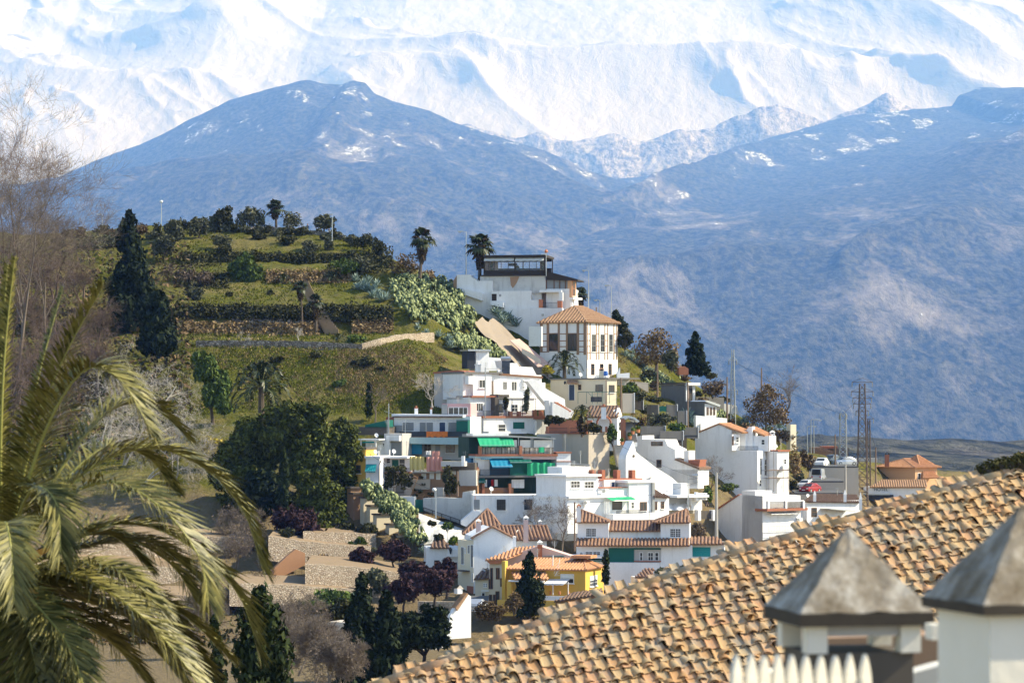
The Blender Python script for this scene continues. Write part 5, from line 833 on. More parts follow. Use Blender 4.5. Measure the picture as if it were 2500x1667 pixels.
def ruins():
    H = House('concrete_hut', 'bare dark concrete hut with white brick corner posts on the slope', 'hut', 1672, 478, 35, 982); H.corner(1696, 1614, 938, 1000, 'concrete'); H.box(1612, 934, 1674, 939, -3, 0.2, 'cap_dark', 'roof_slab', H.s); H.box(1672, 934, 1704, 941, -3, 0.6, 'white_clean', 'roof_slab', H.f); [H.box(a, 941, b, 985, 0.004, 0.12, 'white_clean', 'post', H.f) for a, b in ((1674, 1680), (1690, 1696))]; H.win(1682, 948, 1689, 976, H.f, 'brownwood', bars=0, sill=False)
    G = House('concrete_shed', 'long low unfinished concrete shed with small lit openings', 'shed', 1719, 470, 38, 1018); G.corner(1748, 1648, 980, 1030, 'concrete'); m = MB(); G.f.poly(m, [(1716, 980), (1722, 977), (1754, 988), (1752, 993)], -3, 0.5); m.build('roof_slab', 'metal_grey', G.root); G.box(1720, 985, 1748, 1018, 0.004, 0.1, 'white', 'block_wall', G.f); [G.win(x, 995, x+3, 1012, G.f, 'brownwood', bars=0, sill=False, out=0.1) for x in (1725, 1733, 1741)]
    A = House('grey_concrete_hut', 'weathered grey concrete outbuilding beside the thin lattice mast', 'hut', 1748, 484, 25, 1005); A.wall(1700, 969, 1752, 1010, 4, 'concrete'); A.wall(1750, 970, 1775, 1012, 4, 'concrete', out=-1); A.poly([(1775, 985), (1806, 990), (1812, 1010), (1775, 1010)], -3, -1, 'white_dirty', 'broken_wall')
    B = House('concrete_slab_wall', 'upright dark concrete slab wall standing alone on the slope', 'wall', 1607, 450, 40, 1045); B.corner(1609.5, 1579, 988, 1060, 'concrete')
    for i, (x0, x1, y0, y1, D, mat, lab) in enumerate(((1628, 1653, 988, 1008, 455, 'concrete', 'short concrete garden wall by the green netting'), (1655, 1676, 1003, 1030, 452, 'concrete', 'stub of concrete wall beside big agave'), (1565, 1624, 1040, 1066, 440, 'concrete', 'dark concrete planter wall above stepped white house'), (1612, 1668, 1052, 1066, 437, 'concrete', 'low concrete planter wall with pale end posts'), (1520, 1548, 960, 1000, 448, 'beige', 'crumbling beige wall by the tiled cottage'), (1549, 1570, 968, 992, 452, 'cap_dark', 'dark ruined cellar wall on the slope'), (1672, 1704, 1043, 1062, 447, 'concrete', 'concrete wall with white gate post by the gable'))):
        m = MB(); g = Fac(x0, D, 12); g.rect(m, x0, y0, x1, y1+8, -0.5, 0); w = tag(m.build('garden_wall', mat), lab, 'wall'); m = MB(); g.rect(m, x1, y0-1.5, x1+1.6, y1+8, -0.55, 0.05); o = m.build('end_post', 'white_clean', w)
        off = origin(w); 
        for v in o.data.vertices: pass
    W = House('sunlit_garden_wall', 'bright white garden wall along the track above the gable house', 'wall', 1700, 462, 30, 1048); W.poly([(1699, 1014), (1775, 1021), (1776, 1050), (1720, 1058), (1699, 1042)], -0.6, 0, 'white_clean'); W.box(1706, 1034, 1711, 1053, 0.1, 0.5, 'white_clean', 'pier')
    N = MB(); g = Fac(1610, 451, 10); N.sheet([[g.hit(1609+18*k/5, y+0.8*math.sin(k*2), 0) for k in range(6)] for y in (991, 997, 1004)]); solo('green_netting', 'strip of green shade netting beside concrete slab', 'netting', N, 'dark_green')
    m = MB(); g = Fac(1622, 438, 14); g.rect(m, 1622, 1062, 1700, 1067, -5, 0.6); P = tag(m.build('dark_awning_roof', 'tarp_dark'), 'dark flat awning roof over cluttered patio behind stepped house', 'roof')
    m = MB(); g.rect(m, 1625, 1067, 1700, 1110, -5, -4.6); m.build('back_wall', 'cap_dark', P); m = MB(); [g.rect(m, x-0.8, 1067, x+0.8, 1105, -0.2, 0) for x in (1630, 1640, 1666)]; m.build('posts', 'metal_grey', P)
    m = MB(); g2 = Fac(1790, 520, 20); E = House('brick_shed', 'small brick-orange wall stub below the lone conifer', 'wall', 1665, 492, 10, 915); E.poly([(1658, 897), (1672, 894), (1681, 900), (1681, 915), (1658, 915)], -1, 0, 'brick')
    Q = House('cream_chimney_block', 'cream block with pale corner rising among agaves on the right slope', 'block', 1930, 470, 30, 1035); Q.corner(1944, 1920, 1036, 1100, 'cream'); K = House('track_wall', 'grey wall below the pylons beside the road', 'wall', 2100, 520, 6, 1190); K.wall(2075, 1118, 2142, 1190, 1, 'grey_plaster'); K.box(2000, 1152, 2075, 1185, -1.5, -0.5, 'brownwall', 'brick_wall')
# ------------------------------------------------------------------ plants
def leaf_attr(me, n, per=1):
    a = me.attributes.new('rnd', 'FLOAT', 'FACE'); a.data.foreach_set('value', np.repeat(rng.random(n).astype(np.float32), per))
def quads(name, C, N, size, mat, parent=None, aspect=1.7, up=None, kind=None):
    """one leaf-sized quad per centre C, facing N"""
    n = len(C); off = np.array(origin(parent)) if parent is not None else np.zeros(3)
    N = N/(np.linalg.norm(N, axis=1, keepdims=True)+1e-9)
    T = rng.normal(size=(n, 3)) if up is None else np.tile(np.array(up, float), (n, 1))+rng.normal(size=(n, 3))*0.35
    T = T-N*np.sum(T*N, 1, keepdims=True); T = T/(np.linalg.norm(T, axis=1, keepdims=True)+1e-9); B = np.cross(N, T)
    s = (size*(0.6+0.8*rng.random((n, 1)))); C = C-off; a = T*s*aspect*0.5; b = B*s*0.5
    Vt = np.stack([C-a-b*0.5, C+a*0.2-b, C+a, C+a*0.2+b], 1).reshape(-1, 3); me = fastmesh(name, Vt, np.arange(4*n).reshape(n, 4)); leaf_attr(me, n)
    return link_mesh(name, me, mat, parent, kind)
def crown_pts(blobs, n, shell=0.5):
    rad = np.array([[b[1], b[2], b[3]] for b in blobs], float); cen = np.array([list(b[0]) for b in blobs], float)
    w = (rad.prod(1))**0.67; k = rng.choice(len(blobs), n, p=w/w.sum()); d = rng.normal(size=(n, 3)); d /= np.linalg.norm(d, axis=1, keepdims=True)
    r = 1-shell*rng.random((n, 1))**1.6; r *= 1+0.12*rng.normal(size=(n, 1)); return cen[k]+d*r*rad[k], d
def crown_mesh(name, blobs, n, size, mat, parent=None, aspect=1.7, rough=0.75, up=None, kind=None, shell=0.5):
    C, d = crown_pts(blobs, n, shell); return quads(name, C, d+rng.normal(size=(n, 3))*rough, size, mat, parent, aspect, up, kind)
def sub_blobs(blobs, k=7, f=0.42):
    """break each lobe into smaller uneven clumps"""
    out = []
    for c, a, b, h in blobs:
        for i in range(k):
            d = V((random.gauss(0, 1), random.gauss(0, 1), random.gauss(0, 1))).normalized(); q = f*random.uniform(0.7, 1.3)
            out.append((V(c)+V((d.x*a, d.y*b, d.z*h))*(1-q*0.75), a*q, b*q, h*q))
    return out
def px_blobs(lst, D): return [(at(x, y, D+(random.uniform(-1, 1)*rx*D/F*0.5)), rx*D/F, rx*D/F*0.85, ry*D/F) for x, y, rx, ry in lst]
def settle(px, py, D):
    # plants of the left slope stand on the ground seen at their foot
    return slope_D(px, py)-1 if (px < 1050 and py < 1520 and D < slope_D(px, py)-14) else D
def tree(name, label, D, base, lobes, mat, n, size, trunk='bark', tr=0.16, group=None, k=8, rough=0.75, up=None, aspect=1.7, cat='tree', f=0.42):
    k0 = D; D = settle(base[0], base[1], D); size *= D/k0; tr *= D/k0
    b = at(base[0], base[1], D); t = thing(name, label, cat, b, group); bl = px_blobs(lobes, D); m = MB()
    top = max((x[0] for x in bl), key=lambda q: q.z); j = b+(V((top.x, top.y, top.z))-b)*0.35+V((random.uniform(-.2, .2), 0, 0)); m.tube([b-UP*0.5, b+(j-b)*0.5+V((random.uniform(-.12, .12), 0, 0)), j], [tr*1.3, tr, tr*0.8], 7)
    for x in bl: m.tube([j, j+(V(x[0])-j)*0.5+V((random.uniform(-.2, .2), random.uniform(-.2, .2), 0.1)), V(x[0])], [tr*0.6, tr*0.4, tr*0.15], 5)
    m.build('trunk', trunk, t); crown_mesh('crown', sub_blobs(bl, k, f)+[(c, a*0.6, bb*0.6, h*0.6) for c, a, bb, h in bl], n, size, mat, t, aspect, rough, up); return t
def bush(name, label, px, py, rx, ry, mat, n=500, size=0.28, group=None, D=None, cat='bush'):
    k0 = D; D = settle(px, py+ry, D) if D else slope_D(px, py+ry*0.8); size *= D/(k0 or D); b = at(px, py+ry, D); t = thing(name, label, cat, b, group); bl = px_blobs([(px, py, rx, ry)], D)
    crown_mesh('foliage', sub_blobs(bl, 9, 0.45)+[(bl[0][0], bl[0][1]*.6, bl[0][2]*.6, bl[0][3]*.6)], n, size, mat, t); m = MB(); [m.tube([b-UP*0.3, b+V((random.uniform(-.5, .5)*rx*D/F, 0, ry*D/F*0.8))], [0.06, 0.02], 4) for _ in range(4)]; m.build('stem', 'bark', t); return t
def conifer(name, label, px, top, base, width, D, mat, n=5000, size=0.35, group=None, power=0.8, jag=0.25, trunk='bark_dark', up=(0, 0, 1), foot=1.0):
    k0 = D; D = settle(px, base, D); size *= D/k0; b = at(px, base, D); s = D/F; t = thing(name, label, 'tree', b, group); bl = []; H = (base-top)*s; W = width*s*0.5
    for i in range(90):
        q = random.random()**0.9; r = W*(1-q)**power*min(1, foot+q*2.2)*random.uniform(0.6, 1.0+jag)+0.12; a = random.uniform(0, 2*math.pi); z = H*(0.03+0.95*q)
        bl.append((b+V((math.cos(a)*r*0.62, math.sin(a)*r*0.62, z)), r*0.45+0.1, r*0.45+0.1, r*0.38+H*0.022))
    bl += [(b+UP*H*q, W*0.5*min(1, foot+q*2.2)*(1-q)**power+.05, W*0.5*min(1, foot+q*2.2)*(1-q)**power+.05, H*0.07) for q in np.linspace(0.05, 0.93, 12)]; bl.append((b+UP*H*0.97, 0.12, 0.12, H*0.03))
    m = MB(); m.tube([b-UP*0.6, b+UP*H*0.5, b+UP*H*0.96], [W*0.14, W*0.08, 0.03], 6); m.build('trunk', trunk, t); crown_mesh('crown', bl, n, size, mat, t, 1.9, 0.8, up, shell=0.35); return t
def branches(m, p, d, L, r, depth, spread, out, droop=0.0, nk=3):
    q = p; dd = d.copy(); pts = [p]; rs = [r]; seg = 3
    for i in range(seg):
        dd = (dd+V((random.gauss(0, 1), random.gauss(0, 1), random.gauss(0, 1)))*0.16+UP*(0.05-droop)).normalized(); q = q+dd*L/seg; pts.append(q); rs.append(r*(1-0.5*(i+1)/seg))
    m.tube(pts, rs, 5 if depth > 2 else 3)
    if depth <= 0: out.append(q); return
    for k in range(nk if depth > 1 else nk+1):
        f = random.uniform(0.35, 1.0); i = min(int(f*seg), seg-1); o = pts[i]+(pts[i+1]-pts[i])*(f*seg-i)
        nd = (dd+V((random.gauss(0, 1), random.gauss(0, 1), random.gauss(0, 0.8)))*spread).normalized(); branches(m, o, nd, L*random.uniform(0.58, 0.8), max(rs[-1]*random.uniform(0.6, 0.9), 0.012), depth-1, spread, out, droop, nk)
def bare_tree(name, label, px, base, top, D, bark, depth=5, spread=0.55, stems=1, lean=0.0, group=None, twig=0, tmat='lf_twig', r=None, nk=3, droop=0.0, tsize=0.25):
    k0 = D; D = settle(px, base, D); tsize *= D/k0; r = r and r*D/k0; b = at(px, base, D); H = (base-top)*D/F; t = thing(name, label, 'tree', b, group); m = MB(); ends = []
    for s in range(stems):
        d = V((lean+random.gauss(0, 0.12*stems), random.gauss(0, 0.12*stems), 1)).normalized(); branches(m, b-UP*0.3+V((random.gauss(0, 0.1*stems), random.gauss(0, 0.1*stems), 0)), d, H*0.40, r or H*0.022, depth, spread, ends, droop, nk)
    m.build('branches', bark, t)
    if twig and ends:
        E = np.array([list(e) for e in ends]); k = rng.integers(0, len(E), twig); C = E[k]+rng.normal(size=(twig, 3))*0.35; quads('twigs', C, rng.normal(size=(twig, 3)), tsize, tmat, t, 3.0, kind='stuff')
    return t
def fan_leaf(m, p, d, R, fold=0.25):
    """one fan-shaped palm leaf on its stalk"""
    d = d.normalized(); s = d.cross(UP); s = s.normalized() if s.length > 0.01 else V((1, 0, 0)); u = s.cross(d).normalized(); q = p+d*R*0.55; m.tube([p, q], [0.03, 0.02], 3); n = 11
    for k in range(n):
        a = math.radians(-105+210*k/(n-1)); e = (d*math.cos(a)+s*math.sin(a)).normalized(); L = R*0.72*(0.75+0.25*math.cos(a)); w = L*0.16; sd = (s*math.cos(a)-d*math.sin(a)); tip = q+e*L-UP*L*fold*random.uniform(0.6, 1.3); mid = q+e*L*0.55+u*0.05
        m.add([q, mid-sd*w, tip, mid+sd*w], [(0, 1, 2, 3)])
def fan_palm(label, px, base, crown, rpx, D, skirt=1.0, group=None, nf=22, tw=None):
    s = D/F; b = at(px[0], base, D); c = at(px[1], crown, D); R = rpx*s; t = thing('fan_palm', label, 'palm', b, group); m = MB(); tr = tw or R*0.10; m.tube([b-UP*0.5, b+(c-b)*0.5+V((0.08, 0, 0)), c], [tr*1.3, tr, tr], 8); m.build('trunk', 'palm_trunk', t)
    if skirt > 0:
        h = rpx*s*1.15*skirt; bl = [(c-UP*h*(0.15+0.8*q), R*(0.34-0.14*q), R*(0.34-0.14*q), h*0.16) for q in np.linspace(0, 1, 6)]; crown_mesh('dead_leaf_skirt', bl, 420, R*0.22, 'lf_deadpalm', t, 3.0, 0.5, (0, 0, -1))
    for i in range(nf):
        a = i*2.399+random.uniform(-.2, .2); el = math.radians(random.uniform(-30, 80) if i > 4 else random.uniform(50, 88)); m = MB(); fan_leaf(m, c+UP*0.1, V((math.cos(a)*math.cos(el), math.sin(a)*math.cos(el), math.sin(el))), R*random.uniform(0.8, 1.0), 0.45); o = m.build('frond', 'lf_palm' if i % 6 else 'lf_deadpalm', t)
    return t
def feather(m, rib, pts, L, n=26, w=0.035, droop=0.5, side=None, rr=0.03, jit=0.15):
    """pinnate leaf along a bent midrib: leaflets of real width left and right"""
    P = [V(p) for p in pts]; fine = []
    for i in range(len(P)-1):
        a = P[max(i-1, 0)]; b = P[i]; c = P[i+1]; d = P[min(i+2, len(P)-1)]
        for k in range(8): t = k/8; fine.append(0.5*((2*b)+(c-a)*t+(2*a-5*b+4*c-d)*t*t+(3*b-a-3*c+d)*t**3))
    fine.append(P[-1]); N = len(fine); rib.tube(fine[::2]+([fine[-1]] if N % 2 == 0 else []), [rr*(1-0.85*i/max(1, len(fine[::2])-1)) for i in range(len(fine[::2])+(1 if N % 2 == 0 else 0))], 5)
    for k in range(n):
        f = 0.10+0.90*k/(n-1); x = f*(N-1); i = min(int(x), N-2); p = fine[i]+(fine[i+1]-fine[i])*(x-i); d = (fine[min(i+2, N-1)]-fine[max(i-1, 0)]).normalized(); s = d.cross(side or UP); s = s.normalized() if s.length > 0.05 else V((0, 1, 0)); nu = s.cross(d).normalized()
        ll = L*(0.45+0.55*math.sin(math.pi*min(1, 0.18+f*0.82)))*random.uniform(0.85, 1.1)
        for sg in (-1, 1):
            e = (d*(0.55+0.5*f)+s*sg*(1.0-0.35*f)+nu*random.uniform(0.05, 0.45)+V((random.gauss(0, jit), random.gauss(0, jit), random.gauss(0, jit)))).normalized(); a = p+e*ll*0.5-UP*droop*ll*0.12; b = p+e*ll-UP*droop*ll*0.5; wv = e.cross(nu).normalized()*w+nu*w*0.5*sg
            m.add([p-wv*0.5, p+wv*0.5, a+wv, b, a-wv], [(0, 1, 2, 4), (4, 2, 3)])
def date_palm(label, px, base, crown, rpx, D, nf=30, group=None, low=-25, trunk=True):
    s = D/F; b = at(px, base, D); c = at(px, crown, D); R = rpx*s; t = thing('date_palm', label, 'palm', b, group); m = MB(); m.tube([b-UP*0.5, c], [R*0.12, R*0.09], 8); m.build('trunk', 'palm_trunk', t)
    for i in range(nf):
        a = i*2.399; el = math.radians(low+(88-low)*(1-i/nf)**0.8); d = V((math.cos(a)*math.cos(el), math.sin(a)*math.cos(el), math.sin(el))); m, rb = MB(), MB(); p1 = c+d*R*0.5; p2 = c+d*R*0.85-UP*R*0.10; p3 = c+d*R*1.05-UP*R*(0.22+0.25*math.cos(el)); feather(m, rb, [c, p1, p2, p3], R*0.26, 18, R*0.022, 0.4, rr=R*0.015); o = m.build('frond', 'lf_palm', t); rb.build('midrib', 'midrib', o)
    return t
def agave_mesh(n, R, seed):
    random.seed(seed); m = MB()
    for i in range(n):
        a = i*2.399; el = math.radians(12+70*(1-i/n)+random.uniform(-6, 6)); d = V((math.cos(a)*math.cos(el), math.sin(a)*math.cos(el), math.sin(el))); s = V((-math.sin(a), math.cos(a), 0)); L = R*random.uniform(0.8, 1.1); u = s.cross(d).normalized()*-1; w = R*0.085
        p0, p1, p2, p3 = V((0, 0, 0)), d*L*0.4, d*L*0.75-UP*L*0.02, d*L-UP*L*random.uniform(0.02, 0.16); c = u*w*0.5
        m.add([p0-s*w*0.6, p0+s*w*0.6, p1+s*w+c, p1-s*w+c, p2+s*w*0.7+c, p2-s*w*0.7+c, p3, p1-c*0.6, p2-c*0.4], [(0, 1, 2, 7), (0, 7, 3), (3, 7, 8, 5), (7, 2, 4, 8), (5, 8, 6), (8, 4, 6), (1, 0, 3, 2), (2, 3, 5, 4), (4, 5, 6)])
    me = m.mesh('agave'); me.materials.append(MT('lf_agave')); leaf_attr(me, len(me.polygons)); return me
AGAVES = []
def agaves(spots, label, group, jit=4):
    if not AGAVES: AGAVES.extend(agave_mesh(24+3*k, 1.0, 40+k) for k in range(3)); random.seed(5)
    for i, (x, y, r) in enumerate(spots):
        D = slope_D(x, y); o = bpy.data.objects.new('agave', AGAVES[i % 3]); col.objects.link(o); p = at(x, y, D); o.location = p; k = 1.3*r*D/F; o.scale = (k, k, k*random.uniform(0.9, 1.15)); o.rotation_euler = (random.uniform(-.15, .15), random.uniform(-.15, .15), random.uniform(0, 6.28)); tag(o, label, 'agave', group)
def cactus_mass(name, label, poly, n, size, lift=1.2, D0=None, kindcat='cactus'):
    """thicket of prickly pear: every pad a small thick oval"""
    xs = [p[0] for p in poly]; ys = [p[1] for p in poly]; C = []; 
    def inside(x, y):
        r = False; j = len(poly)-1
        for i in range(len(poly)):
            if (poly[i][1] > y) != (poly[j][1] > y) and x < (poly[j][0]-poly[i][0])*(y-poly[i][1])/(poly[j][1]-poly[i][1])+poly[i][0]: r = not r
            j = i
        return r
    seeds = [(random.uniform(min(xs), max(xs)), random.uniform(min(ys), max(ys))) for _ in range(max(12, n//14))]
    while len(C) < n:
        x, y = random.choice(seeds); x += random.gauss(0, 5); y += random.gauss(0, 5)
        if inside(x, y):
            p = on_slope(x, y) if D0 is None else at(x, y, D0+(1300-y)*0.1); C.append((p.x+random.gauss(0, .15), p.y-random.random()**0.7*lift*1.1-0.3, p.z+random.uniform(-0.3, lift*0.35)))
    C = np.array(C); k = 8; ang = np.arange(k)*2*np.pi/k; N = rng.normal(size=(n, 3))*np.array([1, 1, 0.35]); N /= np.linalg.norm(N, axis=1, keepdims=True); T = np.array([0, 0, 1.0])+rng.normal(size=(n, 3))*0.45; T -= N*np.sum(T*N, 1, keepdims=True); T /= np.linalg.norm(T, axis=1, keepdims=True); B = np.cross(N, T); s = size*(0.45+0.9*rng.random((n, 1)))
    ring = [C+(T*np.sin(a)*0.62+B*np.cos(a)*0.42)*s for a in ang]; f, b = C+N*s*0.08, C-N*s*0.08; Vt = np.stack(ring+[f, b], 1).reshape(-1, 3); tri = []
    for i in range(k): tri += [(i, (i+1) % k, 8), ((i+1) % k, i, 9)]
    tri = np.array(tri); Fc = (np.arange(n)[:, None, None]*10+tri[None]).reshape(-1, 3); me = fastmesh(name, Vt, Fc, True); leaf_attr(me, n, 16); o = link_mesh(name, me, 'lf_cactus'); return tag(o, label, kindcat, kind='stuff')
def scatter_tufts(name, regions, mat, size, label, blades=5):
    Cs = []
    for x0, x1, y0, y1, n in regions:
        px = rng.uniform(x0, x1, n); py = rng.uniform(y0, y1, n)
        for a, b in zip(px, py):
            if b > float(interp(CREST, a))+3: Cs.append(list(on_slope(a, b)))
    C = np.repeat(np.array(Cs), blades, 0); n = len(C); C = C+rng.normal(size=(n, 3))*np.array([0.25, 0.25, 0.0]); C[:, 2] = ground_z(C[:, 0], C[:, 1])+0.02
    h = size*(0.5+rng.random((n, 1))); a = rng.uniform(0, 6.28, n); s = np.stack([np.cos(a), np.sin(a), 0*a], 1)*h*0.35; tip = C+np.stack([rng.normal(size=n)*0.4, rng.normal(size=n)*0.4, np.ones(n)], 1)*h
    me = fastmesh(name, np.stack([C-s, C+s, tip], 1).reshape(-1, 3), np.arange(3*n).reshape(n, 3)); leaf_attr(me, n); o = link_mesh(name, me, mat); return tag(o, label, name.replace('_', ' ').split()[-1], kind='stuff')
def bank_scrub(name, label, lines, n, size, mat, hgt=1.0):
    C = []
    for x0, y0, x1, y1, th, w in lines:
        for _ in range(int(n*w)):
            t = random.random(); x = x0+(x1-x0)*t; y = y0+(y1-y0)*t+random.uniform(-th, th); p = on_slope(x, y); C.append((p.x, p.y-random.random()*0.9, p.z+random.random()**2*hgt*(0.4+0.8*vn1(x*0.05))))
    C = np.array(C); N = rng.normal(size=C.shape)+np.array([0, -0.4, 0.5]); o = quads(name, C, N, size, mat, None, 1.5); return tag(o, label, 'scrub', kind='stuff')
def vn1(x): return float(vnoise(np.array([x]), np.array([0.5]), 3)[0])
# ------------------------------------------------------------------ the green hill and its plants
def hill_things():
    # stone walls
    def stone_wall(label, pts, h, thick, mat, D=None):
        m = MB(); P = [on_slope(x, y) for x, y in pts] if D is None else [at(x, y, D) for x, y in pts]
        for a, b in zip(P, P[1:]):
            n = max(1, int((b-a).length/1.2)); d = (b-a); s = V((-d.y, d.x, 0)).normalized()*thick
            for k in range(n):
                p = a+d*k/n; q = d/n*1.02; hh = h*random.uniform(0.92, 1.08); m.box(p-UP*0.6, (q.x, q.y, q.z), s*random.uniform(0.95, 1.1), UP*(hh+0.6))
        return solo('stone_wall', label, 'wall', m, mat)
    stone_wall('low dry-stone wall coloured dark as shaded along the lower shelf of green hill', [(478, 846), (560, 845), (700, 846), (800, 849), (884, 854)], 0.85, 0.5, 'stone_hill')  # stretch turned from the sun; its shade is put into darker stone
    stone_wall('dry-stone wall coloured pale as sunlit climbing towards the cactus thicket', [(884, 854), (930, 842), (975, 832), (1015, 828), (1060, 826)], 0.9, 0.5, 'stone_beige')  # same wall turning sunward; its sunlight is put into paler stone
    stone_wall('curved stone parapet round the hilltop lookout', [(600, 569), (650, 566), (700, 568), (740, 575), (790, 579), (832, 584)], 0.95, 0.5, 'stone_hill')
    ES = thing('earth_stairs', 'reddish earth stairway with wooden treads climbing the green hill', 'stairs', on_slope(800, 812))
    for k in range(26):
        t = k/25; x = 745+62*t*t*0.4+40*t; y = 694+118*t; w = 18+16*t; p = on_slope(x-w/2, y); q = on_slope(x+w/2, y); m = MB(); m.box(p+UP*0.2-V((0, 0.6, 0.4)), (q.x-p.x, q.y-p.y, 0), (0, 0.9, 0), (0, 0, 0.75)); m.build('step', 'soil', ES)
    bank_scrub('bank_scrub', 'dark scrub covering the steep banks of the hill', [(430, 762, 775, 768, 12, 0.22), (640, 634, 870, 636, 9, 0.16), (770, 765, 960, 775, 18, 0.12), (440, 640, 640, 632, 14, 0.1), (430, 690, 560, 690, 16, 0.08), (800, 652, 960, 640, 25, 0.08)], 26000, 0.30, 'lf_dark', 1.1)
    bank_scrub('bank_scrub', 'ochre dry grass mixed along hill ledges', [(420, 800, 780, 806, 14, 0.4), (650, 676, 860, 676, 16, 0.3), (860, 800, 960, 795, 16, 0.2)], 7000, 0.26, 'lf_dry', 0.5)
    C = []
    for x0, y0, x1, y1, th, n in ((560, 792, 775, 798, 16, 420), (860, 780, 950, 792, 20, 240), (650, 676, 880, 672, 12, 260)):
        for _ in range(n): t = random.random(); p = on_slope(x0+(x1-x0)*t, y0+(y1-y0)*t+random.uniform(-th, th)); C.append(p)
    m = MB(); [m.blob(c, random.uniform(.1, .28), random.uniform(.1, .25), random.uniform(.08, .2), 5, 3, 0.3) for c in C]; tag(m.build('rubble_stones', 'stone_hill'), 'loose pale stones lying on the hill banks', 'stones', kind='stuff')
    scatter_tufts('meadow_grass', [(400, 900, 560, 760, 4500), (440, 1080, 815, 1010, 6000)], 'lf_grass', 0.22, 'short green meadow grass on the hillside')
    scatter_tufts('dry_grass', [(820, 1090, 850, 960, 1800), (450, 1000, 815, 1000, 1200), (1450, 1760, 860, 1050, 1500)], 'lf_dry', 0.22, 'straw-coloured dry grass among the green')
    for k, x in enumerate(range(432, 850, 20)): bush('crest_shrub', 'olive shrub in the scrub belt along the hill crest', x+random.uniform(-6, 6), float(interp(CREST, x))+random.uniform(2, 14)-8, random.uniform(12, 19), random.uniform(9, 15), ('lf_olive', 'lf_dark')[k % 2], 320, 0.24, 'shrubs of the crest belt')
    for k, x in enumerate(range(150, 430, 24)): bush('shoulder_shrub', 'dull green shrub on the left shoulder of the hill', x+random.uniform(-6, 6), float(interp(CREST, x))+random.uniform(0, 40)-6, random.uniform(16, 26), random.uniform(12, 20), ('lf_olive', 'lf_dark', 'lf_rust')[k % 3], 420, 0.26, 'shrubs of the left shoulder')
    # olives and shrubs of the crest
    O = 'olive trees on the crest of the hill'
    for x, y, rx, ry, b, lab in ((549, 532, 26, 36, 565, 'tallest dark olive tree on the hill crest'), (522, 545, 18, 26, 566, 'narrow olive tree leaning beside the tallest one'), (612, 533, 36, 32, 565, 'broad olive tree next to the hilltop fan palm'), (485, 553, 34, 26, 585, 'greyish olive on the crest with pale twigs'), (425, 562, 34, 28, 595, 'rounded olive at the shoulder of the crest'), (400, 600, 30, 34, 640, 'olive half hidden behind dark conifer'), (790, 542, 34, 20, 572, 'low wide olive behind the seated people')):
        tree('olive_tree', lab, slope_D(x, b), (x, b), [(x-rx*.35, y+ry*.15, rx*.6, ry*.75), (x+rx*.35, y, rx*.62, ry*.8), (x, y-ry*.35, rx*.55, ry*.6)], 'lf_olive' if x != 549 else 'lf_dark', 1500, 0.30, 'bark', 0.14)
    for x, y, rx, ry, mat, lab in ((710, 538, 28, 22, 'lf_olive', 'grey-green shrub right of the hilltop fan palm'), (215, 590, 42, 24, 'lf_olive', 'rounded olive shrub on the far left crest'), (275, 590, 30, 22, 'lf_olive', 'olive shrub beside the dark conifer top'), (632, 580, 21, 13, 'lf_dark', 'small dome-shaped dark bush below the lookout'), (698, 588, 26, 17, 'lf_dark', 'larger dome-shaped dark bush below the lookout'), (757, 603, 24, 19, 'lf_olive', 'pale olive bush under the parapet'), (803, 598, 14, 17, 'lf_olive', 'little upright olive bush under the parapet end'), (538, 590, 27, 22, 'lf_olive', 'olive bush above the pepper tree'), (540, 613, 24, 20, 'lf_dark', 'dark bush just above the pepper tree'), (478, 716, 21, 20, 'lf_olive', 'round bush alone on the middle lawn'), (560, 718, 9, 6, 'lf_dark', 'tiny dark tussock on the middle lawn'), (660, 716, 11, 6, 'lf_dark', 'low tussock right on the middle lawn'), (890, 592, 32, 22, 'lf_dark', 'dark shrub mass on the right crest'), (928, 606, 28, 20, 'lf_dark', 'dark shrub lower on the right crest'), (860, 588, 22, 14, 'lf_olive', 'olive shrub at the parapet end'), (995, 650, 40, 32, 'lf_rust', 'brownish rounded bush above the cactus thicket'), (1040, 672, 24, 16, 'lf_dry', 'dry pale bush beside the ridge fan palm'), (675, 877, 19, 10, 'lf_dark', 'dark cushion bush on the lower slope'), (768, 866, 17, 7, 'lf_dark', 'flat cushion bush below the stone wall'), (888, 886, 30, 15, 'lf_dark', 'wide dark bush on the lower right slope'), (830, 935, 22, 9, 'lf_green', 'flat green bush on the bottom slope'), (930, 900, 14, 7, 'lf_dark', 'small cushion bush on the dry grass patch'), (840, 650, 40, 20, 'lf_green', 'light green shrub with pale stalks on the right bank'), (880, 645, 30, 26, 'lf_olive', 'tall pale shrub above the silver agaves'), (870, 830, 26, 12, 'lf_green', 'green bush in front of the rubble bank'), (850, 765, 24, 22, 'lf_dark', 'dark bush right of the earth stairs')):
        bush('bush', lab, x, y, rx, ry, mat, 700 if rx > 20 else 300, 0.26)
    tree('pepper_tree', 'weeping bright green pepper tree on the hill', slope_D(600, 688), (602, 690), [(582, 655, 24, 34), (618, 658, 24, 34), (600, 640, 22, 22), (590, 676, 24, 14), (620, 680, 20, 14)], 'lf_green', 3200, 0.3, 'bark', 0.16, up=(0, 0, -1), aspect=2.4)
    for x, y, b, lab in ((440, 660, 695, 'grey leafless shrub left on the hill'), (500, 680, 700, 'leafless grey shrub beside the round bush')): bare_tree('bare_shrub', lab, x, b, y-30, slope_D(x, b), 'bark_grey', 4, 0.7, 3, twig=500, tsize=0.2)
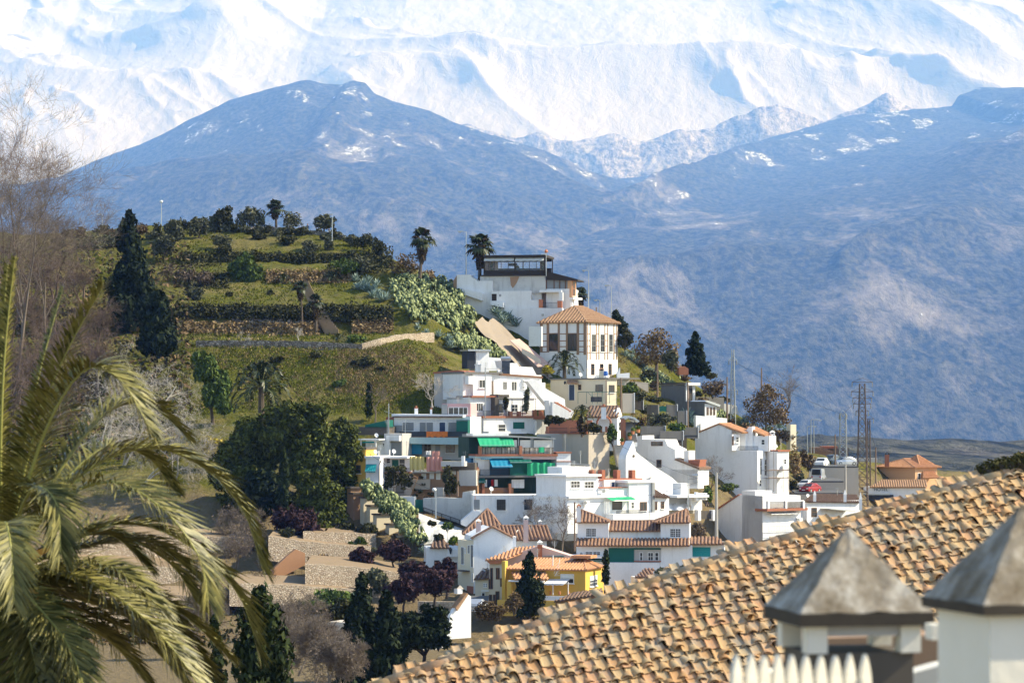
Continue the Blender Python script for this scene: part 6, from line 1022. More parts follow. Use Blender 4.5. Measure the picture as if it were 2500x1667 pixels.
    bare_tree('bare_fig_tree', 'small white-barked leafless tree spreading wide by the stone wall', 588, 832, 786, slope_D(588, 832), 'bark_pale', 5, 0.75, 1, nk=3, r=0.09); bare_tree('bare_fig_tree', 'small white-barked leafless tree standing below the earth stairs', 732, 832, 785, slope_D(732, 832), 'bark_pale', 5, 0.55, 1, nk=3, r=0.09)
    # palms
    fan_palm('fan palm on the hilltop behind the parapet', (674, 672), 562, 512, 27, slope_D(674, 562), 0.5, nf=24); fan_palm('tall fan palm with brown skirt on the ridge above cactus', (1025, 1030), 672, 588, 34, 498, 1.1, nf=24); fan_palm('fan palm with brown skirt beside the restaurant', (1170, 1172), 690, 603, 37, 506, 1.1, nf=26); fan_palm('slim fan palm beside the earth stairs', (738, 733), 798, 705, 22, slope_D(738, 798), 0.9, nf=18); fan_palm('fan palm with heavy skirt at the foot of earth stairs', (771, 770), 815, 738, 22, slope_D(771, 815), 1.6, nf=18, tw=0.2); fan_palm('fan palm behind the right end of the restaurant', (1415, 1415), 775, 725, 26, 507, 0.8, nf=20)
    date_palm('large dark date palm above the pine grove', 638, 1040, 945, 74, 412, 34); date_palm('date palm in front of the half-timbered house', 1378, 935, 893, 44, 470, 28)
    for x, y, r, lab in ((692, 692, 26, 'young date palm rosette left of the stairs top'), (811, 690, 30, 'young date palm rosette right of the stairs top'), (824, 834, 22, 'young date palm rosette on the lower shelf')): date_palm(lab, x, y+2, y-2, r, slope_D(x, y), 20, low=0)
    date_palm('ragged date palm in brick garden with dead skirt', 1421, 1058, 1010, 26, 417, 24); crown_mesh('dead_leaf_skirt', [(at(1421, 1038, 416.5), 0.7, 0.7, 1.2)], 200, 0.3, 'lf_deadpalm', col.objects['date_palm.005'] if 'date_palm.005' in col.objects else None, 3.0)
    # agaves
    A = 'agaves growing in clumps on the slopes'
    agaves([(870+random.uniform(-1, 1)*4+dx, 690+dy, 20) for dx, dy in ((0, 0), (14, 12), (28, 4), (22, 22), (40, 24), (54, 34), (62, 46), (36, 38), (8, 18), (48, 12), (70, 44))], 'silver agave in the clump left of cactus thicket', A)
    agaves([(1208+dx, 768+dy, 21) for dx, dy in ((0, 0), (12, 8), (22, -2), (30, 14), (44, 22), (20, 20), (54, 30), (38, 6), (8, -8))], 'silver agave in the clump below restaurant wall', A)
    agaves([(1022, 812, 20), (1040, 822, 20), (1052, 812, 18), (1072, 824, 18), (1030, 800, 16), (1100, 850, 18), (1095, 835, 18)], 'silver agave at the foot of cactus thicket', A); agaves([(1046, 888, 19), (1076, 900, 19), (1088, 890, 15)], 'silver agave above the shaded gable end', A); agaves([(1165, 892, 18), (1185, 900, 20), (1200, 905, 18), (1215, 905, 14)], 'silver agave on the roof edge by white hut', A)
    agaves([(1528+dx, 872+dy, 17) for dx, dy in ((0, 0), (14, 8), (28, 18), (42, 26), (20, -4), (52, 38), (36, 8), (64, 44), (76, 52), (90, 56))], 'silver agave trailing down slope right of half-timbered house', A); agaves([(1680, 1028, 26), (1664, 1020, 18), (1690, 1040, 20)], 'big drooping agave beside concrete stub', A); agaves([(1818+dx, 1040+dy, 20) for dx, dy in ((0, 0), (22, 10), (60, 16), (84, 6), (100, 22), (118, 30), (76, 28), (44, 22), (12, 16))], 'silver agave under the autumn tree', A); agaves([(1712, 905, 15), (1725, 912, 15), (1700, 900, 13)], 'agave at the foot of lone conifer', A)
    cactus_mass('prickly_pear_thicket', 'big pale green prickly pear thicket below the ridge', [(952, 690), (985, 676), (1040, 680), (1085, 682), (1115, 705), (1135, 725), (1140, 745), (1160, 770), (1160, 790), (1150, 800), (1160, 830), (1165, 850), (1120, 840), (1090, 810), (1050, 800), (1010, 775), (975, 745), (955, 715)], 3600, 0.7, 1.7)
    cactus_mass('prickly_pear_thicket', 'darker prickly pear running down towards the white hut', [(1085, 825), (1150, 822), (1195, 838), (1220, 860), (1235, 868), (1200, 872), (1180, 858), (1120, 850)], 1100, 0.62, 1.3); cactus_mass('prickly_pear_thicket', 'prickly pear patch above concrete hut', [(1560, 905), (1620, 915), (1665, 925), (1660, 940), (1600, 945), (1575, 935)], 500, 0.5, 1.0); cactus_mass('prickly_pear_thicket', 'small prickly pear patch by lattice mast', [(1745, 1000), (1775, 1008), (1770, 1020), (1745, 1018)], 120, 0.5, 0.8)
    # bare sandy slope and pink roof strip
    m = MB(); rows = []
    for i in range(12):
        t = i/11; y = 783+140*t; x0 = 1152+150*t**1.15; x1 = 1210+140*t**0.9; rows.append([on_slope(x0+(x1-x0)*k/9, y+4*math.sin(k*1.3+i))+UP*(0.1+0.2*math.sin(k*1.9+i*1.7)+random.uniform(0, .15))+V((0, -0.3, 0)) for k in range(10)])
    m.sheet(rows); tag(m.build('bare_slope', 'sand', smooth=True), kind='structure')
    g = Fac(1300, 455, 18); m = MB(); m.prism([on_slope(1245, 850)+V((0, -2, 1.1)), on_slope(1268, 846)+V((0, -2, 1.1)), on_slope(1345, 908)+V((0, -3, 1.0)), on_slope(1312, 912)+V((0, -3, 1.0))], UP*0.12); solo('tin_roof', 'faded pink corrugated roof strip running down sandy slope', 'roof', m, 'pinkroof')
    m = MB(); m.prism([at(x, y, 463) for x, y in ((1273, 850), (1295, 860), (1320, 878), (1320, 890), (1275, 862))], V((0, 0.6, 0))); solo('rough_wall', 'rough brown retaining wall beside pink tin roof', 'wall', m, 'beige')
    # people at the lookout
    person('person with long fair hair in white top sitting on the lookout wall', at(731, 568, slope_D(731, 572)), 'cloth_white', 'cloth_navy', 0.0, True); person('person in dark clothes standing behind the lookout wall', at(751, 571, slope_D(751, 572)+0.7), 'cloth_navy', 'cloth_navy', 0.4, False); person('person in white shirt with bare legs sitting on wall beside the lamp', at(803, 572, slope_D(803, 578)-0.3), 'cloth_white', 'skin', -0.2, True)
def person(label, p, top, legs, rz, sit):
    """one continuous figure grown round a jointed skeleton"""
    t = thing('person', label, 'person', p)
    if sit: J = {'hip': (0, 0, 0.12), 'chest': (0, 0.05, 0.45), 'neck': (0, 0.04, 0.66), 'head': (0, 0.0, 0.84), 'ls': (-0.2, 0.04, 0.60), 'le': (-0.28, -0.06, 0.36), 'lh': (-0.16, -0.28, 0.22), 'rs': (0.2, 0.04, 0.60), 're': (0.28, -0.06, 0.36), 'rh': (0.16, -0.28, 0.22), 'lk': (-0.12, -0.42, 0.13), 'lf': (-0.12, -0.48, -0.32), 'lt': (-0.12, -0.62, -0.34), 'rk': (0.12, -0.42, 0.13), 'rf': (0.12, -0.48, -0.32), 'rt': (0.12, -0.62, -0.34)}
    else: J = {'hip': (0, 0, 0.92), 'chest': (0, 0, 1.25), 'neck': (0, 0, 1.46), 'head': (0, -0.02, 1.64), 'ls': (-0.2, 0, 1.40), 'le': (-0.27, 0.02, 1.12), 'lh': (-0.24, -0.12, 0.9), 'rs': (0.2, 0, 1.40), 're': (0.27, 0.02, 1.12), 'rh': (0.24, -0.12, 0.9), 'lk': (-0.11, -0.02, 0.48), 'lf': (-0.11, 0.02, 0.06), 'lt': (-0.11, -0.15, 0.04), 'rk': (0.11, -0.02, 0.48), 'rf': (0.11, 0.02, 0.06), 'rt': (0.11, -0.15, 0.04)}
    names = list(J); E = [('hip', 'chest'), ('chest', 'neck'), ('neck', 'head'), ('chest', 'ls'), ('ls', 'le'), ('le', 'lh'), ('chest', 'rs'), ('rs', 're'), ('re', 'rh'), ('hip', 'lk'), ('lk', 'lf'), ('lf', 'lt'), ('hip', 'rk'), ('rk', 'rf'), ('rf', 'rt')]
    me = bpy.data.meshes.new('body'); me.from_pydata([J[n] for n in names], [(names.index(a), names.index(b)) for a, b in E], []); o = bpy.data.objects.new('body', me); col.objects.link(o); o.parent = t; o.rotation_euler = (0, 0, 0)
    R = {'hip': .15, 'chest': .16, 'neck': .06, 'head': .10, 'ls': .07, 'le': .05, 'lh': .04, 'rs': .07, 're': .05, 'rh': .04, 'lk': .075, 'lf': .05, 'lt': .035, 'rk': .075, 'rf': .05, 'rt': .035}
    md = o.modifiers.new('skin', 'SKIN'); o.modifiers.new('sub', 'SUBSURF').levels = 1; o.modifiers['sub'].render_levels = 2
    for i, n in enumerate(names): me.skin_vertices[0].data[i].radius = (R[n], R[n])
    me.skin_vertices[0].data[0].use_root = True
    bpy.context.view_layer.update(); dg = bpy.context.evaluated_depsgraph_get(); nm = bpy.data.meshes.new_from_object(o.evaluated_get(dg)); o.modifiers.clear(); o.data = nm; nm.materials.clear()
    for mt in ('skin', top, legs, 'hair'): nm.materials.append(MT(mt))
    zc = J['neck'][2]; zh = J['hip'][2]
    for p_ in nm.polygons:
        c = p_.center
        p_.material_index = 3 if (c.z > J['head'][2]+0.0 and c.y > J['head'][1]-0.05) else 0 if c.z > zc+0.02 else 1 if (c.z > zh-0.02 and c.y > -0.2) else 2
        p_.use_smooth = True
    m = MB(); h = V(J['head']); off = origin(t); m.blob(off+h+V((0, 0.03, 0.04)), 0.115, 0.12, 0.12, 8, 6); m.blob(off+h+V((0, 0.09, -0.10)), 0.10, 0.05, 0.16, 8, 5); m.build('hair', 'hair', t, smooth=True); t.rotation_euler = (0, 0, rz)
# ------------------------------------------------------------------ woods, gardens and terraces on the left
def woods():
    conifer('dark_conifer', 'tall dark conifer towering on the left slope', 316, 512, 810, 128, 455, 'lf_conifer', 15000, 0.42, jag=0.35, power=0.68, foot=0.6)
    conifer('dark_conifer', 'bushy lower dark conifer leaning against the tall one', 384, 710, 862, 84, 452, 'lf_conifer', 6000, 0.46, power=0.5, jag=0.5, foot=0.6)
    for x, b, t, D, lean, lab, r in ((40, 930, 560, 236, 0.30, 'big leafless plane tree with pale trunk on the left edge', 0.26), (-30, 900, 380, 238, 0.25, 'leafless plane tree at the frame edge with fine twigs', 0.24), (105, 900, 600, 262, 0.15, 'slender leafless plane tree before the dark conifer', 0.18)):
        bare_tree('bare_plane_tree', lab, x, b, t-250, D, 'bark_twig' if x < 0 else 'bark_grey', 6, 0.5, 1, lean*0.7, r=r*0.7, nk=4)
    # brown leafless wood
    k = 0
    for x, b, t in ((60, 760, 560), (130, 740, 545), (20, 720, 470), (90, 700, 500), (200, 750, 600), (20, 860, 640), (150, 860, 660), (230, 880, 690), (90, 960, 720), (190, 970, 740), (30, 1010, 760), (240, 960, 800), (150, 1060, 830), (60, 1120, 860)):
        bare_tree('leafless_tree', 'brown leafless tree in the thicket behind the date palm', x, b, t, 300+(1000-b)*0.12, 'bark_twig', 5, 0.7, 2, group='leafless trees of the left thicket', nk=4); k += 1
    for i in range(2):
        C = []
        for q in range(13500):
            x = random.uniform(-60, 470 if q < 8000 else 900); y = random.uniform(590, 1120) if q < 8000 else random.uniform(1440, 1700); D = slope_D(x, y); p = at(x, y, D); C.append((p.x, p.y+random.uniform(-4, 4), p.z))
        C = np.array(C)
        q = quads('undergrowth', C, rng.normal(size=C.shape)+np.array([0.2, -0.5, 0.6]), 0.42, ('lf_dark', 'lf_rust')[i], None, 1.8); tag(q, ('dark evergreen undergrowth under the leafless trees', 'rusty brown undergrowth under the leafless trees')[i], 'undergrowth', kind='stuff')
    for x, b, t, lean, lab in ((300, 1130, 830, 0.35, 'pale weeping leafless tree arching behind the date palm'), (350, 1180, 880, 0.5, 'pale leafless tree with long hanging branches'), (390, 1000, 800, 0.25, 'pale-branched leafless tree below the dark conifers'), (240, 1120, 850, 0.1, 'pale leafless tree behind the top fronds'), (420, 1180, 940, 0.3, 'low pale leafless tree with curving twigs')):
        bare_tree('weeping_bare_tree', lab, x, b, t, 290, 'bark_pale', 6, 0.62, 2, lean, r=0.11, nk=3, droop=0.10)
    tree('green_shrub_tree', 'fresh green bushy tree left of the dark date palm', 395, (520, 1030), [(505, 900, 34, 34), (530, 940, 34, 40), (540, 985, 26, 34), (490, 880, 24, 20), (515, 960, 24, 30)], 'lf_green', 4200, 0.34, 'bark', 0.2, up=(0, 0, -1), aspect=2.2)
    tree('mimosa_tree', 'yellow flowering mimosa at the edge of the pines', 372, (517, 1140), [(502, 1085, 22, 22), (530, 1090, 22, 22), (515, 1110, 24, 18)], 'lf_yellow', 1300, 0.22); bush('bush', 'dark green bush under the mimosa', 540, 1120, 26, 22, 'lf_dark', 600, 0.3, D=370)
    P = (((560, 1240), [(560, 1120, 40, 50), (545, 1170, 36, 36), (590, 1090, 36, 40), (575, 1160, 40, 44)], 'rounded pine at the left end of grove'), ((600, 1230), [(615, 1060, 40, 50), (640, 1110, 40, 46), (600, 1130, 34, 40)], 'pine in the grove under the dark date palm'), ((700, 1240), [(690, 1010, 44, 40), (730, 1040, 40, 44), (680, 1080, 46, 50), (720, 1110, 44, 46)], 'tallest round-headed pine of the grove'), ((760, 1250), [(770, 1010, 40, 36), (790, 1060, 40, 44), (760, 1110, 44, 46), (740, 1150, 40, 40)], 'broad pine in the middle of the grove'), ((830, 1230), [(840, 1060, 34, 40), (855, 1100, 30, 44), (840, 1150, 34, 44), (815, 1110, 34, 40)], 'pine at the right end of grove beside yellow house'), ((780, 1300), [(770, 1180, 44, 36), (800, 1210, 44, 36), (760, 1240, 44, 34), (815, 1250, 36, 34), (780, 1270, 38, 26)], 'low dense pine in front of the grove'), ((640, 1260), [(630, 1180, 40, 44), (660, 1200, 40, 44), (620, 1220, 36, 36)], 'shadowy pine behind thin cypress'))
    for i, (b, l, lab) in enumerate(P): l = [(x, y, rx*1.06, ry*1.06) for x, y, rx, ry in l]+[(b[0], b[1]-25, 36, 26)]; tree('pine_tree', lab, 392-i*2.5 if i < 5 else 368, b, l, 'lf_pine' if i != 6 else 'lf_conifer', 9000, 0.27, 'bark', 0.22, k=12, rough=0.6, aspect=2.0)
    bush('bush', 'dark undergrowth filling the foot of the pine grove', 600, 1230, 60, 36, 'lf_dark', 1600, 0.4, D=380)
    conifer('thin_cypress', 'thin columnar cypress in front of the pine grove', 694, 1098, 1310, 27, 362, 'lf_cypress', 3600, 0.28, power=0.35, jag=0.1); conifer('thin_cypress', 'tiny columnar cypress standing alone on the slope', 901, 935, 1020, 13, 424, 'lf_cypress', 700, 0.25, power=0.35, jag=0.1)
    bare_tree('bare_tree', 'grey leafless tree beside the tiny cypress', 918, 1025, 930, 422, 'bark_grey', 5, 0.45, 1, tsize=0.2); bare_tree('bare_tree', 'forked pale leafless tree against the shaded gable end', 1058, 990, 880, 440, 'bark_pale', 5, 0.4, 2, nk=3, r=0.1)
    bare_tree('dark_bare_tree', 'dark forked tree with plum-brown crown by the terraces', 718, 1330, 1215, 348, 'bark_dark', 5, 0.6, 2, twig=2600, tmat='lf_plum', r=0.2, tsize=0.24)
    for x, y in ((560, 1270), (600, 1290), (640, 1280), (575, 1330)): bare_tree('grey_thicket', 'grey-brown leafless shrub beneath the pine grove', x, y+50, y-60, 352, 'bark_grey', 5, 0.75, 2, group='leafless shrubs under the pines', twig=300, tsize=0.1, nk=4)
    tree('bush_tree', 'small bushy green tree beside washing terrace wall', 402, (1100, 1215), [(1095, 1160, 16, 24), (1105, 1185, 16, 22), (1092, 1195, 12, 16)], 'lf_dark', 1100, 0.24, tr=0.08); tree('bush_tree', 'climbing shrub over the cottage balcony', 403, (960, 1215), [(955, 1165, 18, 22), (985, 1170, 24, 18), (965, 1145, 30, 8), (950, 1185, 14, 14)], 'lf_dark', 1300, 0.24, tr=0.08)
    # stone garden terraces
    T = [([(740, 1298), (830, 1300), (918, 1304)], 30, 24, 'upper stone terrace wall beside stepped yellow wall'), ([(655, 1308), (720, 1318), (800, 1328), (905, 1334)], 36, 20, 'second stone terrace wall with orange edge'), ([(745, 1376), (840, 1382), (905, 1388), (985, 1400)], 46, 20, 'third stone terrace wall under the plum trees'), ([(560, 1424), (680, 1428), (780, 1432), (870, 1438), (940, 1446)], 30, 20, 'lowest stone terrace wall above the hedge'), ([(120, 1300), (250, 1302), (400, 1306), (560, 1312), (650, 1318)], 40, 20, 'long stone terrace wall seen through the palm fronds'), ([(60, 1372), (220, 1376), (380, 1384), (520, 1392)], 40, 20, 'lower stone terrace wall seen through palm fronds'), ([(140, 1450), (300, 1452), (460, 1456), (560, 1460)], 60, 20, 'bottom terrace wall behind hanging palm fronds')]
    for pts, h, yaw, lab in T:
        xm = (pts[0][0]+pts[-1][0])/2; ym = (pts[0][1]+pts[-1][1])/2; wall_D = lambda x: 395-(ym+h-1300)*0.185+(x-xm)*0.027; m = MB()
        for (x0, y0), (x1, y1) in zip(pts, pts[1:]):
            D = wall_D(x0); a = at(x0, y0, D); b = at(x1, y1, wall_D(x1)); hh = h*D/F; n = 4
            for k in range(n):
                p = a+(b-a)*k/n; q = (b-a)/n*1.01; m.box(p-UP*(hh+1.2), (q.x, q.y, q.z), (0, 0.6+0.1*random.random(), 0), UP*(hh+1.2+random.uniform(-.05, .08)))
        w = solo('terrace_wall', lab, 'wall', m, 'stone_beige'); c = MB(); D = 0; x0, y0 = pts[0]; 
        Dw = [wall_D(p[0]) for p in pts]; rows = [[at(x, y, d)+V((0, 0.3, -0.05)) for (x, y), d in zip(pts, Dw)], [at(x, y, d)+V((0, 12.0, 0.5)) for (x, y), d in zip(pts, Dw)]]; c.sheet(rows); tag(c.build('terrace_bed', 'soil'), kind='structure')
    m = MB(); g = Fac(690, 379, 20); g.poly(m, [(668, 1388), (700, 1358), (722, 1340), (745, 1350), (745, 1378), (700, 1402), (660, 1415)], -0.8, 0); solo('ramp_wall', 'smooth orange-pink ramp wall between the stone terraces', 'wall', m, 'earthwall')
    for k, (x, y, hx) in enumerate(((860, 1192, 26), (868, 1206, 34), (892, 1216, 28), (907, 1236, 24), (925, 1257, 36), (955, 1281, 32), (978, 1306, 34))):
        if k == 0: SW = thing('stepped_garden_wall', 'tall yellowish garden wall stepping down in capped piers', 'wall', at(920, 1330, 392))
        g = Fac(x, 405-k*1.6, 28); m = MB(); g.rect(m, x-hx*0.15, y, x+hx*0.82, 1345, -1.1, 0.0); p = m.build('pier', 'cream' if k > 1 else 'brownwall', SW); m = MB(); g.rect(m, x-hx*0.22, y-4, x+hx*0.9, y, -1.3, 0.2); m.build('coping', 'cap_dark', p)
    cactus_mass('prickly_pear_thicket', 'prickly pear hedge spilling over the stepped garden wall', [(880, 1175), (905, 1180), (940, 1200), (985, 1225), (1015, 1255), (1030, 1290), (1045, 1320), (1010, 1322), (985, 1295), (950, 1262), (920, 1230), (890, 1200)], 2200, 0.6, 1.4, D0=391)
    for i, (x, y, r) in enumerate(((1010, 1290, 22), (1025, 1310, 24), (1042, 1335, 26), (1000, 1265, 20), (1035, 1350, 22))):
        o = bpy.data.objects.new('agave', AGAVES[i % 3]); col.objects.link(o); D = slope_D(x, y)-2.5; o.location = at(x, y, D); k = r*D/F; o.scale = (k, k, k); o.rotation_euler = (0.2, 0.1, i); tag(o, 'green agave drooping below the prickly pear hedge', 'agave', 'agaves by the stepped wall')
    for (x0, y0), (x1, y1), lab in (((991, 1242), (1020, 1165), 'tall dried agave flower stalk with seed heads above cactus hedge'), ((1018, 1246), (1036, 1205), 'shorter dried agave flower stalk by green gate')):
        t = thing('agave_stalk', lab, 'plant', at(x0, y0, slope_D(x0, y0)-1)); m = MB(); a, b = at(x0, y0, slope_D(x0, y0)-1), at(x1, y1, slope_D(x0, y0)-1); m.tube([a, b], [0.09, 0.04], 5); bl = []
        for k in range(11): f = 0.5+0.5*k/10; p = a+(b-a)*f; q = p+V((random.choice((-1, 1))*random.uniform(.5, 1.3), random.uniform(-.6, .6), random.uniform(.0, .5))); m.tube([p, q], 0.02, 3); bl.append((q, .34, .34, .16))
        m.build('stalk', 'stalk', t); crown_mesh('seed_heads', bl, 260, 0.22, 'lf_dark', t, kind='stuff')
    for x, y, rx, ry, mat, D, lab in ((890, 1300, 34, 20, 'lf_dark', 372, 'dark green bush under the stepped wall'), (840, 1292, 30, 14, 'lf_dark', 374, 'low dark bush left of the stepped wall'), (780, 1366, 24, 12, 'lf_dry', 345, 'dry twiggy bush on the middle terrace'), (815, 1374, 24, 8, 'lf_green', 345, 'low green bush on the middle terrace'), (700, 1300, 18, 10, 'lf_dark', 385, 'dark bush behind second terrace wall'), (835, 1400, 20, 12, 'lf_dry', 375, 'dry brush in front of third terrace wall'), (690, 1445, 26, 12, 'lf_rust', 368, 'brown brush below the lowest terrace wall'), (640, 1335, 16, 12, 'lf_olive', 385, 'olive brush at the left end of terraces'), (880, 1325, 12, 12, 'lf_green', 360, 'little green bush against terrace wall'), (800, 1465, 75, 26, 'lf_green', 318, 'long dark green hedge below the terraces'), (850, 1500, 50, 40, 'lf_dark', 312, 'dark evergreen mass right below the hedge'), (870, 1455, 22, 12, 'lf_agave', 330, 'grey-green santolina bush by terrace corner'), (920, 1420, 30, 30, 'lf_olive', 338, 'olive bush under the third terrace')):
        bush('bush', lab, x, y, rx, ry, mat, 1100, 0.3, D=D)
    for x, y, rx, ry, b, lab in ((885, 1360, 34, 26, 1400, 'small purple-leaved plum tree on the terrace'), (960, 1345, 44, 30, 1395, 'purple-leaved plum tree in front of the agaves'), (1010, 1400, 50, 36, 1460, 'broad purple-leaved plum tree left of the lane'), (1060, 1420, 50, 40, 1480, 'dark purple plum tree beside the gabled house'), (985, 1440, 46, 34, 1490, 'shadowy purple plum tree below the others'), (1090, 1390, 30, 30, 1450, 'purple plum tree reaching the lane houses')):
        tree('plum_tree', lab, 352-(y-1340)*0.2, (x, b), [(x-rx*.4, y, rx*.6, ry*.7), (x+rx*.4, y+4, rx*.6, ry*.7), (x, y-ry*.35, rx*.6, ry*.6), (x, y+ry*.4, rx*.5, ry*.5)], 'lf_plum', 2300, 0.22, 'bark_dark', 0.12, aspect=2.2)
    for x, t, b, w, lab in ((882, 1395, 1660, 92, 'ragged dark conifer with pointed top below terraces'), (943, 1440, 1680, 80, 'dark conifer right behind the ragged one'), (868, 1470, 1700, 110, 'bushy dark conifer at the foot of garden')): conifer('garden_conifer', lab, x, t, b, w, 262, 'lf_conifer', 6000, 0.28, jag=0.4, power=0.6)
    tree('dark_tree', 'spreading dark evergreen tree in front of white garden wall', 270, (1030, 1650), [(1000, 1520, 50, 40), (1050, 1510, 50, 36), (1075, 1545, 36, 36), (1020, 1560, 60, 30), (985, 1570, 40, 40)], 'lf_conifer', 6000, 0.26, 'bark_dark', 0.2)
    for k, (x, y) in enumerate(((665, 1345), (735, 1338), (790, 1332), (860, 1336), (905, 1342), (760, 1425), (800, 1428), (860, 1430), (930, 1432), (600, 1462), (660, 1466), (730, 1462), (815, 1462), (560, 1350), (500, 1355), (400, 1350), (300, 1350), (470, 1430), (360, 1430), (250, 1425))): bush('terrace_bush', 'scrubby bush at the foot of a stone terrace wall', x, y, random.uniform(11, 22), random.uniform(8, 15), ('lf_olive', 'lf_rust', 'lf_dark', 'lf_green')[k % 4], 420, 0.2, 'bushes along the terraces')
    # foot of the garden: walls, buildings, lane
    W = House('white_garden_wall', 'bright white garden wall with tile coping and capped pier by the lane', 'wall', 1140, 335, 30, 1560); W.poly([(1112, 1482), (1138, 1447), (1150, 1455), (1150, 1556), (1090, 1560), (1100, 1500)], -0.6, 0, 'white_clean'); W.poly([(1110, 1482), (1138, 1446), (1141, 1450), (1114, 1490)], -0.8, 0.25, 'tile_tan', 'coping'); W.box(1117, 1437, 1129, 1449, -0.8, 0, 'white_clean', 'pier'); m = MB(); c = W.f.hit(1123, 1437, -0.4); w = 0.38; m.hull([c+V((-w, -w, 0)), c+V((w, -w, 0)), c+V((w, w, 0)), c+V((-w, w, 0))], [c+V((-.02, -.02, .4)), c+V((.02, -.02, .4)), c+V((.02, .02, .4)), c+V((-.02, .02, .4))]); m.build('pier_cap', 'beige', W.root); W.box(1000, 1570, 1090, 1590, -0.5, 0, 'white_clean', 'low_wall')
    S = House('shadow_wall', 'shaded stone wall with cobbled top at the foot of plum trees', 'wall', 1110, 342, -10, 1500); S.wall(1020, 1468, 1112, 1510, 0.8, 'stone_beige')
    B = House('beige_outbuilding', 'beige outbuilding with brown side wall between the dark conifers', 'hut', 840, 290, -20, 1620); B.wall(800, 1518, 842, 1640, 3, 'beige'); B.box(842, 1516, 862, 1640, -3.5, -0.2, 'brownwall', 'side_wall'); B.wall(835, 1585, 860, 1640, 3, 'beige', out=0.6)
    for x, b, t, D in ((720, 1640, 1480, 230), (770, 1660, 1500, 235), (800, 1660, 1540, 225), (680, 1600, 1440, 300), (740, 1560, 1450, 310), (470, 1560, 1440, 320), (500, 1500, 1420, 320), (400, 1520, 1430, 315), (830, 1660, 1560, 228)): bare_tree('grey_bare_tree', 'grey leafless garden tree below the terraces', x, b, t-20, D, 'bark_grey', 6, 0.62, 2, group='leafless garden trees', twig=260, tsize=0.08, r=0.07, nk=4)
    bare_tree('forked_bare_tree', 'dark forked leafless tree in front of orange ramp wall', 645, 1440, 1345, 330, 'bark_dark', 5, 0.6, 1, 0.25, r=0.12)
    conifer('big_cypress', 'big dark cypress rising from the bottom edge', 640, 1425, 2050, 215, 150, 'lf_cypress', 16000, 0.22, power=0.55, jag=0.3); conifer('big_cypress', 'slender cypress tip behind the big one', 525, 1500, 1950, 80, 165, 'lf_cypress', 4000, 0.2, power=0.8); conifer('big_cypress', 'black-green cypress in the bottom left corner', 20, 1440, 2300, 190, 62, 'lf_conifer', 9000, 0.12, power=0.5)
    for k, (x, y) in enumerate(((1545, 975), (1575, 1000), (1595, 975), (1640, 965), (1560, 1030), (1640, 1020), (1700, 960), (1725, 1030), (1780, 1035), (1800, 1060), (1830, 1090), (1690, 1065), (1600, 940), (1560, 890), (1585, 915), (1650, 900), (1670, 925), (1735, 915), (1765, 975), (1850, 1110), (1930, 1075), (1950, 1160), (1935, 1185), (1760, 1120))): bush('slope_scrub', 'dry scrub bush on the slope between the concrete huts', x, y, random.uniform(12, 24), random.uniform(8, 15), ('lf_rust', 'lf_olive', 'lf_dark', 'lf_dry')[k % 4], 420, 0.22, 'scrub of the right slope')
    # right slope trees
    tree('autumn_tree', 'rust and olive autumn tree on the slope right of the timbered house', 492, (1600, 900), [(1575, 850, 34, 36), (1610, 840, 36, 38), (1640, 865, 26, 30), (1600, 880, 44, 22)], 'lf_autumn', 2400, 0.26, 'bark_grey', 0.14, rough=1.0); bush('bush', 'olive green bush in front of the autumn tree', 1640, 880, 24, 24, 'lf_olive', 1000, 0.28, D=488); bush('bush', 'grey twiggy bush behind the timbered house', 1525, 825, 22, 26, 'lf_dark', 900, 0.28, D=496)
    tree('round_tree', 'dark rounded tree behind the timbered house roof', 505, (1512, 830), [(1512, 785, 20, 26), (1505, 770, 12, 14), (1518, 800, 16, 20)], 'lf_conifer', 2000, 0.28); conifer('lone_conifer', 'lone dark conifer standing on the right slope', 1697, 810, 908, 50, 500, 'lf_conifer', 3600, 0.36, jag=0.5, power=0.7)
    tree('autumn_tree', 'large russet tree above the gable-end house', 486, (1868, 1060), [(1850, 985, 36, 34), (1890, 990, 34, 36), (1870, 960, 30, 22), (1860, 1020, 44, 28), (1910, 1020, 24, 22)], 'lf_autumn', 2800, 0.24, 'bark_grey', 0.16, rough=1.0); bare_tree('bare_tree', 'tall leafless tree rising behind the russet tree', 1905, 1020, 880, 500, 'bark_grey', 6, 0.5, 1, 0.2, tsize=0.3)
